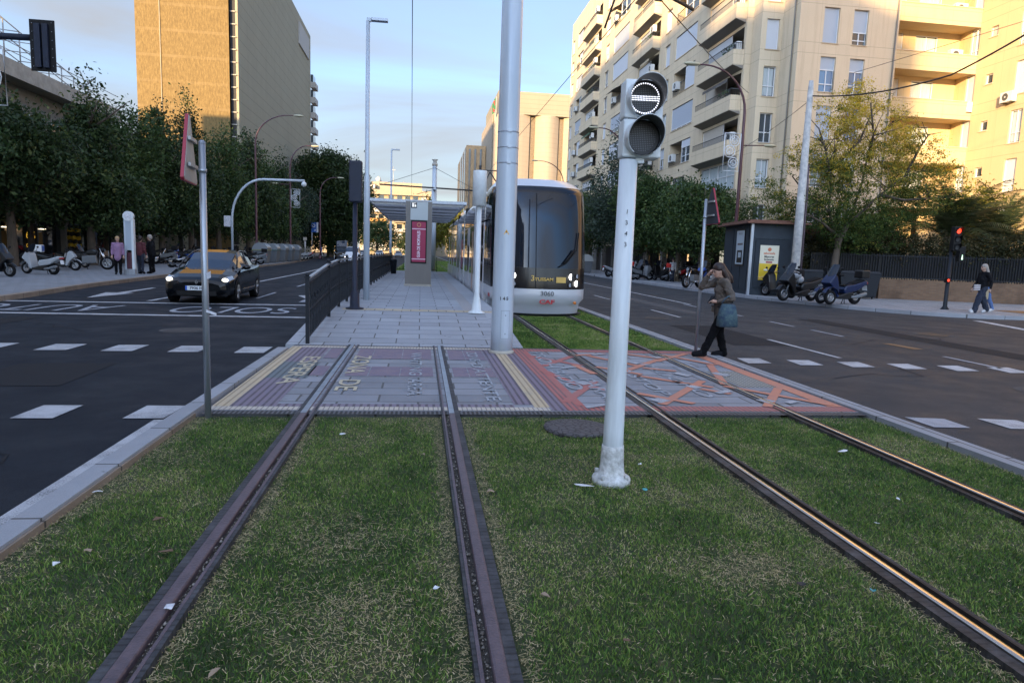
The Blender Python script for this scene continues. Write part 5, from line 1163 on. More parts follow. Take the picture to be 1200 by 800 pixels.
def fence_part(a, b_):
    mb = MB(); d = (b_-a); L_ = d.length; d.normalize(); n = int(L_/.115)
    for i in range(n): p = a+d*(i*.115); mb.box(p.x-.016, p.x+.016, p.y-.016, p.y+.016, 1.06, 2.28, 'fence_dark')
    for z in (1.14, 2.18): mb.bar(a+Vector((0, 0, z)), b_+Vector((0, 0, z)), .04, .04, 'fence_dark')
    # dark screening behind the bars
    nn = Vector((-d.y, d.x, 0))*.05; mb.bar(a+nn+Vector((0, 0, 1.66)), b_+nn+Vector((0, 0, 1.66)), .01, 1.1, 'black')
    mb.build('fence_panel', gf)
along(gwp, fence_part)
hd_bl = []
def hb(a, b_):
    d = b_-a; n = int(d.length/.7)
    for i in range(n): p = a+d*(i/n); hd_bl.append((p.x+.25, p.y+.75, 2.3, .75, .7, .95))
along(gwp, hb)
leaf_cloud('hedge', hd_bl, 70000, .065, 'leaf_hedge', None, 33, gap=.0, tone=(.42, .25), inner=.1)
tag(bpy.data.objects['hedge'], 'clipped brownish green hedge rising behind the garden fence', 'hedge')
# stone gate pier with metal door
gd = empty('gate', (19.8, 32.4, .1), R_(-17), 'grey louvred metal gate with red jambs between pale stone blocks', 'gate'); mb = MB()
mb.box(-1.5, 1.6, 0, .5, 0, 3.5, 'rust_brick'); 
for s_ in (-1, 1):
    for k in range(6): mb.box(s_*.72, s_*1.25, -.12, .1, .05+.56*k, .48+.56*k, 'stone_block')
mb.build('jamb', gd)
mb = MB(); mb.box(-.62, .62, -.06, -.001, 0, 3.0, 'gate_metal'); mb.box(-.02, .02, -.08, -.061, 0, 3.0, 'fence_dark'); mb.box(-.62, .62, -.08, -.061, 1.75, 1.8, 'fence_dark')
for k in range(16): mb.box(-.56, .56, -.085, -.062, 1.85+.07*k, 1.87+.07*k, 'fence_dark')
mb.build('door', gd)
mb = MB()
for (x, z, w, h, m_) in ((-.3, 1.42, .22, .16, 'yellow_warning'), (.35, 1.45, .22, .18, 'yellow_warning'), (-.35, 1.0, .2, .32, 'poster_pink_band'), (-.3, .55, .42, .4, 'paper'), (.3, .85, .38, .8, 'paper'), (-.05, .3, .3, .4, 'paper')): mb.box(x-w/2, x+w/2, -.075, -.062, z-h/2, z+h/2, m_)
mb.build('bill', gd)
mat('slat_pale', (.55, .56, .60), .45, .2)
mat('visor_inner', (.13, .14, .155), .35)
mat('mast_seam', (.22, .25, .28), .5)
mat('purple_pole', (.070, .020, .032), .4, coat=.2)
mat('lamp_shell', (.42, .40, .28), .45)
mat('deco_white', (.62, .64, .66), .5)
mat('pole_flaky', (.33, .34, .35), .85, vscale=3.5, bump=.5, bscale=18, col2=(.66, .64, .60), var=.3)
mat('lamp_red', (.9, .05, .02), .4, emit=(1.0, .05, .015), estr=.5)
mat('lamp_green', (.6, .9, .6), .4, emit=(.65, 1.0, .65), estr=.3)
mat('kiosk_blue', (.040, .050, .060), .75, 0, spec=.2, var=.15, vscale=1.5)
mat('rust_roof', (.16, .075, .05), .85, var=.35, vscale=4)
mat('kiosk_panel', (.028, .036, .045), .75, 0, spec=.2, var=.15)
mat('poster_bluegrey', (.36, .42, .46), .5)
mat('poster_textdark', (.12, .10, .10), .6)
mat('poster_cream', (.62, .58, .45), .5)
mat('poster_yellow', (.62, .42, .015), .5)
mat('red_orange', (.5, .14, .06), .5)
mat('poster_food', (.62, .40, .12), .6)
mat('cont_grey', (.105, .115, .125), .55, var=.1)
mat('cont_lid', (.17, .19, .21), .35, coat=.2)
mat('cont_band', (.20, .22, .10), .5)
mat('cont_green', (.03, .10, .08), .5)
mat('cont_pale', (.33, .34, .33), .55)
mat('totem_pale', (.34, .40, .46), .45)
mat('litter_white', (.62, .63, .64), .7)
mat('litter_teal', (.05, .28, .30), .5)
mat('leaf_brown', (.14, .085, .05), .8, var=.3)
mat('leaf_tan', (.30, .22, .15), .8, var=.3)
mat('litter_blue', (.10, .22, .45), .6)
# ------------------------------------------------------------------ near street furniture
# white tram signal post in the lawn
sp = empty('signal_post', (1.425, 4.68, 0), 0, 'white tram signal on a tapered white post standing in the lawn, upper lens lit', 'tram signal')
mb = MB(); mb.lathe([(.078, .02), (.074, .35), (.068, .9), (.063, 2.29)], 'white_paint', 24); mb.build('post', sp)
mb = MB(); mb.lathe([(.142, -.04), (.142, .0), (.136, .012), (.112, .022), (.094, .05), (.086, .12), (.082, .22), (.080, .25)], 'white_paint_chipped', 28)
for k in range(4): a = PI/4+k*PI/2; mb.lathe([(.016, .0), (.016, .035)], 'white_paint_chipped', 6, (.125*math.cos(a), .125*math.sin(a), .01))
mb.build('base', sp)
HR = Matrix.Rotation(R_(-5), 4, 'Z')
sh_ = bpy.data.objects.new('signal_head', None); COL.objects.link(sh_); sh_.parent = sp; sh_.matrix_local = Matrix.Translation((.075, 0, 2.30)) @ HR
def sph(mb, *a, **k): return mb
mb = MB()
for k in (0, 1): mb.box(-.135, .135, -.06, .10, .003+.262*k, .259+.262*k, 'signal_grey')
sh_.name = 'signal_head'
hb_ = mb.build('housing', sh_, bevel=.012, seg=3)
mb = MB(); mb.box(-.10, .10, -.045, .085, .2591, .2648, 'signal_inside'); mb.box(-.03, .03, -.03, .03, -.03, .003, 'signal_grey'); mb.build('joint', sh_)
for k in (0, 1):
    c = (0, -.061, .132+.262*k); mb = MB()
    # round rim, dark reflector and the cut-away visor
    mb.tube([(c[0], c[1]+.002, c[2]), (c[0], c[1]-.03, c[2])], [.128, .124], 'signal_grey', 36, cap=False); mb.tube([(c[0], c[1]-.03, c[2]), (c[0], c[1]+.002, c[2])], [.116, .112], 'signal_inside', 36, cap=False)
    n = 36
    rings_o, rings_i = [], []
    for i in range(n+1):
        a = -R_(58)+R_(296)*i/n-R_(0); ang = a
        ln = .165*max(0.10, (.5+.5*math.sin(ang)))**.9 + .012
        x, z = .124*math.cos(ang), .124*math.sin(ang); rings_o.append([(c[0]+x, c[1]-.029, c[2]+z), (c[0]+x, c[1]-.029-ln, c[2]+z)])
        x, z = .119*math.cos(ang), .119*math.sin(ang); rings_i.append([(c[0]+x, c[1]-.029-ln, c[2]+z), (c[0]+x, c[1]-.029, c[2]+z)])
    mb.loft(rings_o, 'visor_grey', closed=False, cap=False); mb.loft(rings_i, 'visor_inner', closed=False, cap=False)
    for i in range(n):
        mb.add([rings_o[i][1], rings_o[i+1][1], rings_i[i+1][0], rings_i[i][0]], [(0, 1, 2, 3)], 'visor_grey')
    mb.build('visor', sh_)
    mb = MB(); mb.disc((c[0], c[1]-.004, c[2]), (0, -1, 0), .114, 'signal_inside', 32)
    # led dots: ring and bar on the upper lens, dark grid on the lower one
    if k:
        for i in range(40): a = 2*PI*i/40; mb.disc((c[0]+.098*math.cos(a), c[1]-.007, c[2]+.098*math.sin(a)), (0, -1, 0), .0050, 'lamp_led', 8)
        for r_ in (-1, 0, 1):
            for i in range(-8, 9): mb.disc((c[0]+i*.0107, c[1]-.007, c[2]+r_*.0125), (0, -1, 0), .0040, 'lamp_led', 8)
    for i in range(-7, 8):
        for j in range(-7, 8):
            if (i*i+j*j) < 56 and not (k and abs(j) <= 1): mb.disc((c[0]+i*.0122, c[1]-.0065, c[2]+j*.0122), (0, -1, 0), .0034, 'led_off', 6)
    mb.build('lens', sh_)

for i, ch in enumerate('1343'): text_mesh(ch, .045, 'black_ink', 'post_number', sp, (-.012, -.0735, 1.93-.075*i), frame_rot((1, 0, 0), (0, 0, 1)) @ Matrix.Rotation(R_(6 if i % 2 else -6), 3, 'Z'), extrude=.0005)

# catenary mast beside the platform
cm = empty('catenary_mast', (1.345, 10.95, 0), 0, 'thick pale blue catenary mast rising out of the picture, number 145', 'mast')
mb = MB(); mb.lathe([(.182, -.05), (.178, .4), (.166, 4), (.158, 9.2)], 'mast_paint', 40); mb.build('pole', cm)
mb = MB(); mb.lathe([(.205, -.02), (.205, .035), (.19, .05)], 'concrete', 28); mb.build('base', cm)
for z in (3.03, 3.27, 3.51): 
    mb = MB(); mb.lathe([(.1715, z), (.1715, z+.018)], 'galvanised', 36); mb.box(-.03, .03, -.188, -.165, z-.006, z+.024, 'galvanised'); mb.build('strap', cm)
mb = MB()
def wrap(x, z, w, h, r=.1795, m='mast_paint', n=6, dz=0): 
    a0, a1 = (x-w/2)/r, (x+w/2)/r; mb.loft([[(r*math.sin(a0+(a1-a0)*i/n), -r*math.cos(a0+(a1-a0)*i/n), z-h/2), (r*math.sin(a0+(a1-a0)*i/n), -r*math.cos(a0+(a1-a0)*i/n), z+h/2)] for i in range(n+1)], m, closed=False, cap=False)
wrap(.03, .48, .15, .46, .1815, 'mast_seam'); wrap(.03, .48, .138, .448, .1825, 'mast_paint'); wrap(.03, .63, .02, .02, .1835, 'mast_seam'); wrap(.03, .33, .02, .02, .1835, 'mast_seam')
mb.build('hatch', cm)
mb = MB(); rr = .1755; P_ = lambda x, z, o=0: ((rr+o)*math.sin(x/rr), -(rr+o)*math.cos(x/rr), z)
mb.poly([P_(-.045, 1.92), P_(.045, 1.92), P_(0, 2.0)], 'yellow_warning'); mb.poly([P_(-.007, 1.935, .002), P_(.012, 1.955, .002), P_(.0, 1.96, .002), P_(.004, 1.98, .002), P_(-.012, 1.955, .002), P_(.0, 1.95, .002)], 'black_ink'); mb.build('warning_sign', cm)
for i, ch in enumerate('145'):
    x = -.06+.055*i; text_mesh(ch, .075, 'black_ink', 'mast_number', cm, ((.182)*math.sin(x/.18), -(.182)*math.cos(x/.18), .90), frame_rot((math.cos(x/.18), math.sin(x/.18), 0), (0, 0, 1)), bold=.002)

# traffic sign poles (triangles seen nearly edge-on from behind)
def edge_sign(loc, h, zc, ang, label, back, rim_flip=1, size=.62, off=0.08, r=.03):
    t = empty('sign_post', loc, 0, label, 'road sign', None); mb = MB(); mb.tube([(0, 0, -.1), (0, 0, h)], r, 'galvanised', 18); mb.lathe([(r+.001, h-.02), (r*.6, h+.012)], 'galvanised', 18); mb.build('pole', t)
    d = Vector((math.cos(ang), math.sin(ang), 0)); n = Vector((-d.y, d.x, 0)); c = Vector((0, 0, zc))+n*off*rim_flip
    hh = size*.5; w = size*.5
    tri = lambda k, o: [c+d*(w*k)+Vector((0, 0, -hh*.92*k))+n*o, c+d*(w*k-.03)+Vector((0, 0, -hh*k))+n*o, c-d*(w*k-.03)+Vector((0, 0, -hh*k))+n*o, c-d*(w*k)+Vector((0, 0, -hh*.92*k))+n*o, c-d*.025+Vector((0, 0, hh*k))+n*o, c+d*.025+Vector((0, 0, hh*k))+n*o]
    s = rim_flip; mb = MB(); mb.prism(tri(1, 0), n*s*.028, 'red_rim'); mb.prism(tri(.97, -s*.004), n*s*.003, back); mb.prism(tri(.75, s*.0285), n*s*.002, 'sign_white'); mb.build('sign_plate', t, recalc=True)
    mb = MB(); mb.obox(c-n*s*.025+Vector((0, 0, size*.13)), d, n, (0, 0, 1), size*.24, .012, .016, 'sign_back_grey'); mb.build('bracket', t); mb = MB(); mb.obox(c-n*s*.025-Vector((0, 0, size*.25)), d, n, (0, 0, 1), size*.28, .012, .016, 'sign_back_grey'); mb.lathe([(r+.008, zc-.2), (r+.008, zc-.17)], 'galvanised', 18); mb.build('bracket', t)
    return t
tsg = edge_sign((-1.97, 6.58, 0), 2.52, 2.45, R_(97), 'grey steel pole with a red edged triangular sign seen from behind on the left', 'sign_back_grey', 1, .60, .10)
mb = MB(); mb.obox((.035, -.03, 1.32), (.6, -.5, .25), (0, 1, 0), (0, 0, 1), .045, .002, .03, 'paper'); mb.obox((.06, -.035, .98), (1, -.2, -.3), (0, 1, 0), (0, .2, 1), .05, .002, .012, 'paper'); mb.build('torn_sticker', tsg)
edge_sign((4.86, 11.30, 0), 2.66, 2.55, R_(93), 'thin grey pole with a dark backed triangular sign beside the walking woman', 'sign_back_dark', -1, .62, .10, .028)

# pole pair at the platform entrance
nv = empty('camera_pole', (-1.45, 15.5, .27), 0, 'dark navy pole with a tall dark box, in front of the pale lamp post', 'pole')
mb = MB(); mb.lathe([(.20, 0), (.20, .03), (.11, .05), (.10, .38), (.055, .42), (.05, 2.35)], 'navy_paint', 20); mb.build('pole', nv)
mb = MB(); mb.box(-.13, .15, -.10, .12, 2.36, 3.25, 'navy_paint'); mb.build('box', nv, bevel=.03, seg=3)
mb = MB()
for k in range(9): mb.box(.151, .156, -.02, .0, 2.42+.09*k, 2.45+.09*k, 'galvanised'); mb.box(-.136, -.131, -.02, .0, 2.42+.09*k, 2.45+.09*k, 'galvanised')
mb.build('bolt', nv)
ll = empty('lamp_post', (-1.43, 18.5, .27), 0, 'slim pale grey lamp post with short arm right behind the navy pole', 'street lamp', 'slim pale platform lamps')
mb = MB(); mb.lathe([(.085, 0), (.08, 3.2), (.06, 3.3), (.05, 7.12)], 'mast_paint', 18); mb.build('pole', ll)
mb = MB(); mb.box(-.03, .08, -.05, .05, 7.10, 7.19, 'mast_paint'); mb.box(.08, .50, -.08, .08, 7.12, 7.19, 'galvanised'); mb.build('lamp_head', ll, bevel=.01)
l2 = copy_thing(ll, (-2.25, 52, .0), 0, 'slim pale lamp post at the far end of the platform fence', scale=(1.2, 1.2, 1.255))
wp = empty('display_post', (1.27, 15.2, .27), 0, 'white post with a white cylinder shaped box on top near the tram nose', 'post')
mb = MB(); mb.lathe([(.20, 0), (.19, .02), (.11, .06), (.085, .28), (.06, .42), (.055, 2.4)], 'white_paint', 20); mb.build('pole', wp)
mb = MB(); mb.lathe([(.155, 2.38), (.155, 3.12), (.15, 3.14)], 'signal_grey', 28); mb.lathe([(.03, 3.14), (.03, 3.25)], 'signal_inside', 10); mb.build('box', wp)

# totem
tt = empty('station_totem', (-.09, 26.4, .27), 0, 'grey steel station totem with a magenta poster and white head panel', 'totem')
mb = MB(); mb.box(-.50, .50, 0, .42, .08, 3.22, 'steel_brushed'); mb.box(-.36, .36, -.004, 0, .1, .85, 'steel_brushed'); mb.build('body', tt, bevel=.01)
mb = MB(); mb.box(-.52, .52, -.02, .44, 0, .08, 'concrete'); mb.build('base', tt)
mb = MB(); mb.box(-.32, .34, -.012, -.001, 2.52, 3.20, 'totem_panel_grey'); mb.box(-.30, -.08, -.016, -.0125, 2.96, 3.18, 'navy_paint'); mb.box(-.26, -.19, -.018, -.0165, 3.0, 3.13, 'lit_white'); mb.box(-.17, -.11, -.018, -.0165, 3.0, 3.09, 'lit_white'); mb.box(-.27, -.11, -.018, -.0165, 3.135, 3.155, 'lit_white'); mb.build('head_panel', tt)
mb = MB(); mb.box(-.29, .31, -.03, -.001, .88, 2.50, 'black'); mb.build('poster_frame', tt)
mb = MB(); mb.box(-.25, .27, -.034, -.0305, .93, 2.45, 'magenta_poster'); mb.box(-.25, .27, -.036, -.0345, 2.16, 2.20, 'poster_pink_band'); mb.box(-.25, .27, -.036, -.0345, 1.02, 1.06, 'poster_pink_band')
for i in range(16):
    a = 2*PI*i/16; r1 = .065*(1+.25*math.cos(a-PI/2)); mb.box(.01+r1*math.cos(a)-.012, .01+r1*math.cos(a)+.012, -.036, -.0345, 2.32+r1*math.sin(a)-.012, 2.32+r1*math.sin(a)+.012, 'poster_gold')
mb.build('poster', tt)
text_mesh('GUIA DE MORVALES', .155, 'poster_text', 'poster_lettering', tt, (.01, -.0365, 1.60), frame_rot((0, 0, 1), (-1, 0, 0)), sx=.72, bold=.004)

# shelter roof on posts
sh2 = empty('platform_shelter', (-.15, 30.2, .27), 0, 'tram stop shelter with a flat slatted grey roof behind the totem', 'shelter')
mb = MB()
for y in np.arange(.0, 17.4, .16): mb.obox((0, float(y)+.06, 3.47), (1, 0, 0), (0, 1, .35), (0, -.35, 1), 2.04, .045, .006, 'slat_pale')
mb.build('roof', sh2)
mb = MB(); mb.box(-2.12, -2.05, -.04, 17.54, 3.42, 3.54, 'galvanised'); mb.box(2.05, 2.12, -.04, 17.54, 3.42, 3.54, 'galvanised'); mb.box(-2.05, 2.05, -.08, -.02, 3.42, 3.54, 'galvanised'); mb.box(-2.05, 2.05, 17.5, 17.56, 3.42, 3.54, 'galvanised'); mb.build('roof_edge', sh2)
mb = MB()
for y in np.arange(.2, 17.4, 2.86): mb.box(-2.0, 1.98, float(y), float(y)+.05, 3.32, 3.41, 'galvanised')
mb.box(-.08, .08, 0, 17.5, 3.20, 3.319, 'steel_brushed'); mb.build('rafter', sh2)
for y in (2.0, 8.5, 15): 
    mb = MB(); mb.tube([(0, y, 0), (0, y, 3.22)], .07, 'steel_brushed', 12); mb.build('post', sh2)
mb = MB(); mb.box(-.25, .25, 3, 8, .42, .47, 'steel_brushed'); mb.box(-.2, .2, 3.4, 3.5, 0, .42, 'steel_brushed'); mb.box(-.2, .2, 7.4, 7.5, 0, .42, 'steel_brushed'); mb.build('bench', sh2)
# back part of the platform: ticket machine, bin, low rail
tk = empty('litter_bin', (-1.55, 40, .27), 0, 'dark litter bin beside the far end of the platform fence', 'litter bin'); mb = MB(); mb.lathe([(.16, 0), (.2, .75), (.21, .8), (.12, .86)], 'fence_dark', 14); mb.build('body', tk)
rk = empty('end_railing', (0, 45.8, .27), 0, 'low dark rail closing the far end of the platform', 'railing'); mb = MB(); mb.box(-1.9, 1.1, 0, .04, 1.0, 1.05, 'galvanised'); mb.box(-1.9, 1.1, 0, .04, .12, .15, 'fence_dark')
for x in (-1.9, -.4, 1.06): mb.box(x, x+.04, 0, .04, 0, 1.0, 'fence_dark')
mb.build('rail', rk)
rdl = empty('red_topped_post', (-1.05, 58, 0), 0, 'white post with a red top on the lawn beyond the platform', 'post'); mb = MB(); mb.lathe([(.1, 0), (.1, 4.4)], 'white_paint', 10); mb.build('pole', rdl); mb = MB(); mb.lathe([(.28, 4.4), (.28, 5.0)], 'red_rim', 12); mb.build('lamp', rdl)
pbx = empty('control_cabinet', (-1.0, 57.5, 0), 0, 'white control box standing beside the red topped post', 'cabinet'); mb = MB(); mb.box(-.3, .3, -.3, .3, 0, 1.6, 'white_paint'); mb.build('body', pbx, bevel=.02)

# platform fence
pf = empty('platform_fence', (0, 0, 0), 0, 'dark metal fence with pale handrail along the left platform edge', 'fence')
XF = -1.86; pz = lambda y: (.27*(y-11.52)/3.68 if y < 15.2 else .27) if y > 11.52 else 0.0
py = [11.62, 14.3] + [14.3+1.72*k for k in range(1, 19)]
for i, y in enumerate(py):
    mb = MB(); z = max(0, pz(y)); mb.box(XF-.03, XF+.03, y-.03, y+.03, z, z+1.10, 'fence_dark'); mb.box(XF-.045, XF+.045, y-.045, y+.045, z+1.10, z+1.125, 'fence_dark'); mb.sphere((XF, y, z+1.15), .038, 'fence_dark', 10, 6); mb.build('post', pf)
for a, b_ in zip(py[:-1], py[1:]):
    za, zb = pz(a), pz(b_); mb = MB()
    for h in (.10, .55, 1.0): mb.bar((XF, a, za+h), (XF, b_, zb+h), .03, .03, 'fence_dark')
    n = max(4, int((b_-a)/.16))
    for k in range(1, n):
        y = a+(b_-a)*k/n; z = za+(zb-za)*k/n; mb.box(XF-.011, XF+.011, y-.011, y+.011, z+.1, z+1.0, 'fence_dark')
        if k % 2: mb.bar((XF, y-.07, z+.32), (XF, y+.07, z+.52), .02, .012, 'fence_dark'); mb.bar((XF, y-.07, z+.76), (XF, y+.07, z+.58), .02, .012, 'fence_dark')
    mb.build('panel', pf)
    mb = MB(); mb.bar((XF, a, za+1.085), (XF, b_, zb+1.085), .06, .028, 'rail_top_metal'); mb.build('handrail', pf)

# far catenary mast with its arm, and the wires
fm = empty('catenary_mast', (.93, 51.5, 0), 0, 'pale blue catenary mast rising behind the shelter roof', 'mast')
mb = MB(); mb.lathe([(.19, 0), (.17, 8.1)], 'mast_paint', 18); mb.build('pole', fm)
mb = MB(); mb.lathe([(.2, 7.9), (.21, 8.0), (.12, 8.2), (.24, 8.35)], 'concrete', 12); mb.build('cap', fm)
mb = MB(); mb.tube([(-3.95, -1, 6.28), (3.0, -1, 6.15)], .055, 'wire', 8); mb.tube([(0, -.15, 7.75), (-3.6, -1, 6.35)], .015, 'wire', 5); mb.tube([(0, -.15, 7.75), (2.9, -1, 6.25)], .015, 'wire', 5); mb.tube([(-1.3, -1, 5.7), (.0, -1, 6.1)], .02, 'wire', 5); mb.tube([(2.3, -1, 5.65), (2.3, -1, 6.15)], .02, 'wire', 5); mb.box(-.1, .1, -1.05, -.1, 6.1, 6.3, 'galvanised'); mb.build('arm', fm)
def cable(name, pts, r, label, m='wire', sag=0, cat='cable'):
    out = []
    for a, b_ in zip(pts[:-1], pts[1:]):
        a, b_ = Vector(a), Vector(b_); n = 14
        for k in range(n): t = k/n; out.append(a.lerp(b_, t)-Vector((0, 0, sag*4*t*(1-t))))
    out.append(Vector(pts[-1])); mb = MB(); mb.tube(out, r, m, 6); o = mb.build(name, label=label, cat=cat); return o
cable('contact_wire', [(.15, -20, 5.6), (-.2, 11.6, 5.6), (-.72, 50.5, 5.65), (-.42, 140, 5.6)], .007, 'thin overhead contact wire above the disused near track')
cable('contact_wire', [(3.25, -20, 5.6), (3.22, 50.5, 5.6), (3.2, 140, 5.6)], .007, 'thin overhead contact wire above the track with the tram')
cable('span_wire', [(1.4, 10.95, 8.6), (4.1, 13.0, 6.75), (16.5, 34, 10.2)], .012, 'dark span wire with insulators from the near mast to the right', sag=.1)
mb = MB(); mb.tube([(3.1, 12.2, 6.72), (5.6, 14.4, 6.86)], .035, 'wire', 8); mb.tube([(3.5, 12.6, 6.74), (3.5, 12.6, 6.55), (3.25, 12.6, 5.75)], .02, 'wire', 6)
for k in range(4): mb.sphere((4.0+.12*k, 13.0+.1*k, 6.78), .05, 'wire', 8, 5)
mb.build('wire_clamp', label='black insulator clamp on the span wire at the top edge of the photograph', cat='insulator')
cable('street_cable', [(16.3, 12, 9.6), (19.6, 24, 8.85), (17.17, 29.35, 9.1)], .03, 'thick black cable running from the pale concrete pole to the upper right', sag=.25)
cable('street_cable', [(30, 14, 13.2), (22.2, 34, 11.6)], .012, 'thin dark cable crossing the golden wing above the thick cable', sag=.1)
cable('street_cable', [(17.15, 29.4, 8.9), (20.4, 45, 8.6)], .012, 'thin cable from the pale pole back to the beige apartment block', sag=.2)

# lamps with curved arms
def arc_lamp(loc, h, reach, label, side=-1, second=True, deco=None, m='purple_pole', sc=1.0):
    t = empty('street_lamp', loc, 0, label, 'street lamp', 'curved purple street lamps'); mb = MB()
    pts = [(0, 0, 0), (0, 0, 1.0), (0, 0, h*.55), (0, 0, h*.80)]; n = 9
    for k in range(1, n+1): a = PI/2*k/n; pts.append((side*reach*(1-math.cos(a)), 0, h*.80+h*.19*math.sin(a)))
    pts.append((side*(reach+.35), 0, h*.99)); mb.tube(pts, [.12, .10, .085, .075]+[.065-.003*k for k in range(n)]+[.035], m, 12); mb.lathe([(.22, 0), (.16, .15), (.11, .5)], m, 12); mb.build('pole', t)
    mb = MB(); x = side*(reach+.35); mb.sphere((x+side*.35, 0, h*.99), .45, 'lamp_shell', 14, 8, (1, .38, .22)); mb.build('lamp_head', t)
    if second:
        mb = MB(); mb.tube([(0, 0, h*.655), (-side*1.2, 0, h*.66)], .03, m, 8); mb.sphere((-side*1.55, 0, h*.66), .36, 'lamp_shell', 12, 7, (1, .4, .24)); mb.build('side_lamp', t)
    if deco:
        mb = MB(); x0, x1, z0, z1 = deco
        for a, b_ in (((x0, z0), (x1, z0)), ((x1, z0), (x1, z1)), ((x1, z1), (x0, z1)), ((x0, z1), (x0, z0))): mb.tube([(a[0], -.05, a[1]), (b_[0], -.05, b_[1])], .02, 'deco_white', 6)
        w, hh = x1-x0, z1-z0
        for (fx, fz, fr_) in ((.62, .80, .30), (.35, .52, .34), (.62, .22, .30)):
            c = (x0+w*fx, -.05, z0+hh*fz)
            for q in (1, .55):
                r_ = fr_*w*q; mb.tube([(c[0]+r_*math.cos(2*PI*i/14), -.05, c[2]+r_*math.sin(2*PI*i/14)) for i in range(15)], .022, 'deco_white', 5, cap=False)
            for i in range(8): a = 2*PI*i/8; mb.tube([c, (c[0]+fr_*w*math.cos(a), -.05, c[2]+fr_*w*math.sin(a))], .010, 'deco_white', 4)
        mb.build('light_decoration', t)
    return t

arc_lamp((16.45, 34.2, .1), 11.5, 2.3, 'tall dark purple street lamp with curved arm and circle decoration, rising behind the kiosk', -1, True, (-1.0, -.12, 6.2, 8.1))
arc_lamp((16.9, 57, .1), 12.4, 2.0, 'dark purple street lamp partly hidden behind the signal head', -1, True)
arc_lamp((18.6, 90, .1), 14.0, 3.2, 'curved street lamp above the tram roof before the pale office block', -1, False)
arc_lamp((-14.2, 62, .1), 12.8, 2.9, 'purple street lamp before the slab tower, left of the waste containers', 1, False)
arc_lamp((-13.9, 76, .1), 12.3, 1.9, 'purple street lamp with white circle decoration right of the waste containers', 1, True, (.1, 1.0, 5.7, 7.6))
arc_lamp((-13.5, 95, .1), 11.0, 2.0, 'furthest purple street lamp on the left pavement', 1, False)
sa = empty('arched_pole', (-15.7, 60, .1), 0, 'pale grey pole arching over the left road with a small white camera dome', 'pole'); mb = MB(); pts = [(0, 0, 0), (0, 0, 3.6)]
for k in range(1, 10): a = PI/2*k/9; pts.append((2.6*(1-math.cos(a)), 0, 3.6+3.4*math.sin(a)))
pts += [(5.9, 0, 7.05)]; mb.tube(pts, .10, 'mast_paint', 12); mb.build('pole', sa)
mb = MB(); mb.sphere((5.85, 0, 6.75), .22, 'white_paint', 12, 8); mb.tube([(5.85, 0, 7.0), (5.85, 0, 6.8)], .09, 'white_paint', 10); mb.build('camera', sa)
mb = MB(); mb.box(-.62, -.1, -.1, .1, 3.0, 3.9, 'paper'); mb.build('sign_plate', sa)

# pale concrete pole on the right
cp = empty('concrete_pole', (17.15, 29.35, .1), 0, 'weathered pale concrete pole leaning slightly in front of the gate', 'pole'); mb = MB(); mb.lathe([(.21, 0), (.18, 5), (.12, 9.3), (.09, 9.65)], 'pole_flaky', 16); mb.build('pole', cp)

mb = MB(); mb.tube([(.26, -.05, 0), (.24, -.05, 4.8), (.18, -.05, 6)], .05, 'rust_rail', 8); mb.build('conduit', cp)

# traffic light on the right corner
tr = empty('traffic_light', (19.95, 23.4, .1), 0, 'dark traffic light showing red with a small pedestrian signal, right corner', 'traffic light')
mb = MB(); mb.lathe([(.16, 0), (.13, .04), (.075, .12), (.06, 2.3)], 'fence_dark', 14); mb.tube([(0, 0, 2.3), (0, 0, 3.1)], .04, 'fence_dark', 10); mb.build('pole', tr)
mb = MB(); mb.box(-.13, .17, -.22, -.02, 2.22, 3.12, 'black'); mb.build('signal_head', tr, bevel=.02)
for k, m_ in enumerate(('signal_inside', 'signal_inside', 'lamp_red')):
    mb = MB(); c = (.02, -.225, 2.37+.30*k); mb.disc((c[0], c[1]-.003, c[2]), (0, -1, 0), .105, m_, 20); mb.tube([(c[0], c[1], c[2]), (c[0], c[1]-.03, c[2])], .115, 'black', 20, cap=False)
    pr = []; 
    for i in range(13): a = R_(-20)+R_(220)*i/12; pr.append([(c[0]+.115*math.cos(a), c[1], c[2]+.115*math.sin(a)), (c[0]+.115*math.cos(a), c[1]-.18*(.35+.65*math.sin(max(0, a)) if a < PI else .35), c[2]+.115*math.sin(a))])
    mb.loft(pr, 'black', closed=False, cap=False); mb.build('lamp', tr)

mb = MB(); mb.box(.24, .48, -.14, .06, 1.82, 2.40, 'black'); mb.box(.05, .24, -.05, -.02, 2.0, 2.05, 'black'); mb.build('pedestrian_signal', tr, bevel=.015)
mb = MB(); mb.box(.34, .38, -.147, -.142, 1.98, 2.05, 'lamp_green'); mb.box(.33, .39, -.147, -.142, 1.90, 1.975, 'lamp_green'); mb.box(.345, .375, -.147, -.142, 2.055, 2.085, 'lamp_green'); mb.build('walking_symbol', tr)
mb = MB(); mb.box(-.14, -.02, -.12, .02, 1.02, 1.20, 'black'); mb.disc((-.08, -.123, 1.11), (0, -1, 0), .05, 'lamp_red', 14); mb.build('repeater', tr)
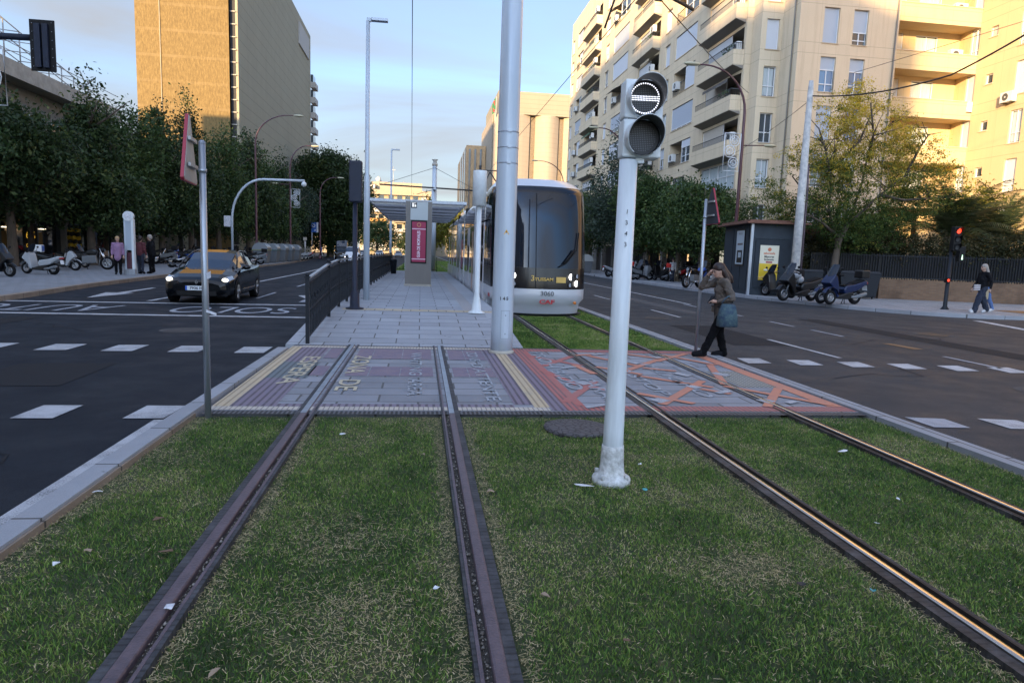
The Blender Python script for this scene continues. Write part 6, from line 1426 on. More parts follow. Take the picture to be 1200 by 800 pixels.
# signal on an arm, top left
tl = empty('traffic_light', (-11.2, 14.2, .1), 0, 'dark traffic light seen from behind on a horizontal arm, top left corner', 'traffic light')
mb = MB(); mb.tube([(0, 0, 0), (0, 0, 5.0), (.3, 0, 5.12), (4.3, -.15, 5.14)], [.10, .09, .075, .055], 'navy_paint', 12); mb.build('arm', tl)
mb = MB(); mb.box(4.12, 4.55, -.32, -.30, 4.52, 5.42, 'black'); mb.build('back_plate', tl, bevel=.01)
mb = MB(); mb.box(4.22, 4.32, -.38, -.33, 4.58, 5.34, 'navy_paint'); mb.box(4.36, 4.45, -.38, -.33, 4.58, 5.34, 'navy_paint'); mb.build('signal_head', tl)
mb = MB()
for k in range(6): mb.sphere((4.17, -.325, 4.6+.15*k), .008, 'galvanised', 6, 4); mb.sphere((4.50, -.325, 4.62+.15*k), .008, 'galvanised', 6, 4)
mb.build('bolt', tl)
dc = empty('light_decoration', (-7.6, 14.0, 0), 0, 'thin white frame of a street light decoration cut by the left edge', 'decoration'); mb = MB(); mb.tube([(-1.0, 0, 4.98), (0, 0, 5.0), (.03, 0, 4.0), (-1.0, 0, 4.0)], .014, 'deco_white', 6)
for q in (.3, .18): mb.tube([(-.35+q*math.cos(2*PI*i/16), 0, 4.5+q*math.sin(2*PI*i/16)) for i in range(17)], .01, 'deco_white', 5, cap=False)
mb.tube([(-3.6, .05, 4.95), (-1.0, 0, 4.98)], .02, 'deco_white', 6); mb.build('frame', dc)

# kiosk
ki = empty('kiosk', (15.45, 30.4, .1), R_(-8), 'dark blue grey street kiosk with a rusty roof and a yellow poster', 'kiosk')
mb = MB(); mb.box(0, 1.95, 0, 4.1, 0, 3.35, 'kiosk_blue'); mb.build('wall', ki)
mb = MB(); mb.box(-.35, 2.6, -.35, 4.4, 3.351, 3.42, 'rust_roof'); mb.box(-.2, 2.3, -.2, 4.2, 3.421, 3.52, 'rust_roof'); mb.build('roof', ki)

mb = MB(); mb.box(-.06, .06, -.06, .06, 0, 3.34, 'galvanised'); mb.build('corner_post', ki)
mb = MB(); mb.box(.2, 1.85, -.05, -.001, .35, 2.6, 'kiosk_panel'); mb.box(.15, 1.9, -.03, -.001, 2.65, 2.75, 'kiosk_blue'); mb.build('shutter', ki)
for a, b_ in ((.3, 1.2), (1.3, 2.5), (2.6, 4.0)): mb = MB(); mb.box(-.04, -.001, a, b_, .2, 3.2, 'kiosk_panel'); mb.build('panel', ki)
mb = MB(); mb.box(-.08, -.041, .75, 1.95, 1.35, 3.1, 'black'); mb.box(-.09, -.081, .8, 1.9, 1.42, 3.05, 'poster_bluegrey'); mb.box(-.095, -.0905, .95, 1.7, 1.5, 2.1, 'black'); mb.box(-.10, -.0955, 1.1, 1.5, 1.75, 2.0, 'poster_bluegrey'); mb.box(-.095, -.0905, .95, 1.7, 2.35, 2.45, 'poster_textdark'); mb.build('side_poster', ki)

text_mesh('MÁS DE', .16, 'poster_textdark', 'poster_lettering', ki, (-.097, 1.35, 2.9), frame_rot((0, -1, 0), (0, 0, 1)))
mb = MB(); mb.box(.42, 1.30, -.09, -.051, .72, 2.35, 'poster_cream'); mb.box(.42, 1.30, -.0925, -.0905, .72, 1.50, 'poster_yellow')
for i in range(7): mb.sphere((.50+.12*i, -.098, .82+.05*(i % 2)), .075, 'poster_food', 10, 6, (1, .12, .6))
for i in range(3): mb.sphere((.75+.2*i, -.098, 1.20-.03*i), .12, 'poster_food' if i else 'poster_cream', 10, 6, (1, .1, .45))
mb.box(.72, 1.02, -.0935, -.0928, 1.53, 1.60, 'red_rim'); mb.sphere((.86, -.096, 2.16), .09, 'red_orange', 8, 6, (1, .05, 1)); mb.build('poster', ki)
text_mesh('saborealia', .15, 'red_orange', 'poster_lettering', ki, (.86, -.093, 1.98), frame_rot((1, 0, 0), (0, 0, 1)), sx=.9, bold=.004)
text_mesh('Mayores', .15, 'black_ink', 'poster_lettering', ki, (.86, -.093, 1.82), frame_rot((1, 0, 0), (0, 0, 1)), sx=.9, bold=.004); text_mesh('Empanadas', .13, 'black_ink', 'poster_lettering', ki, (.86, -.093, 1.69), frame_rot((1, 0, 0), (0, 0, 1)), sx=.8, bold=.004)
mb = MB(); mb.box(16.6, 17.4, 29.3, 29.8, .1, .75, 'stone_block'); mb.build('stone_block', label='pale low stone block between the black motorbike and the scooter', cat='stone block', bevel=.02)
for (x, y, w, lb) in ((18.3, 30.1, .55, 'dark grey waste bin standing in front of the gate'), (20.7, 29.9, .9, 'dark grey waste container behind the blue scooter against the garden wall')):
    t = empty('waste_container', (x, y, .1), R_(-15), lb, 'waste container'); mb = MB(); mb.loft([[(-w*k, -.4*k, z), (w*k, -.4*k, z), (w*k, .4*k, z), (-w*k, .4*k, z)] for k, z in ((.85, .08), (1, 1.15), (1.03, 1.2), (.9, 1.3))], 'fence_dark', smooth=False); mb.build('body', t); mb = MB()
    for s_ in (-1, 1): mb.sphere((s_*w*.7, -.3, .09), .09, 'rubber', 8, 6, (.4, 1, 1))
    mb.build('wheel', t)

# waste containers on the left and right pavement
def container(loc, label, lid='cont_lid', band='cont_band'):
    t = empty('waste_container', loc, 0, label, 'waste container', 'large grey waste containers'); mb = MB()
    mb.loft([[(-.62*k, -.72*k2, z), (.62*k, -.72*k2, z), (.62*k, .72*k2, z), (-.62*k, .72*k2, z)] for k, k2, z in ((.72, .8, 0), (.80, .88, .15), (1, 1, 1.15))], 'cont_grey', smooth=False); mb.build('body', t, bevel=.04)
    mb = MB(); rg = []
    for k in range(8): a = PI*k/7; rg.append([(.66*math.cos(a), -.76, 1.16+.62*math.sin(a)), (.66*math.cos(a), .76, 1.16+.62*math.sin(a))])
    mb.loft([[(r[0][0], y, r[0][2]) for r in rg] for y in (-.76, -.70, .70, .76)], lid); mb.build('lid', t)
    mb = MB(); mb.box(-.66, .66, -.77, .77, 1.12, 1.18, band); mb.build('rim', t); return t

for i, (y, lb, bd) in enumerate(((61.0, 'grey waste container nearest the dark scooter, with a yellowish rim', 'cont_band'), (65.0, 'grey waste container with a green rim, second of the row', 'cont_green'), (69.0, 'middle grey waste container of the row on the left pavement', 'cont_grey'), (72.4, 'grey waste container, fourth of the row on the left', 'cont_grey'), (76.5, 'grey waste container next to the parked white bicycles', 'cont_grey'))): container((-13.55, y, .1), lb, band=bd)
container((15.7, 64.0, .1), 'pale rounded waste container right of the tram nose', 'cont_pale', 'cont_pale'); container((16.5, 67.5, .1), 'darker waste container half hidden by the tram', 'cont_lid', 'cont_grey')

# bus stop totem on the left pavement
bt = empty('info_totem', (-13.1, 33.0, .1), 0, 'slim white information totem with a round top on the left pavement', 'totem'); mb = MB(); mb.box(-.20, -.13, -.06, .06, 0, 2.5, 'mast_paint'); mb.box(.12, .22, -.1, .1, 0, 2.5, 'white_paint'); mb.box(-.13, .12, -.05, .05, 1.1, 2.5, 'totem_pale'); mb.box(-.13, .12, -.04, .04, .25, 1.0, 'purple_pole'); mb.box(-.22, .24, -.12, .12, 0, .25, 'galvanised'); mb.build('body', bt)
mb = MB(); mb.tube([(0, -.1, 2.62), (0, .1, 2.62)], .22, 'white_paint', 24); mb.disc((0, -.104, 2.62), (0, -1, 0), .15, 'paper', 20); mb.build('disc_head', bt)
# parking sign and small signs further up on the left
ps = empty('parking_sign', (-17.2, 112, .1), 0, 'blue and white parking sign on a pole far up the left pavement', 'road sign'); mb = MB(); mb.tube([(0, 0, 0), (0, 0, 5.4)], .07, 'galvanised', 8); mb.build('pole', ps); mb = MB(); mb.box(-.1, 1.0, -.1, -.02, 3.9, 5.5, 'blue_sign'); mb.box(.75, 1.0, -.12, -.101, 3.9, 5.5, 'paper'); mb.tube([(.3+.22*math.cos(2*PI*i/14), -.12, 4.95+.22*math.sin(2*PI*i/14)) for i in range(15)], .06, 'paper', 5, cap=False); mb.box(.45, .6, -.12, -.101, 4.1, 4.35, 'paper'); mb.build('sign_plate', ps)
pm = empty('ticket_post', (-15.0, 92, .1), 0, 'grey post with a small box at the kerb near the white motorbikes', 'post'); mb = MB(); mb.tube([(0, 0, 0), (0, 0, 2.5)], .12, 'sign_back_grey', 8); mb.box(-.2, .2, -.15, .15, 2.4, 2.8, 'concrete'); mb.build('pole', pm)

# litter and fallen leaves
def bit(name, x, y, s, m, label, rz=0, z=-.012, seed=0, cat='litter'):
    r = random.Random(seed+int(x*100)); mb = MB(); n = 7; pts = []
    for i in range(n): a = 2*PI*i/n; q = r.uniform(.6, 1.1); pts.append((s[0]*q*math.cos(a), s[1]*q*math.sin(a), r.uniform(0, .014)))
    mb.prism(pts, (0, 0, .0025), m); o = mb.build(name, loc=(x, y, z+.006)); o.rotation_euler = (0, 0, rz); tag(o, label, cat, 'scraps of litter and leaves'); return o

bit('paper_scrap', 1.18, 4.52, (.075, .028), 'litter_white', 'long white paper scrap left of the signal post base', -.2)
bit('paper_scrap', -1.78, 3.47, (.02, .018), 'litter_white', 'white scrap low on the lawn near the left kerb'); bit('paper_scrap', -1.07, 2.97, (.024, .024), 'paper', 'pink white scrap lying on the rusty left rail', z=.008); bit('paper_scrap', -2.04, 4.52, (.035, .02), 'litter_white', 'white scrap beside the left kerb')
bit('plastic_bottle', 3.69, 5.3, (.065, .028), 'litter_white', 'crushed pale plastic bottle between the polished rails', .3, cat='bottle'); bit('paper_scrap', .50, 4.43, (.035, .025), 'leaf_tan', 'pale scrap right of the middle rail'); bit('paper_scrap', -.65, 5.91, (.03, .02), 'litter_white', 'white scrap between the near rails, close to the crossing')
bit('wrapper', 1.6, 4.42, (.025, .02), 'litter_teal', 'teal wrapper right of the signal post base'); bit('wrapper', 2.28, 2.93, (.018, .014), 'litter_teal', 'teal wrapper left of the polished rail, near the camera'); bit('wrapper', 1.95, 3.02, (.03, .02), 'leaf_dark2', 'black wrapper in the right lawn') if 'leaf_dark2' in MAT else bit('wrapper', 1.95, 3.02, (.03, .02), 'black_ink', 'black wrapper in the right lawn')
for i, (x, y, s_, m_, lb) in enumerate(((-1.3, 3.59, .04, 'leaf_brown', 'dark leaf beside the left rail'), (-1.5, 4.05, .045, 'leaf_brown', 'brown leaf in the left lawn strip'), (-.32, 2.85, .02, 'leaf_brown', 'small brown leaf between the near rails'), (.62, 3.0, .03, 'leaf_tan', 'tan leaf right of the middle rail near the camera'), (-1.7, 3.62, .028, 'leaf_tan', 'tan leaf near the left kerb'), (.9, 2.6, .022, 'leaf_brown', 'leaf at the bottom of the lawn right of the middle rail'), (-.75, 2.5, .03, 'leaf_tan', 'leaf right beside the left rail near the bottom edge'), (3.35, 4.15, .025, 'litter_white', 'white scrap near the polished rails'), (2.9, 3.75, .02, 'litter_white', 'tiny white scrap between the polished rails'), (.1, 3.1, .02, 'litter_white', 'tiny white scrap left of the middle rail'), (1.75, 5.0, .02, 'litter_white', 'tiny white scrap behind the signal post'), (.05, 5.3, .022, 'leaf_tan', 'tan leaf left of the middle rail near the crossing'), (-.25, 2.3, .02, 'leaf_brown', 'brown leaf at the bottom centre of the lawn'))):
    bit('fallen_leaf' if 'leaf' in lb else 'paper_scrap', x, y, (s_, s_*.55), m_, lb, i*.7, seed=i, cat='leaf' if 'leaf' in lb else 'litter')
mat('tram_silver', (.60, .62, .66), .3, .25, coat=.4)
mat('tram_white', (.55, .57, .61), .3, .1, coat=.4)
mat('tram_black', (.005, .005, .007), .2, spec=.5)
mat('tram_glass', (.006, .010, .018), .05, 0, spec=.42)
mat('tram_side_glass', (.05, .055, .06), .06, 0, spec=1.0, coat=1.0)
mat('tram_upper', (.20, .19, .18), .10, .55, coat=1.0)
mat('tram_skirt', (.03, .032, .036), .6)
mat('tram_red', (.42, .02, .03), .4)
mat('headlamp', (1, 1, 1), .3, emit=(1.0, .97, .9), estr=1.6)
mat('headlamp_dim', (.5, .55, .62), .2, .4, coat=.5)
mat('amber', (.6, .17, .01), .35, coat=.5)
mat('poster_white', (.50, .50, .53), .35, coat=.3)
mat('poster_magenta', (.30, .03, .12), .35, coat=.3)
mat('gold_letters', (.62, .40, .10), .5)
mat('bellows', (.012, .012, .013), .8)
mat('poster_face', (.34, .22, .16), .4, coat=.3)
mat('car_black', (.0025, .003, .004), .12, 0, spec=.42)
mat('car_white', (.62, .64, .66), .3, coat=.6)
mat('car_red', (.45, .02, .02), .3, coat=.6)
mat('car_grey', (.20, .21, .23), .3, .2, coat=.6)
mat('car_glass', (.012, .022, .040), .05, spec=.9)
mat('chrome', (.6, .61, .63), .15, 1.0)
mat('rim_metal', (.36, .37, .39), .35, .8)
mat('plate_white', (.62, .65, .68), .5)
mat('plate_blue', (.02, .09, .42), .5)
mat('car_headlight', (1, 1, 1), .2, emit=(1.0, .90, .70), estr=.9)
mat('lens_clear', (.35, .38, .42), .1, .3, coat=1.0)
mat('skin', (.42, .26, .19), .55)
mat('skin_shade', (.36, .21, .15), .55)
mat('cloth_dark', (.018, .018, .022), .85, bump=.1, bscale=60)
mat('seat_black', (.006, .006, .007), .7, spec=.2)
mat('screen', (.012, .017, .026), .25, spec=.35)
mat('tail_red', (.35, .01, .01), .3, coat=.5)
mat('case_white', (.60, .61, .62), .4)
mat('case_blue', (.03, .10, .36), .5)
mat('case_red', (.50, .02, .015), .35, coat=.5)
mat('hair_dark', (.016, .006, .004), .45, bump=.3, bscale=90)
mat('hair_blonde', (.36, .24, .12), .6, bump=.3, bscale=60)
mat('hair_grey', (.28, .25, .22), .6)
mat('jacket_khaki', (.085, .068, .055), .75, var=.18, vscale=10, bump=.4, bscale=35)
mat('trousers_black', (.005, .005, .006), .9, spec=.1)
mat('coat_lilac', (.24, .14, .24), .85, bump=.3, bscale=30, var=.15)
mat('coat_black', (.006, .006, .008), .8, spec=.15, bump=.3, bscale=30)
mat('jeans_blue', (.08, .14, .30), .85, var=.2, vscale=15)
mat('jeans_dark', (.012, .018, .035), .85)
mat('maroon', (.09, .018, .025), .8)
mat('shirt_blue', (.03, .07, .28), .8)
mat('shirt_white', (.45, .45, .46), .8)
mat('shoe_white', (.5, .5, .5), .6)
mat('tote_beige', (.34, .28, .18), .8)
mat('lips', (.30, .08, .07), .5)
mat('bag_denim', (.008, .026, .070), .8, vscale=18, col2=(.07, .12, .12), var=.3)
# ------------------------------------------------------------------ tram





tm = empty('tram', (3.24, 17.75, 0), 0, 'modern silver and black tram with lit headlights arriving at the platform', 'tram')
HW = 1.325
def nose(z):
    """set-back of the front and half width at height z"""
    if z < .35: return (.10+(.35-z)*.5, HW-.10)
    if z < 1.3: return (.0+max(0, z-.9)*.10, HW)
    s = .04+(z-1.3)*.17 if z < 3.0 else .329+(z-3.0)*.42
    w = HW-(z-2.2)*.02 if z > 2.2 else HW
    if z > 3.35: s += (z-3.35)**1.5*3.2; w -= (z-3.35)**1.6*1.1
    return (s, w)
def plan(z, n=12, back=3.0):
    s, w = nose(z); pts = []
    for i in range(-n, n+1):
        t = i/n; a = t*PI/2; x = w*math.copysign(abs(math.sin(a))**.92, a); y = s+.95*(1-abs(math.cos(a))**.95) if abs(t) < 1 else s+.95
        pts.append((x, y, z))
    pts = [(-w, back, z)]+pts+[(w, back, z)]
    return pts
levels = [(.30, .45, 'tram_silver'), (.45, .62, 'tram_silver'), (.62, .80, 'tram_silver')]
def band(zs, m, name, sub=1, off=0.0, j0=None, j1=None):
    mb = MB(); rings = [plan(z) for z in zs]
    if off: rings = [[(x*(1+off/1.3), y-off, z) for x, y, z in r] for r in rings]
    if j0 is not None: rings = [r[j0:j1] for r in rings]
    mb.loft(rings, m, closed=False, cap=False); return mb.build(name, tm)
band([.04, .12, .20, .30, .45, .60, .72], 'tram_silver', 'bumper')
band([.721, .85, 1.0, 1.15, 1.28], 'tram_black', 'light_band'); band([1.281, 1.6, 2.0, 2.4, 2.8, 3.12, 3.28], 'tram_glass', 'windscreen'); band([3.281, 3.38, 3.47], 'tram_black', 'brow')
mb = MB(); zs = [3.47, 3.54, 3.60, 3.66, 3.70, 3.73]; mb.loft([plan(z) for z in zs], 'tram_silver', closed=False, cap=False)
top = plan(3.73); mb.poly(top[::-1], 'tram_silver'); mb.build('front_roof', tm)
mb = MB(); mb.loft([[(x*.86, y+.25, z) for x, y, z in plan(.5)] for z in (0,)] + [[(x*.86, y+.25, .04) for x, y, _ in plan(.5)]], 'tram_skirt', closed=False, cap=False)
p0 = [(x*.90, y+.10, -.01) for x, y, _ in plan(.5)]; p1 = [(x*.96, y+.04, .05) for x, y, _ in plan(.5)]; mb = MB(); mb.loft([[(x, y, -.015) for x, y, z in p0], [(x, y, .045) for x, y, z in p1]], 'tram_skirt', closed=False, cap=False); mb.poly([(x, y, -.015) for x, y, z in p0], 'tram_skirt'); mb.build('skirt', tm)
# seam, door pillar strips, wiper
def fr_y(x, z, o=.012):
    s, w = nose(z); t = min(.999, abs(x)/w); a = math.asin(min(1, t**(1/.92))); return s+.95*(1-abs(math.cos(a))**.95)-o
mb = MB(); mb.loft([[(-.212, fr_y(-.21, z), z), (-.188, fr_y(-.19, z), z)] for z in np.linspace(.74, 3.42, 14)], 'black', closed=False, cap=False); mb.build('seam', tm)
for sg in (1, -1):
    mb = MB()
    rg = []
    for z in np.linspace(1.30, 3.27, 10): xo = sg*1.29; xi = sg*1.16; rg.append([(xi, fr_y(xi, z, .016), z), (sg*1.235, fr_y(1.235, z, .016), z), (xo, fr_y(xo, z, .016), z)])
    mb.loft(rg, 'black_gloss', closed=False, cap=False)
    mb.build('pillar', tm)
mb = MB(); P = lambda x, z, o=.05: (x, fr_y(x, z, o), z); mb.tube([P(.42, 1.32), P(.62, 1.42), P(.95, 1.78), P(1.02, 2.25)], .018, 'black', 6); mb.tube([P(.55, 1.40, .07), P(.86, 1.78, .06)], .028, 'black', 6); mb.build('wiper', tm)
for sg in (-1, 1):
    for (x, z, r_, m_) in ((.98, 1.08, .055, 'headlamp_dim'), (.78, 1.06, .085, 'headlamp'), (.96, .88, .085, 'headlamp'), (.76, .84, .055, 'headlamp_dim')):
        xx = sg*x; y = fr_y(xx, z, .014); d = Vector((sg*.7, -1, 0)); mb = MB(); mb.tube([Vector((xx, y+.02, z)), Vector((xx, y, z))+d*.012], [r_*1.15, r_*1.1], 'signal_inside', 18); mb.disc(Vector((xx, y, z))+d*.016, d, r_, m_, 18); mb.build('headlight', tm)
    mb = MB(); y = fr_y(sg*.94, .36); mb.sphere((sg*.94, y, .36), .045, 'amber', 10, 6, (1, .5, 1)); mb.build('marker_light', tm)
    mb = MB(); mb.obox((sg*1.315, 1.15, .48), (0, 1, 0), (1, 0, 0), (0, 0, 1), .18, .022, .045, 'tram_red'); mb.build('red_dash', tm)
def fr_text(s_, x, z, size, m_, sx=1, bold=0): return text_mesh(s_, size, m_, 'front_lettering', tm, (x, fr_y(x, z, .035), z), frame_rot((1, 0, 0), (0, 0, 1)), extrude=.003, sx=sx, bold=bold)
fr_text('3060', .12, .60, .17, 'wire_grey', 1.1, .002); fr_text('CAF', .12, .38, .15, 'tram_red', 1.5, .006); fr_text('TUSSAM', .02, .98, .115, 'gold_letters', 1.2, .003); fr_text('3', -.28, 1.0, .20, 'gold_letters', 1, .004)
mb = MB(); mb.box(.36, .62, fr_y(.36, .98, .03), fr_y(.62, .98, .005), .90, 1.05, 'gold_letters'); mb.build('front_badge', tm)
# modules behind the nose
def module(y0, y1, win, posters, door=None, name='car_body'):
    mb = MB(); sec = [(-HW, .05), (-HW, 3.10), (-HW+.05, 3.32), (-HW+.16, 3.5), (-HW+.42, 3.62), (HW-.42, 3.62), (HW-.16, 3.5), (HW-.05, 3.32), (HW, 3.10), (HW, .05)]
    mb.loft([[(x, y, z) for x, z in sec] for y in (y0, y1)], lambda i, j: 'tram_upper' if j in (1, 7) else ('tram_silver'), closed=True, cap=True, smooth=False)
    b = mb.build(name, tm)
    for sg in (-1, 1):
        X = sg*(HW+.006); mb = MB(); mb.box(X-.004, X+.004, y0+.03, y1-.03, 2.62, 3.09, 'tram_upper'); mb.build('upper_panel', tm)
        for (a, b_, m_) in win: mb = MB(); mb.box(X-.005, X+.005, a, b_, .85, 2.58, m_); mb.build('side_window', tm)
        for (a, b_, z0, z1, m_) in posters: mb = MB(); mb.box(X-.009, X+.009, a, b_, z0, z1, m_); mb.build('side_poster', tm)
        mb = MB(); mb.box(X-.012, X+.012, y0+.1, y1-.1, .10, .16, 'tram_skirt'); mb.build('sill', tm)
module(2.98, 6.3, [(5.0, 6.1, 'tram_side_glass')], [(3.05, 4.8, .2, 2.58, 'poster_white'), (3.2, 3.9, 1.85, 2.5, 'poster_magenta'), (3.15, 3.8, 1.35, 1.8, 'tram_side_glass'), (3.2, 3.95, .75, 1.3, 'poster_magenta'), (4.0, 4.7, .3, 2.5, 'poster_face')])
module(7.0, 12.3, [(7.1, 9.0, 'tram_side_glass'), (10.4, 12.1, 'tram_side_glass')], [(9.1, 10.3, .2, 2.5, 'poster_white'), (9.3, 10.1, .9, 1.9, 'poster_magenta'), (7.4, 7.9, .3, 2.4, 'poster_face')])
module(13.0, 18.3, [(13.1, 15.0, 'tram_side_glass'), (16.2, 18.1, 'tram_side_glass')], [(15.1, 16.1, .2, 2.5, 'poster_white'), (13.6, 14.6, .9, 2.2, 'poster_magenta')])
module(19.0, 24.3, [(19.1, 21.2, 'tram_side_glass'), (22.4, 24.1, 'tram_side_glass')], [(21.3, 22.3, .2, 2.5, 'poster_white'), (23, 23.6, .9, 2.2, 'poster_magenta')])
module(25.0, 30.8, [(25.1, 27.2, 'tram_side_glass'), (28.6, 30.5, 'tram_side_glass')], [(27.3, 28.5, .2, 2.5, 'poster_white')])
for y in (6.3, 12.3, 18.3, 24.3):
    mb = MB(); mb.box(-HW+.09, HW-.09, y, y+.7, .1, 3.5, 'bellows')
    for k in range(5): mb.box(-HW+.05, HW-.05, y+.08+.13*k, y+.12+.13*k, .1, 3.54, 'bellows')
    mb.build('bellows', tm)
for a_, b2_, c_ in ((3.0, 5.8, 3.82), (8, 11.5, 3.9), (20, 23.5, 3.9)): mb = MB(); mb.box(-.9, .9, a_, b2_, 3.62, c_, 'tram_silver'); mb.build('roof_box', tm)
mb = MB(); mb.tube([(-.5, 15.2, 3.62), (-.5, 14.2, 4.5), (0, 15.4, 5.5)], .03, 'wire', 6); mb.tube([(.5, 15.2, 3.62), (.5, 14.2, 4.5), (0, 15.4, 5.5)], .03, 'wire', 6); mb.tube([(-.8, 15.4, 5.52), (-.3, 15.4, 5.57), (.3, 15.4, 5.57), (.8, 15.4, 5.52)], .03, 'wire', 6); mb.build('pantograph', tm)
mb = MB(); mb.tube([(-HW-.02, 1.25, 2.55), (-HW-.32, 1.1, 2.45)], .025, 'black', 6); mb.box(-HW-.40, -HW-.28, 1.0, 1.12, 2.1, 2.5, 'black'); mb.build('camera_arm', tm)

# ------------------------------------------------------------------ cars



ST = [  # y, half width, z bottom, z belt, x shoulder, z top, x top
 (0.00, .60, .34, .52, .52, .60, .30), (.05, .74, .25, .58, .66, .66, .40), (.16, .82, .20, .64, .74, .73, .50), (.42, .875, .19, .72, .78, .82, .55), (.85, .895, .19, .83, .76, .91, .55), (1.18, .90, .19, .90, .74, .965, .56),
 (1.55, .90, .19, .93, .72, 1.19, .57), (1.98, .90, .19, .94, .70, 1.40, .56), (2.45, .90, .19, .95, .70, 1.47, .56), (3.05, .90, .20, .96, .70, 1.45, .55), (3.55, .895, .20, .99, .69, 1.38, .53), (3.92, .88, .22, 1.02, .68, 1.20, .52), (4.15, .85, .26, .98, .66, 1.02, .50), (4.28, .78, .32, .80, .60, .84, .40)]
def car(loc, rz, label, paint, scale=(1, 1, 1), lit=True, plate='7836 HV', van=False, group=None):
    t = empty('car', loc, rz, label, 'van' if van else 'car', group); t.scale = scale
    body, ws, sg_, rw, sg2_ = MB(), MB(), MB(), MB(), MB(); R2 = []
    S = ST
    if van: S = [(0.00, .62, .34, .55, .55, .66, .30), (.08, .78, .22, .66, .70, .78, .42), (.45, .86, .19, .86, .78, .98, .60), (.95, .88, .19, 1.02, .78, 1.12, .64), (1.20, .88, .19, 1.05, .78, 1.30, .66), (1.75, .88, .19, 1.08, .78, 1.80, .66), (2.3, .88, .19, 1.10, .80, 1.88, .70), (3.9, .88, .2, 1.10, .82, 1.88, .72), (4.25, .86, .25, 1.08, .80, 1.82, .70), (4.32, .82, .3, 1.0, .76, 1.2, .6)]
    for (y, w, zb, zt, xs, z1, x1) in S:
        half = [(0, zb), (w*.86, zb), (w*.985, zb+.07), (w, zb+(zt-zb)*.45), (w*.985, zt-.05), (w*.94, zt), (xs+.035, zt+(z1-zt)*.10), (x1+(xs-x1)*.40, zt+(z1-zt)*.68), (x1, zt+(z1-zt)*.93), (x1*.55, z1), (0, z1+.005)]
        R2.append([(x, y, z) for x, z in half]+[(-x, y, z) for x, z in half[-2:0:-1]])
    n = len(R2[0]); gi = (5, 9) if not van else (3, 6)
    fr0, fr1 = gi
    for i in range(len(R2)-1):
        for j in range(n):
            a = R2[i][j]; b_ = R2[i][(j+1) % n]; c = R2[i+1][(j+1) % n]; d = R2[i+1][j]; jj = min(j, n-1-j)
            tgt, m_ = body, paint
            hi = i >= (5 if not van else 4)
            if not van:
                if i in (5, 6) and jj >= 7: tgt, m_ = ws, 'car_glass'
                elif i == 6 and jj == 6: tgt, m_ = ws, 'car_glass'
                elif i in (7, 8, 9) and jj in (6, 7): tgt, m_ = sg_, 'car_glass'
                elif i in (10, 11) and jj >= 7: tgt, m_ = rw, 'car_glass'
            else:
                if i in (4,) and jj >= 7: tgt, m_ = ws, 'car_glass'
                elif i in (5, 6) and jj in (6,) and i == 5: tgt, m_ = sg_, 'car_glass'
            if tgt is sg_ and j > n//2: tgt = sg2_
            if jj == 0: m_ = 'black' if tgt is body else m_
            tgt.add([a, d, c, b_], [(0, 1, 2, 3)], m_, True)
    body.poly([p for p in R2[0]], paint); body.poly([p for p in R2[-1]][::-1], paint)
    body.build('body', t)
    for mb, nm in ((ws, 'windscreen'), (sg_, 'side_window'), (sg2_, 'side_window'), (rw, 'rear_window')):
        if mb.f: mb.build(nm, t)
    if not van:
        mb = MB()
        for s_ in (-1, 1):
            mb.tube([(s_*.765, 1.20, .965), (s_*.70, 1.6, 1.20), (s_*.60, 2.0, 1.385), (s_*.585, 2.45, 1.45), (s_*.575, 3.05, 1.44), (s_*.555, 3.5, 1.375), (s_*.60, 3.95, 1.15)], .022, paint, 6); mb.bar((s_*.735, 2.72, .98), (s_*.60, 2.74, 1.42), .07, .02, paint)
        mb.build('pillar', t)
    for (y, r_) in ((.80, .315), (3.42, .315)) if not van else ((.75, .30), (3.5, .30)):
        for s_ in (-1, 1):
            w = MB(); ww = .885 if not van else .865; w.tube([(s_*(ww-.19), y, r_), (s_*(ww-.18), y, r_), (s_*(ww-.01), y, r_), (s_*(ww+.012), y, r_)], [r_*.93, r_, r_, r_*.92], 'rubber', 24); wh = w.build('tyre', t)
            w = MB(); w.disc((s_*(ww+.0135), y, r_), (s_, 0, 0), r_*.66, 'rim_metal' if not van else 'rim_metal', 18)
            for k in range(5): a = 2*PI*k/5+.3; w.bar((s_*(ww+.018), y, r_), (s_*(ww+.018), y+math.cos(a)*r_*.64, r_+math.sin(a)*r_*.64), .05, .012, 'chrome')
            for k in range(5): a = 2*PI*(k+.5)/5+.3; w.disc((s_*(ww+.0145), y+math.cos(a)*r_*.42, r_+math.sin(a)*r_*.42), (s_, 0, 0), r_*.15, 'black', 8)
            w.build('rim', wh)
            w = MB(); w.loft([[((ww+.004)*s_, y+(r_+o)*math.cos(a), max(.16, r_+(r_+o)*math.sin(a))) for o in (.008, .06)] for a in np.linspace(-.25, PI+.25, 14)], 'black', closed=False, cap=False); w.build('wheel_arch', t)
    for s_ in (-1, 1):
        mb = MB(); zz = .66 if not van else .72
        pts = [(s_*.46, .10, zz-.05), (s_*.76, .13, zz-.06), (s_*.88, .42, zz+.03), (s_*.80, .46, zz+.10), (s_*.52, .20, zz+.04)]
        mb.prism([(x, y-.045, z+.01) for x, y, z in pts], (0, .05, .0), 'lens_clear'); mb.build('headlight', t)
        if lit: mb = MB(); mb.sphere((s_*.70, .115, zz+.005), .065, 'car_headlight', 12, 8, (1.3, .55, .8)); mb.build('headlight_bulb', t)
        mb = MB(); mb.sphere((s_*1.0, 1.36 if not van else 1.4, 1.0), .12, paint, 10, 7, (1, .7, .62)); mb.tube([(s_*.86, 1.42, .95), (s_*.98, 1.38, .98)], .025, 'black', 6); mb.build('mirror', t)
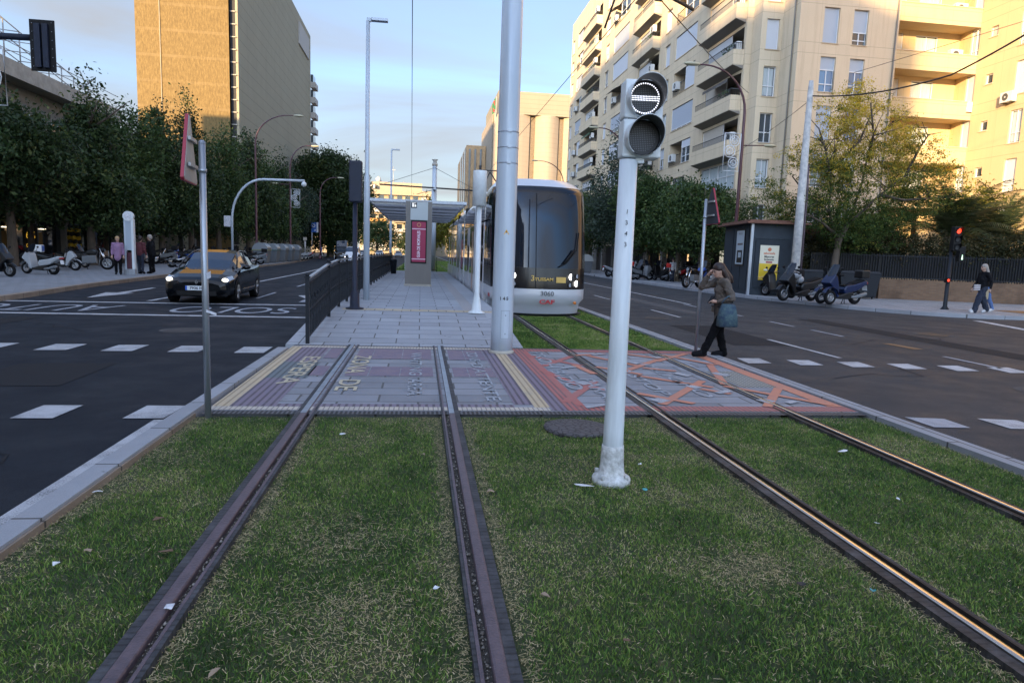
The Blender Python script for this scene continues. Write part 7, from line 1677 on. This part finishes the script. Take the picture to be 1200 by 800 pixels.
        mb = MB(); mb.sphere((s_*.62, .055, .34), .05, 'lens_clear', 8, 6, (1.2, .5, 1)); mb.build('fog_lamp', t)
        if not van: mb = MB(); mb.box(s_*.905-.01, s_*.905+.01, 1.5, 3.0, .34, .37, 'chrome'); mb.build('trim', t); mb = MB(); mb.box(s_*.905-.012, s_*.905+.012, 2.35, 2.52, .80, .83, paint); mb.build('door_handle', t)
    mb = MB(); mb.box(-.50, .50, -.005, .04, .24, .36, 'black'); mb.box(-.44, .44, .0, .03, .52, .57, 'black'); mb.build('grille', t)
    mb = MB(); mb.box(-.27, .27, -.035, -.006, .38, .50, 'plate_white'); mb.box(-.27, -.225, -.037, -.0355, .38, .50, 'plate_blue'); mb.build('number_plate', t)
    text_mesh(plate, .10, 'black_ink', 'plate_number', t, (.03, -.037, .437), frame_rot((1, 0, 0), (0, 0, 1)), sx=1.05, bold=.003)
    return t
cb = car((-6.02, 19.35, ZR), R_(2), 'black hatchback with lit headlights driving towards the camera on the left road', 'car_black', (1.02, 1, 1.0), plate='7936 HV')
mb = MB(); mb.prism([(0, -.012, .66), (.045, -.012, .60), (0, -.012, .54), (-.045, -.012, .60)], (0, .03, 0), 'chrome'); mb.prism([(0, -.014, .635), (.022, -.014, .60), (0, -.014, .565), (-.022, -.014, .60)], (0, .002, 0), 'black'); mb.build('emblem', cb)
mb = MB(); mb.sphere((.33, 2.15, 1.06), .13, 'skin', 10, 8); mb.sphere((.33, 2.25, .80), .26, 'cloth_dark', 10, 8, (1, .6, 1)); 

car((-7.55, 77, ZR), R_(3), 'white van driving towards the camera far up the left road', 'car_white', (1, 1, 1), van=True, plate='4521 KX')
bv = car((-10.7, 95, ZR), R_(4), 'dark tall van or lorry behind the white van', 'car_black', (1.05, 1.1, 1.5), van=True, lit=False, plate='2210 FD')
far_c = [(-13.0, 152, 'car_grey', 'grey car far off at the bend of the left road'), (-9.5, 160, 'car_white', 'white car far off left of the shelter'), (-5.5, 170, 'car_grey', 'small grey car far off behind the fence end'), (7.6, 105, 'car_red', 'red car far off between shelter post and tram'), (6.2, 118, 'car_white', 'white car far off behind the shelter post')]
for x, y, m_, lb in far_c: car((x, y, ZR), R_(0), lb, m_, lit=False, plate='1180 GH')

# ------------------------------------------------------------------ motorbikes and scooters
for nm, c in (('sc_black', (.005, .005, .006)), ('sc_blue', (.004, .012, .048)), ('sc_white', (.32, .34, .36)), ('sc_red', (.42, .015, .02)), ('sc_grey', (.13, .14, .15)), ('sc_bluebright', (.012, .06, .28)), ('sc_silver', (.26, .27, .29))): mat(nm, c, .35, 0, spec=.35, coat=.15)

def yprism(prof, w, m, mb=None, y0=None):
    mb = mb or MB(); a = -w/2 if y0 is None else y0; mb.prism([(x, a, z) for x, z in prof], (0, w, 0), m); return mb
def wheel(t, x, r_, w, y=0, spoke='rim_metal'):
    mb = MB(); n = 22; rg = []
    for i in range(n): 
        a = 2*PI*i/n; rg.append([(x+(r_-w*.45+w*.5*math.cos(b))*math.cos(a), y+w*.5*math.sin(b), r_+(r_-w*.45+w*.5*math.cos(b))*math.sin(a)) for b in np.linspace(0, 2*PI, 8, endpoint=False)])
    rg.append(rg[0]); mb.loft(rg, 'rubber', cap=False); wh = mb.build('tyre', t); mb = MB()
    for s_ in (-1, 1): mb.tube([(x+(r_-w*.95)*math.cos(2*PI*i/18), y+s_*w*.28, r_+(r_-w*.95)*math.sin(2*PI*i/18)) for i in range(19)], .014, spoke, 5, cap=False)
    for k in range(5): a = 2*PI*k/5; mb.bar((x, y, r_), (x+(r_-w)*math.cos(a), y, r_+(r_-w)*math.sin(a)), .035, .03, spoke)
    mb.tube([(x, y-.06, r_), (x, y+.06, r_)], .04, spoke, 8); mb.tube([(x, y-.045, r_), (x, y-.04, r_)], r_*.42, 'chrome', 12); mb.build('rim', wh)
def scooter(loc, rz, label, col='sc_black', col2=None, screen=True, case=None, big=1.0, three=False, cover=None, group='parked motorbikes and scooters', case_print=False):
    col2 = col2 or col; t = empty('scooter', loc, rz, label, 'scooter', group, big)
    if three: wheel(t, -.78, .25, .12, .20); wheel(t, -.78, .25, .12, -.20)
    else: wheel(t, -.78, .27, .13)
    wheel(t, .60, .27, .15)
    mb = MB(); mb.tube([(-.78, .09, .27), (-.60, .09, .72), (-.50, .04, .98)], .026, 'sc_grey', 8); mb.tube([(-.78, -.09, .27), (-.60, -.09, .72), (-.50, -.04, .98)], .026, 'sc_grey', 8); mb.build('fork', t)
    mb = MB()
    for yy in ((.20, -.20) if three else (0,)):
        rg = []
        for i in range(9): a = R_(15)+R_(140)*i/8; q = .33; rg.append([(-.78+q*math.cos(a), yy-.085, .27+q*math.sin(a)), (-.78+(q+.025)*math.cos(a), yy-.04, .27+(q+.025)*math.sin(a)), (-.78+(q+.025)*math.cos(a), yy+.04, .27+(q+.025)*math.sin(a)), (-.78+q*math.cos(a), yy+.085, .27+q*math.sin(a))])
        mb.loft(rg, col, closed=False, cap=False)
    mb.build('fender', t)
    mb = yprism([(-.44, .24), (-.36, .27), (-.40, .62), (-.47, .96), (-.60, 1.06), (-.78, .86), (-.86, .74), (-.70, .62), (-.58, .50)], .44, col); mb.build('front_shield', t, bevel=.06, seg=3)
    mb = yprism([(-.46, .20), (.20, .18), (.42, .30), (.34, .46), (.05, .42), (-.30, .32), (-.44, .30)], .34, 'sc_black' if col2 == col else col2); mb.build('floorboard', t, bevel=.04)
    mb = yprism([(-.02, .36), (.50, .46), (.98, .72), (1.04, .84), (.90, .86), (.45, .74), (.0, .68), (-.10, .52)], .34, col2); mb.build('rear_body', t, bevel=.06, seg=3)
    mb = yprism([(-.08, .66), (.02, .70), (.32, .71), (.42, .80), (.84, .90), (.90, .86), (.86, .80), (.45, .70), (.0, .62)], .30, 'seat_black'); mb.build('seat', t, bevel=.035, seg=3)
    mb = MB(); mb.box(.28, .74, .09, .24, .20, .38, 'sc_grey'); mb.tube([(.25, -.17, .26), (.55, -.19, .30), (.92, -.19, .40)], [.04, .065, .065], 'sc_grey', 10); mb.build('engine', t, bevel=.02)
    mb = MB(); mb.tube([(-.44, -.36, 1.02), (-.49, -.2, 1.06), (-.50, 0, 1.02), (-.49, .2, 1.06), (-.44, .36, 1.02)], .018, 'black', 8); mb.tube([(-.43, .27, 1.025), (-.42, .38, 1.02)], .028, 'rubber', 8); mb.tube([(-.43, -.27, 1.025), (-.42, -.38, 1.02)], .028, 'rubber', 8); mb.build('handlebar', t)
    for s_ in (-1, 1): mb = MB(); mb.tube([(-.48, s_*.24, 1.05), (-.50, s_*.34, 1.22)], .009, 'black', 5); mb.sphere((-.50, s_*.36, 1.25), .07, 'black', 8, 6, (.35, 1, .7)); mb.build('mirror', t)
    mb = MB(); mb.sphere((-.77, .10, .80), .075, 'lens_clear', 8, 6, (.5, 1.1, .7)); mb.sphere((-.77, -.10, .80), .075, 'lens_clear', 8, 6, (.5, 1.1, .7)); mb.build('headlight', t)
    mb = MB(); mb.box(1.0, 1.05, -.12, .12, .74, .80, 'tail_red'); mb.build('tail_light', t); mb = MB(); mb.prism([(1.06, -.10, .50), (1.06, .10, .50), (1.02, .10, .68), (1.02, -.10, .68)], (.006, 0, 0), 'plate_white'); mb.build('number_plate', t)
    if screen:
        mb = MB(); rg = [];
        for z, x, w in ((.98, -.68, .19), (1.15, -.60, .21), (1.30, -.52, .19), (1.40, -.46, .13)): rg.append([(x+.07, -w, z), (x+.015, -w*.6, z), (x, 0, z), (x+.015, w*.6, z), (x+.07, w, z)])
        mb.loft(rg, 'screen', closed=False, cap=False); mb.build('windscreen', t)
    if case:
        mb = MB(); s_ = .5 if case_print else .38
        mb.box(.68, .68+s_, -s_*.5, s_*.5, .93, .93+s_*.78, case); cb_ = mb.build('top_case', t, bevel=.05, seg=3)
        if case_print: mb = MB(); mb.box(.72, .64+s_, -s_*.5-.004, -s_*.5-.001, .99, .89+s_*.78, 'case_blue'); mb.box(.68+s_+.001, .68+s_+.004, -s_*.4, s_*.4, .99, .89+s_*.78, 'case_blue'); mb.box(.68-.004, .68-.001, -s_*.4, s_*.4, .99, .89+s_*.78, 'case_blue'); mb.build('case_print', cb_)
    if cover: mb = MB(); mb.sphere((-.38, 0, .95), .24, cover, 12, 8, (.8, 1.5, .7)); mb.sphere((-.1, 0, .80), .2, cover, 10, 7, (1, 1, .8)); mb.build('weather_cover', t)
    mb = MB(); mb.tube([(.18, .1, .2), (.16, .16, .0)], .015, 'black', 5); mb.tube([(.22, .1, .2), (.32, .16, .0)], .015, 'black', 5); mb.build('stand', t)
    return t
def bike(loc, rz, label, col='sc_black', big=1.0, case=None, group='parked motorbikes and scooters'):
    t = empty('motorbike', loc, rz, label, 'motorbike', group, big); wheel(t, -.75, .31, .12); wheel(t, .68, .31, .16)
    mb = MB(); mb.tube([(-.75, .09, .31), (-.45, .08, 1.0)], .028, 'chrome', 8); mb.tube([(-.75, -.09, .31), (-.45, -.08, 1.0)], .028, 'chrome', 8); mb.build('fork', t)
    mb = yprism([(-.40, .86), (-.18, .98), (.12, .88), (.15, .70), (-.30, .68)], .28, col); mb.build('tank', t, bevel=.07, seg=3)
    mb = yprism([(.08, .72), (.14, .84), (.60, .86), (.98, .96), (.92, .86), (.60, .74)], .24, 'seat_black'); mb.build('seat', t, bevel=.03)
    mb = yprism([(-.35, .30), (.28, .28), (.30, .62), (-.28, .68)], .26, 'sc_grey'); mb.build('engine', t, bevel=.04)
    mb = yprism([(.30, .55), (.95, .80), (1.02, .90), (.85, .86), (.3, .72)], .2, col); mb.build('tail', t, bevel=.03)
    mb = MB(); mb.sphere((-.56, 0, .92), .12, 'black', 10, 8); mb.disc((-.675, 0, .92), (-1, 0, 0), .085, 'lens_clear', 14); mb.build('headlight', t)
    mb = MB(); mb.tube([(-.36, -.38, 1.08), (-.44, -.15, 1.05), (-.44, .15, 1.05), (-.36, .38, 1.08)], .018, 'black', 8); mb.build('handlebar', t)
    for s_ in (-1, 1): mb = MB(); mb.tube([(-.40, s_*.30, 1.07), (-.44, s_*.36, 1.2)], .009, 'black', 5); mb.sphere((-.44, s_*.38, 1.23), .06, 'black', 8, 6, (.35, 1, .7)); mb.build('mirror', t)
    mb = MB(); mb.tube([(-.2, -.12, .32), (.3, -.16, .28), (.9, -.17, .42)], [.03, .05, .06], 'chrome', 10); mb.build('exhaust', t); mb = MB(); mb.prism([(1.0, -.10, .55), (1.0, .10, .55), (.96, .10, .73), (.96, -.10, .73)], (.006, 0, 0), 'plate_white'); mb.build('number_plate', t)
    if case: mb = MB(); mb.box(.62, 1.0, -.2, .2, .96, 1.26, case); mb.build('top_case', t, bevel=.07, seg=3)
    mb = MB(); mb.tube([(.1, .1, .3), (.0, .28, .0)], .015, 'black', 5); mb.build('stand', t)
    return t
# right corner
scooter((16.65, 24.9, .1), R_(14), 'dark blue three wheeled scooter with a white bag on it, parked at the right kerb', 'sc_blue', screen=True, case='sc_black', big=1.12, three=True, cover=None)
scooter((15.65, 26.3, .1), R_(16), 'black scooter with a silver cover, parked left of the blue scooter', 'sc_black', screen=True, big=1.12, cover='sc_silver')
scooter((16.3, 29.0, .1), R_(-70), 'black scooter seen from behind in front of the yellow kiosk poster', 'sc_black', screen=True, case='seat_black', big=1.05)
bike((15.4, 36.6, .1), R_(32), 'naked black motorbike standing alone behind the right sign pole', 'sc_black', 1.12)
scooter((16.6, 37.4, .1), R_(25), 'blue and white scooter just behind the naked black motorbike', 'sc_bluebright', 'sc_white', case=None, big=1.1)
rb_ = [(15.7, 47.2, 200, 'scooter', 'sc_grey', 'case_red', 'grey scooter with red front right of the signal post'), (16.4, 48.2, 30, 'scooter', 'sc_black', None, 'black scooter in the right row, next to the grey one'), (17.2, 46.9, -75, 'scooter', 'sc_black', 'case_red', 'black scooter with a bright red top case'),
       (18.0, 47.4, -70, 'bike', 'sc_grey', None, 'dark motorbike right of the red top case scooter'), (18.9, 48.0, -75, 'scooter', 'sc_red', 'seat_black', 'dark red scooter at the right end of the row'), (16.9, 50.5, 20, 'bike', 'sc_black', None, 'black motorbike in the back of the right row'),
       (14.9+.6, 52.8, 190, 'scooter', 'sc_silver', None, 'silver scooter beside the pale waste container'), (15.6, 51.0, 15, 'bike', 'sc_black', 'sc_white', 'motorbike with a pale top case left of the signal post'), (16.4, 52.5, 15, 'scooter', 'sc_white', None, 'white scooter partly hidden by the white signal post')]
for x, y, a, kd, c, cs, lb in rb_: (scooter((x, y, .1), R_(a), lb, c, case=cs, big=1.05) if kd == 'scooter' else bike((x, y, .1), R_(a), lb, c, 1.05, cs))
# left pavement
lf = [(-16.2, 28.4, 165, 'scooter', 'sc_black', 'case_red', None, 'black scooter with a red top case at the left edge'), (-15.75, 30.9, -15, 'scooter', 'sc_white', None, None, 'white scooter facing the road beside the red top case'), (-17.3, 35.4, 190, 'scooter', 'sc_white', 'case_white', 1, 'white delivery scooter with a white and blue box'),
      (-16.9, 37.6, 190, 'bike', 'sc_black', None, None, 'black motorbike right of the delivery scooter'), (-18.6, 39.5, 170, 'scooter', 'sc_black', None, None, 'black scooter in the shade behind the delivery scooter')]
for x, y, a, kd, c, cs, pr, lb in lf: (scooter((x, y, .1), R_(a), lb, c, 'sc_black' if cs == 'case_white' else None, screen=(cs != 'case_white'), case=cs, big=.90, case_print=bool(pr)) if kd == 'scooter' else bike((x, y, .1), R_(a), lb, c, 1.08, cs))
row = [(-18.9, 49.8, 'bike', 'sc_black', 'black motorbike first in the row behind the totem'), (-18.2, 50.9, 'scooter', 'sc_grey', 'grey scooter second in the row behind the totem'), (-17.8, 52.2, 'bike', 'sc_black', 'black motorbike third in the row behind the totem'), (-17.4, 53.6, 'scooter', 'sc_bluebright', 'bright blue scooter in the row behind the black car'), (-17.6, 55.6, 'bike', 'sc_black', 'black motorbike right of the bright blue scooter'),
       (-17.8, 58.6, 'scooter', 'sc_black', 'black scooter half hidden by the sign pole'), (-18.6, 63, 'bike', 'sc_grey', 'grey motorbike above the roof of the black car'), (-18.4, 66, 'scooter', 'sc_red', 'red scooter above the roof of the black car'), (-18.2, 69, 'bike', 'sc_black', 'dark motorbike behind the arched pole'), (-18.0, 72, 'scooter', 'sc_black', 'dark scooter behind the arched pole'), (-13.2, 53.0, 'bike', 'sc_black', 'dark motorbike at the kerb right behind the black car'), (-13.4, 57.0, 'scooter', 'sc_grey', 'grey scooter left of the first waste container')]
for i, (x, y, kd, c, lb) in enumerate(row): (scooter((x, y, .1), R_(8+10*(i % 3)-5), lb, c, case=('seat_black' if i % 2 else None), big=1.05) if kd == 'scooter' else bike((x, y, .1), R_(12+8*(i % 3)), lb, c, 1.08))
for i, (x, y, c, lb) in enumerate(((-14.2, 81, 'sc_white', 'white scooter next to the last waste container'), (-14.2, 83.5, 'sc_white', 'white scooter in the middle of the white row'), (-14.3, 86, 'sc_white', 'white scooter before the red one far up the left kerb'), (-14.6, 89, 'sc_red', 'red scooter far up the left kerb'), (-14.9, 92, 'sc_black', 'dark scooter right of the red one far up the left kerb'))): scooter((x, y, .1), R_(10), lb, c, big=1.05, case=None)

# cafe chair on the left pavement
ch = empty('chair', (-18.2, 42.3, .1), R_(20), 'metal cafe chair with wooden seat beside the left tree trunk', 'chair'); mb = MB(); mb.box(-.22, .22, -.22, .22, .44, .47, 'leaf_brown'); mb.build('seat', ch); mb = MB(); mb.box(-.22, .22, .2, .23, .62, .9, 'leaf_brown'); mb.build('backrest', ch)
for sx in (-1, 1):
    for sy in (-1, 1): mb = MB(); mb.tube([(sx*.21, sy*.2, .45 if sy < 0 else .92), (sx*.25, sy*.26, 0)], .014, 'galvanised', 6); mb.build('leg', ch)
bln = MB()
for z in range(9):
    for k in range(5): a = 2*PI*k/5+z; bln.sphere((.26*math.cos(a), .26*math.sin(a), .3+.26*z), .19, 'balloon_yellow' if (z % 2) else 'balloon_black', 9, 6)
bo = bln.build('balloon_column', loc=(-24.2, 51.8, .1), label='column of black and yellow balloons at the shop door', cat='balloons')

# ------------------------------------------------------------------ people



def blobmesh(name, caps, m, parent, voxel=.016, smooth_it=4, ell=()):
    """capsules and ellipsoids fused into one continuous skin"""
    mb = MB()
    for (p, r0, q, r1) in caps:
        p, q = Vector(p), Vector(q); d = q-p; L_ = d.length
        if L_ < 1e-5: mb.sphere(p, r0, m, 12, 8); continue
        pts, rad = [], []
        dn = d/L_
        for k in range(5): a = PI/2*k/4; pts.append(p-dn*r0*math.cos(a)); rad.append(max(.001, r0*math.sin(a)))
        for k in range(5): a = PI/2*k/4; pts.append(q+dn*r1*math.sin(a)); rad.append(max(.001, r1*math.cos(a)))
        mb.tube(pts, rad, m, 12, cap=True)
    for (c, r_, sc) in ell: mb.sphere(c, r_, m, 14, 10, sc)
    o = mb.build(name, parent, recalc=False); rm = o.modifiers.new('fuse', 'REMESH'); rm.mode = 'VOXEL'; rm.voxel_size = voxel; rm.use_smooth_shade = True
    sm = o.modifiers.new('relax', 'SMOOTH'); sm.iterations = smooth_it; sm.factor = .5
    if name in ('jacket', 'trousers'):
        tx = bpy.data.textures.get('folds') or bpy.data.textures.new('folds', 'CLOUDS'); tx.noise_scale = .075; tx.noise_depth = 2
        dm = o.modifiers.new('folds', 'DISPLACE'); dm.texture = tx; dm.strength = .045; dm.mid_level = .5; dm.texture_coords = 'GLOBAL'
    return o
def person(loc, rz, label, J, top, legs, hair, shoes='coat_black', hairs=None, voxel=.018, coat_len=0.0, wide=1.0, scale=1.0, flare=1.0, hairlong=False, group=None, fingers=False, pack=None):
    """J: joints in metres, x forward, y left"""
    t = empty('person', loc, rz, label, 'person', group, scale); B = lambda k: Vector(J[k])
    pel, ch_, nk, hd = B('pelvis'), B('chest'), B('neck'), B('head'); caps = [(pel, .11, ch_, .12), (ch_, .10, nk, .05), (nk, .048, hd, .055)]
    for s_ in 'LR':
        caps += [(B('hip'+s_), .082, B('knee'+s_), .055), (B('knee'+s_), .052, B('ankle'+s_), .036), (B('ankle'+s_), .038, B('toe'+s_), .030), (nk-Vector((0, 0, .05)), .05, B('sh'+s_), .055), (B('sh'+s_), .046, B('el'+s_), .036), (B('el'+s_), .034, B('wr'+s_), .024)]
        w, h = B('wr'+s_), B('hand'+s_); d = (h-w).normalized(); caps.append((w, .024, w+d*.085, .034)); up = Vector((0, 0, 1)) if abs(d.z) < .8 else Vector((1, 0, 0)); sd = d.cross(up).normalized(); cu = sd.cross(d).normalized()
        for f in range(4):
            b0 = w+d*.085+sd*(.024*(f-1.5)); L_ = (.060, .070, .066, .052)[f]; b1 = b0+d*L_*.55-cu*.012; b2 = b1+d*L_*.35-cu*.028; caps += [(b0, .0095, b1, .009), (b1, .009, b2, .0078)]
        tb = w+d*.03+sd*.032; caps += [(tb, .012, tb+d*.035+sd*.022, .010), (tb+d*.035+sd*.022, .010, tb+d*.060+sd*.020-cu*.012, .0085)]
    face = Vector(J.get('face', (1, 0, -.1))).normalized(); side = Vector((0, 0, 1)).cross(face).normalized(); upv = face.cross(side)
    ell = [(hd+upv*.085, .098, (.98, .80, 1.12)), (hd+upv*.03+face*.035, .062, (1, .85, 1.0)), (hd+upv*.070+face*.105, .016, (1, .7, 1.4))] + [(hd+upv*.07+side*(s_*.080), .020, (.7, .4, 1.2)) for s_ in (-1, 1)]
    body = blobmesh('body', caps, 'skin', t, voxel=min(voxel, .011), ell=ell, smooth_it=2)
    mb = MB()
    for s_ in (-1, 1): mb.sphere(hd+upv*.092+face*.086+side*(s_*.032), .011, 'black_ink', 8, 6); mb.bar(hd+upv*.115+face*.093+side*(s_*.018), hd+upv*.116+face*.086+side*(s_*.048), .006, .008, 'hair_dark')
    mb.sphere(hd+upv*.022+face*.092, .018, 'lips', 8, 6, (.5, 1.1, .4)); mb.build('face_features', t)
    # trousers
    tc = [(pel-Vector((0, 0, .02)), .128*wide, pel+Vector((0, 0, .08)), .122*wide)]
    for s_ in 'LR': tc += [(B('hip'+s_), .098*wide, B('knee'+s_), .072*flare), (B('knee'+s_), .070*flare, B('ankle'+s_)-Vector((0, 0, .015)), .062*flare)]
    blobmesh('trousers', tc, legs, t, voxel)
    # jacket
    jc = [(pel+Vector((0, 0, .02-coat_len)), .150*wide, ch_, .150*wide), (ch_, .148*wide, nk-Vector((0, 0, .05)), .085)]
    for s_ in 'LR': jc += [(nk-Vector((0, 0, .07)), .07, B('sh'+s_), .076), (B('sh'+s_), .072, B('el'+s_), .056), (B('el'+s_), .055, B('wr'+s_)-(B('wr'+s_)-B('el'+s_)).normalized()*.03, .042)]
    blobmesh('jacket', jc, top, t, voxel)
    mb = MB(); mb.tube([nk+Vector((0, 0, -.05)), nk+Vector((.0, 0, .03))], [.085, .075], top, 12, cap=False); mb.build('collar', t)
    sc_ = []
    for s_ in 'LR': sc_ += [(B('ankle'+s_)-Vector((.02, 0, .03)), .052, B('toe'+s_), .042), (B('ankle'+s_)+Vector((0, 0, .02)), .046, B('ankle'+s_), .05), (B('ankle'+s_), .048, B('toe'+s_)+Vector((0, 0, .01)), .044)]
    blobmesh('shoes', sc_, shoes, t, .012, 2)
    hh = [(hd+upv*.120-face*.024, .108, (1.02, .88, .92)), (hd+upv*.060-face*.058, .085, (.9, 1.0, 1.1))]; hc = []
    if hairlong:
        hc = [(hd+upv*.08-face*.055, .085, nk-face*.14-Vector((0, 0, .03)), .06), (hd+upv*.06-face*.05+side*.05, .05, nk-face*.10+side*.07-Vector((0, 0, .08)), .035), (hd+upv*.06-face*.05-side*.05, .05, nk-face*.12-side*.07-Vector((0, 0, .06)), .035), (nk-face*.12, .05, nk-face*.20-Vector((0, 0, .12)), .025)]
    blobmesh('hair', hc, hair, t, .012, 2, ell=hh)
    return t
def stand(dx=0, step=.0, lean=0.0, arms='down', hgt=1.0):
    J = dict(pelvis=(0, 0, .92), chest=(.01+lean, 0, 1.25), neck=(.02+lean*1.4, 0, 1.46), head=(.035+lean*1.7, 0, 1.55))
    for s_, y in (('L', .09), ('R', -.09)):
        f = step if s_ == 'L' else -step
        J['hip'+s_] = (0, y, .88); J['knee'+s_] = (f*.55+.03, y, .48); J['ankle'+s_] = (f, y, .09+(.05 if f < 0 and step else 0)); J['toe'+s_] = (f+.15, y*1.1, .035)
        yy = y*2.0; J['sh'+s_] = (.01+lean*1.2, yy, 1.40); J['el'+s_] = (-.03+lean-f*.3, yy*1.25, 1.12); J['wr'+s_] = (.06+lean*.7-f*.5, yy*1.3, .88); J['hand'+s_] = (.09+lean*.7-f*.55, yy*1.3, .76)
    return J
JW = dict(pelvis=(0, 0, .84), chest=(.03, 0, 1.14), neck=(.07, 0, 1.32), head=(.11, 0, 1.385), face=(1, .0, -.42),
          hipL=(0, .09, .80), kneeL=(.20, .09, .45), ankleL=(.36, .08, .10), toeL=(.52, .08, .06), hipR=(0, -.09, .80), kneeR=(.0, -.09, .42), ankleR=(-.10, -.09, .08), toeR=(.08, -.10, .035),
          shL=(.08, .17, 1.27), elL=(.02, .30, 1.02), wrL=(.20, .16, .95), handL=(.30, .08, .96),
          shR=(.06, -.17, 1.27), elR=(.30, -.27, 1.17), wrR=(.25, -.14, 1.39), handR=(.19, -.07, 1.48))
# the arm nearer the camera (left) lies across the waist, the far one is raised to the forehead
wo = person((5.08, 10.78, 0.0), R_(182), 'woman in khaki jacket and black trousers stepping onto the crossing, hand at her forehead', JW, 'jacket_khaki', 'trousers_black', 'hair_dark', hairlong=True, voxel=.012, coat_len=.20, wide=1.0)
mb = MB(); mb.tube([(.03+.152*math.cos(a), .150*math.sin(a), .925+.01*math.sin(3*a)) for a in np.linspace(0, 2*PI, 20)], .016, 'cloth_dark', 6, cap=False); mb.build('belt', wo)
mb = MB(); mb.tube([(.165, .01, .72), (.172, .01, .92), (.178, .0, 1.08), (.15, .0, 1.24)], .007, 'cloth_dark', 5); mb.build('zip', wo)
for yy in (.10, -.10): mb = MB(); mb.box(.125, .15, yy-.05, yy+.05, .76, .87, 'jacket_khaki'); mb.box(.128, .156, yy-.052, yy+.052, .85, .875, 'cloth_dark'); mb.build('pocket', wo)
mb = MB(); mb.box(-.01, .01, -.035, .035, -.07, .07, 'black'); ph = mb.build('phone', loc=(4.80, 10.68, .98), label='dark phone held in the walking woman\'s hand', cat='phone'); ph.rotation_euler = (0, R_(35), R_(20))
bg = empty('shoulder_bag', (5.00, 10.46, .46), R_(182), 'blue patterned fabric bag hanging from the walking woman\'s forearm', 'bag'); mb = MB()
mb.loft([[(x*.155*k, y*.07*kk, z*.94) for x, y in ((-1, -1), (0, -1.3), (1, -1), (1, 1), (0, 1.3), (-1, 1))] for z, k, kk in ((.10, .9, .8), (.115, 1.0, 1.0), (.30, .92, 1.0), (.46, .72, .7), (.50, .66, .25))], 'bag_denim'); mb.build('pouch', bg); mb = MB()
for s_ in (-1, 1): mb.tube([(s_*.10, -.03, .48), (s_*.05, -.01, .56), (0, .0, .60)], .012, 'bag_denim', 6)
mb.build('strap', bg)
J = stand(0, .0); J['elR'] = (.05, -.24, 1.10); J['wrR'] = (.16, -.16, .90)
person((-13.45, 32.6, .1), R_(-70), 'old woman with short blonde hair in a lilac coat and black trousers', stand(0, .05), 'coat_lilac', 'trousers_black', 'hair_blonde', wide=1.15, coat_len=.16, scale=.97)
person((-13.0, 33.9, .1), R_(80), 'person in dark maroon jacket and jeans hidden behind the white totem', stand(0, .03), 'maroon', 'jeans_dark', 'hair_dark', wide=1.0, scale=1.0)
JM = stand(0, .02, .03); JM['elL'] = (.10, .27, 1.12); JM['wrL'] = (.26, .14, 1.22); JM['handL'] = (.30, .08, 1.32); JM['elR'] = (.08, -.27, 1.12); JM['wrR'] = (.25, -.10, 1.15); JM['handR'] = (.30, -.04, 1.22)
person((-12.75, 34.6, .1), R_(170), 'man in a long black coat standing right of the white totem', JM, 'coat_black', 'trousers_black', 'hair_grey', wide=1.15, coat_len=.10, scale=1.05)
person((20.1, 21.9, .1), R_(176), 'woman with grey blonde long hair, black jacket and wide dark trousers walking at far right', stand(0, .30), 'coat_black', 'jeans_dark', 'hair_grey', flare=1.45, hairlong=True, scale=1.0, wide=1.05, shoes='shoe_white')
person((20.75, 22.5, .1), R_(182), 'person in black hoodie and light blue jeans walking beside the grey blonde woman', stand(0, -.32, .05), 'coat_black', 'jeans_blue', 'coat_black', shoes='shoe_white', scale=.98, wide=1.1)
mb = MB(); mb.box(-.16, .16, -.03, .03, 0, .38, 'tote_beige'); mb.tube([(-.1, 0, .38), (0, 0, .62), (.1, 0, .38)], .01, 'tote_beige', 5); mb.build('tote_bag', loc=(20.45, 22.2, .58), label='beige tote bag between the two women walking at far right', cat='bag')
mb = MB(); mb.box(-.12, .12, -.02, .02, 0, .2, 'shirt_white')
for k in range(3): mb.box(-.121, .121, -.022, .022, .03+.06*k, .05+.06*k, 'maroon')
mb.build('book', loc=(19.72, 21.75, .92), label='small striped white and red packet held by the grey blonde woman', cat='packet')
person((17.6, 45.9, .1), R_(-100), 'person in pale top among the motorbikes of the right row', stand(0, .0, .06), 'shirt_white', 'jeans_dark', 'hair_dark', scale=.92)
person((20.0, 48.8, .1), R_(-90), 'person in grey jacket before the shop right of the row of motorbikes', stand(0, .1), 'cloth_dark', 'trousers_black', 'hair_grey', scale=1.0)
person((20.1, 46.6, .1), R_(-80), 'person in black standing before the lit shop window', stand(0, .05), 'coat_black', 'trousers_black', 'hair_dark', scale=.98)
person((-16.6, 118, .1), R_(180), 'distant walker in a blue shirt on the left pavement under the parking sign', stand(0, .25), 'shirt_blue', 'shirt_white', 'hair_dark', scale=1.08, voxel=.03)
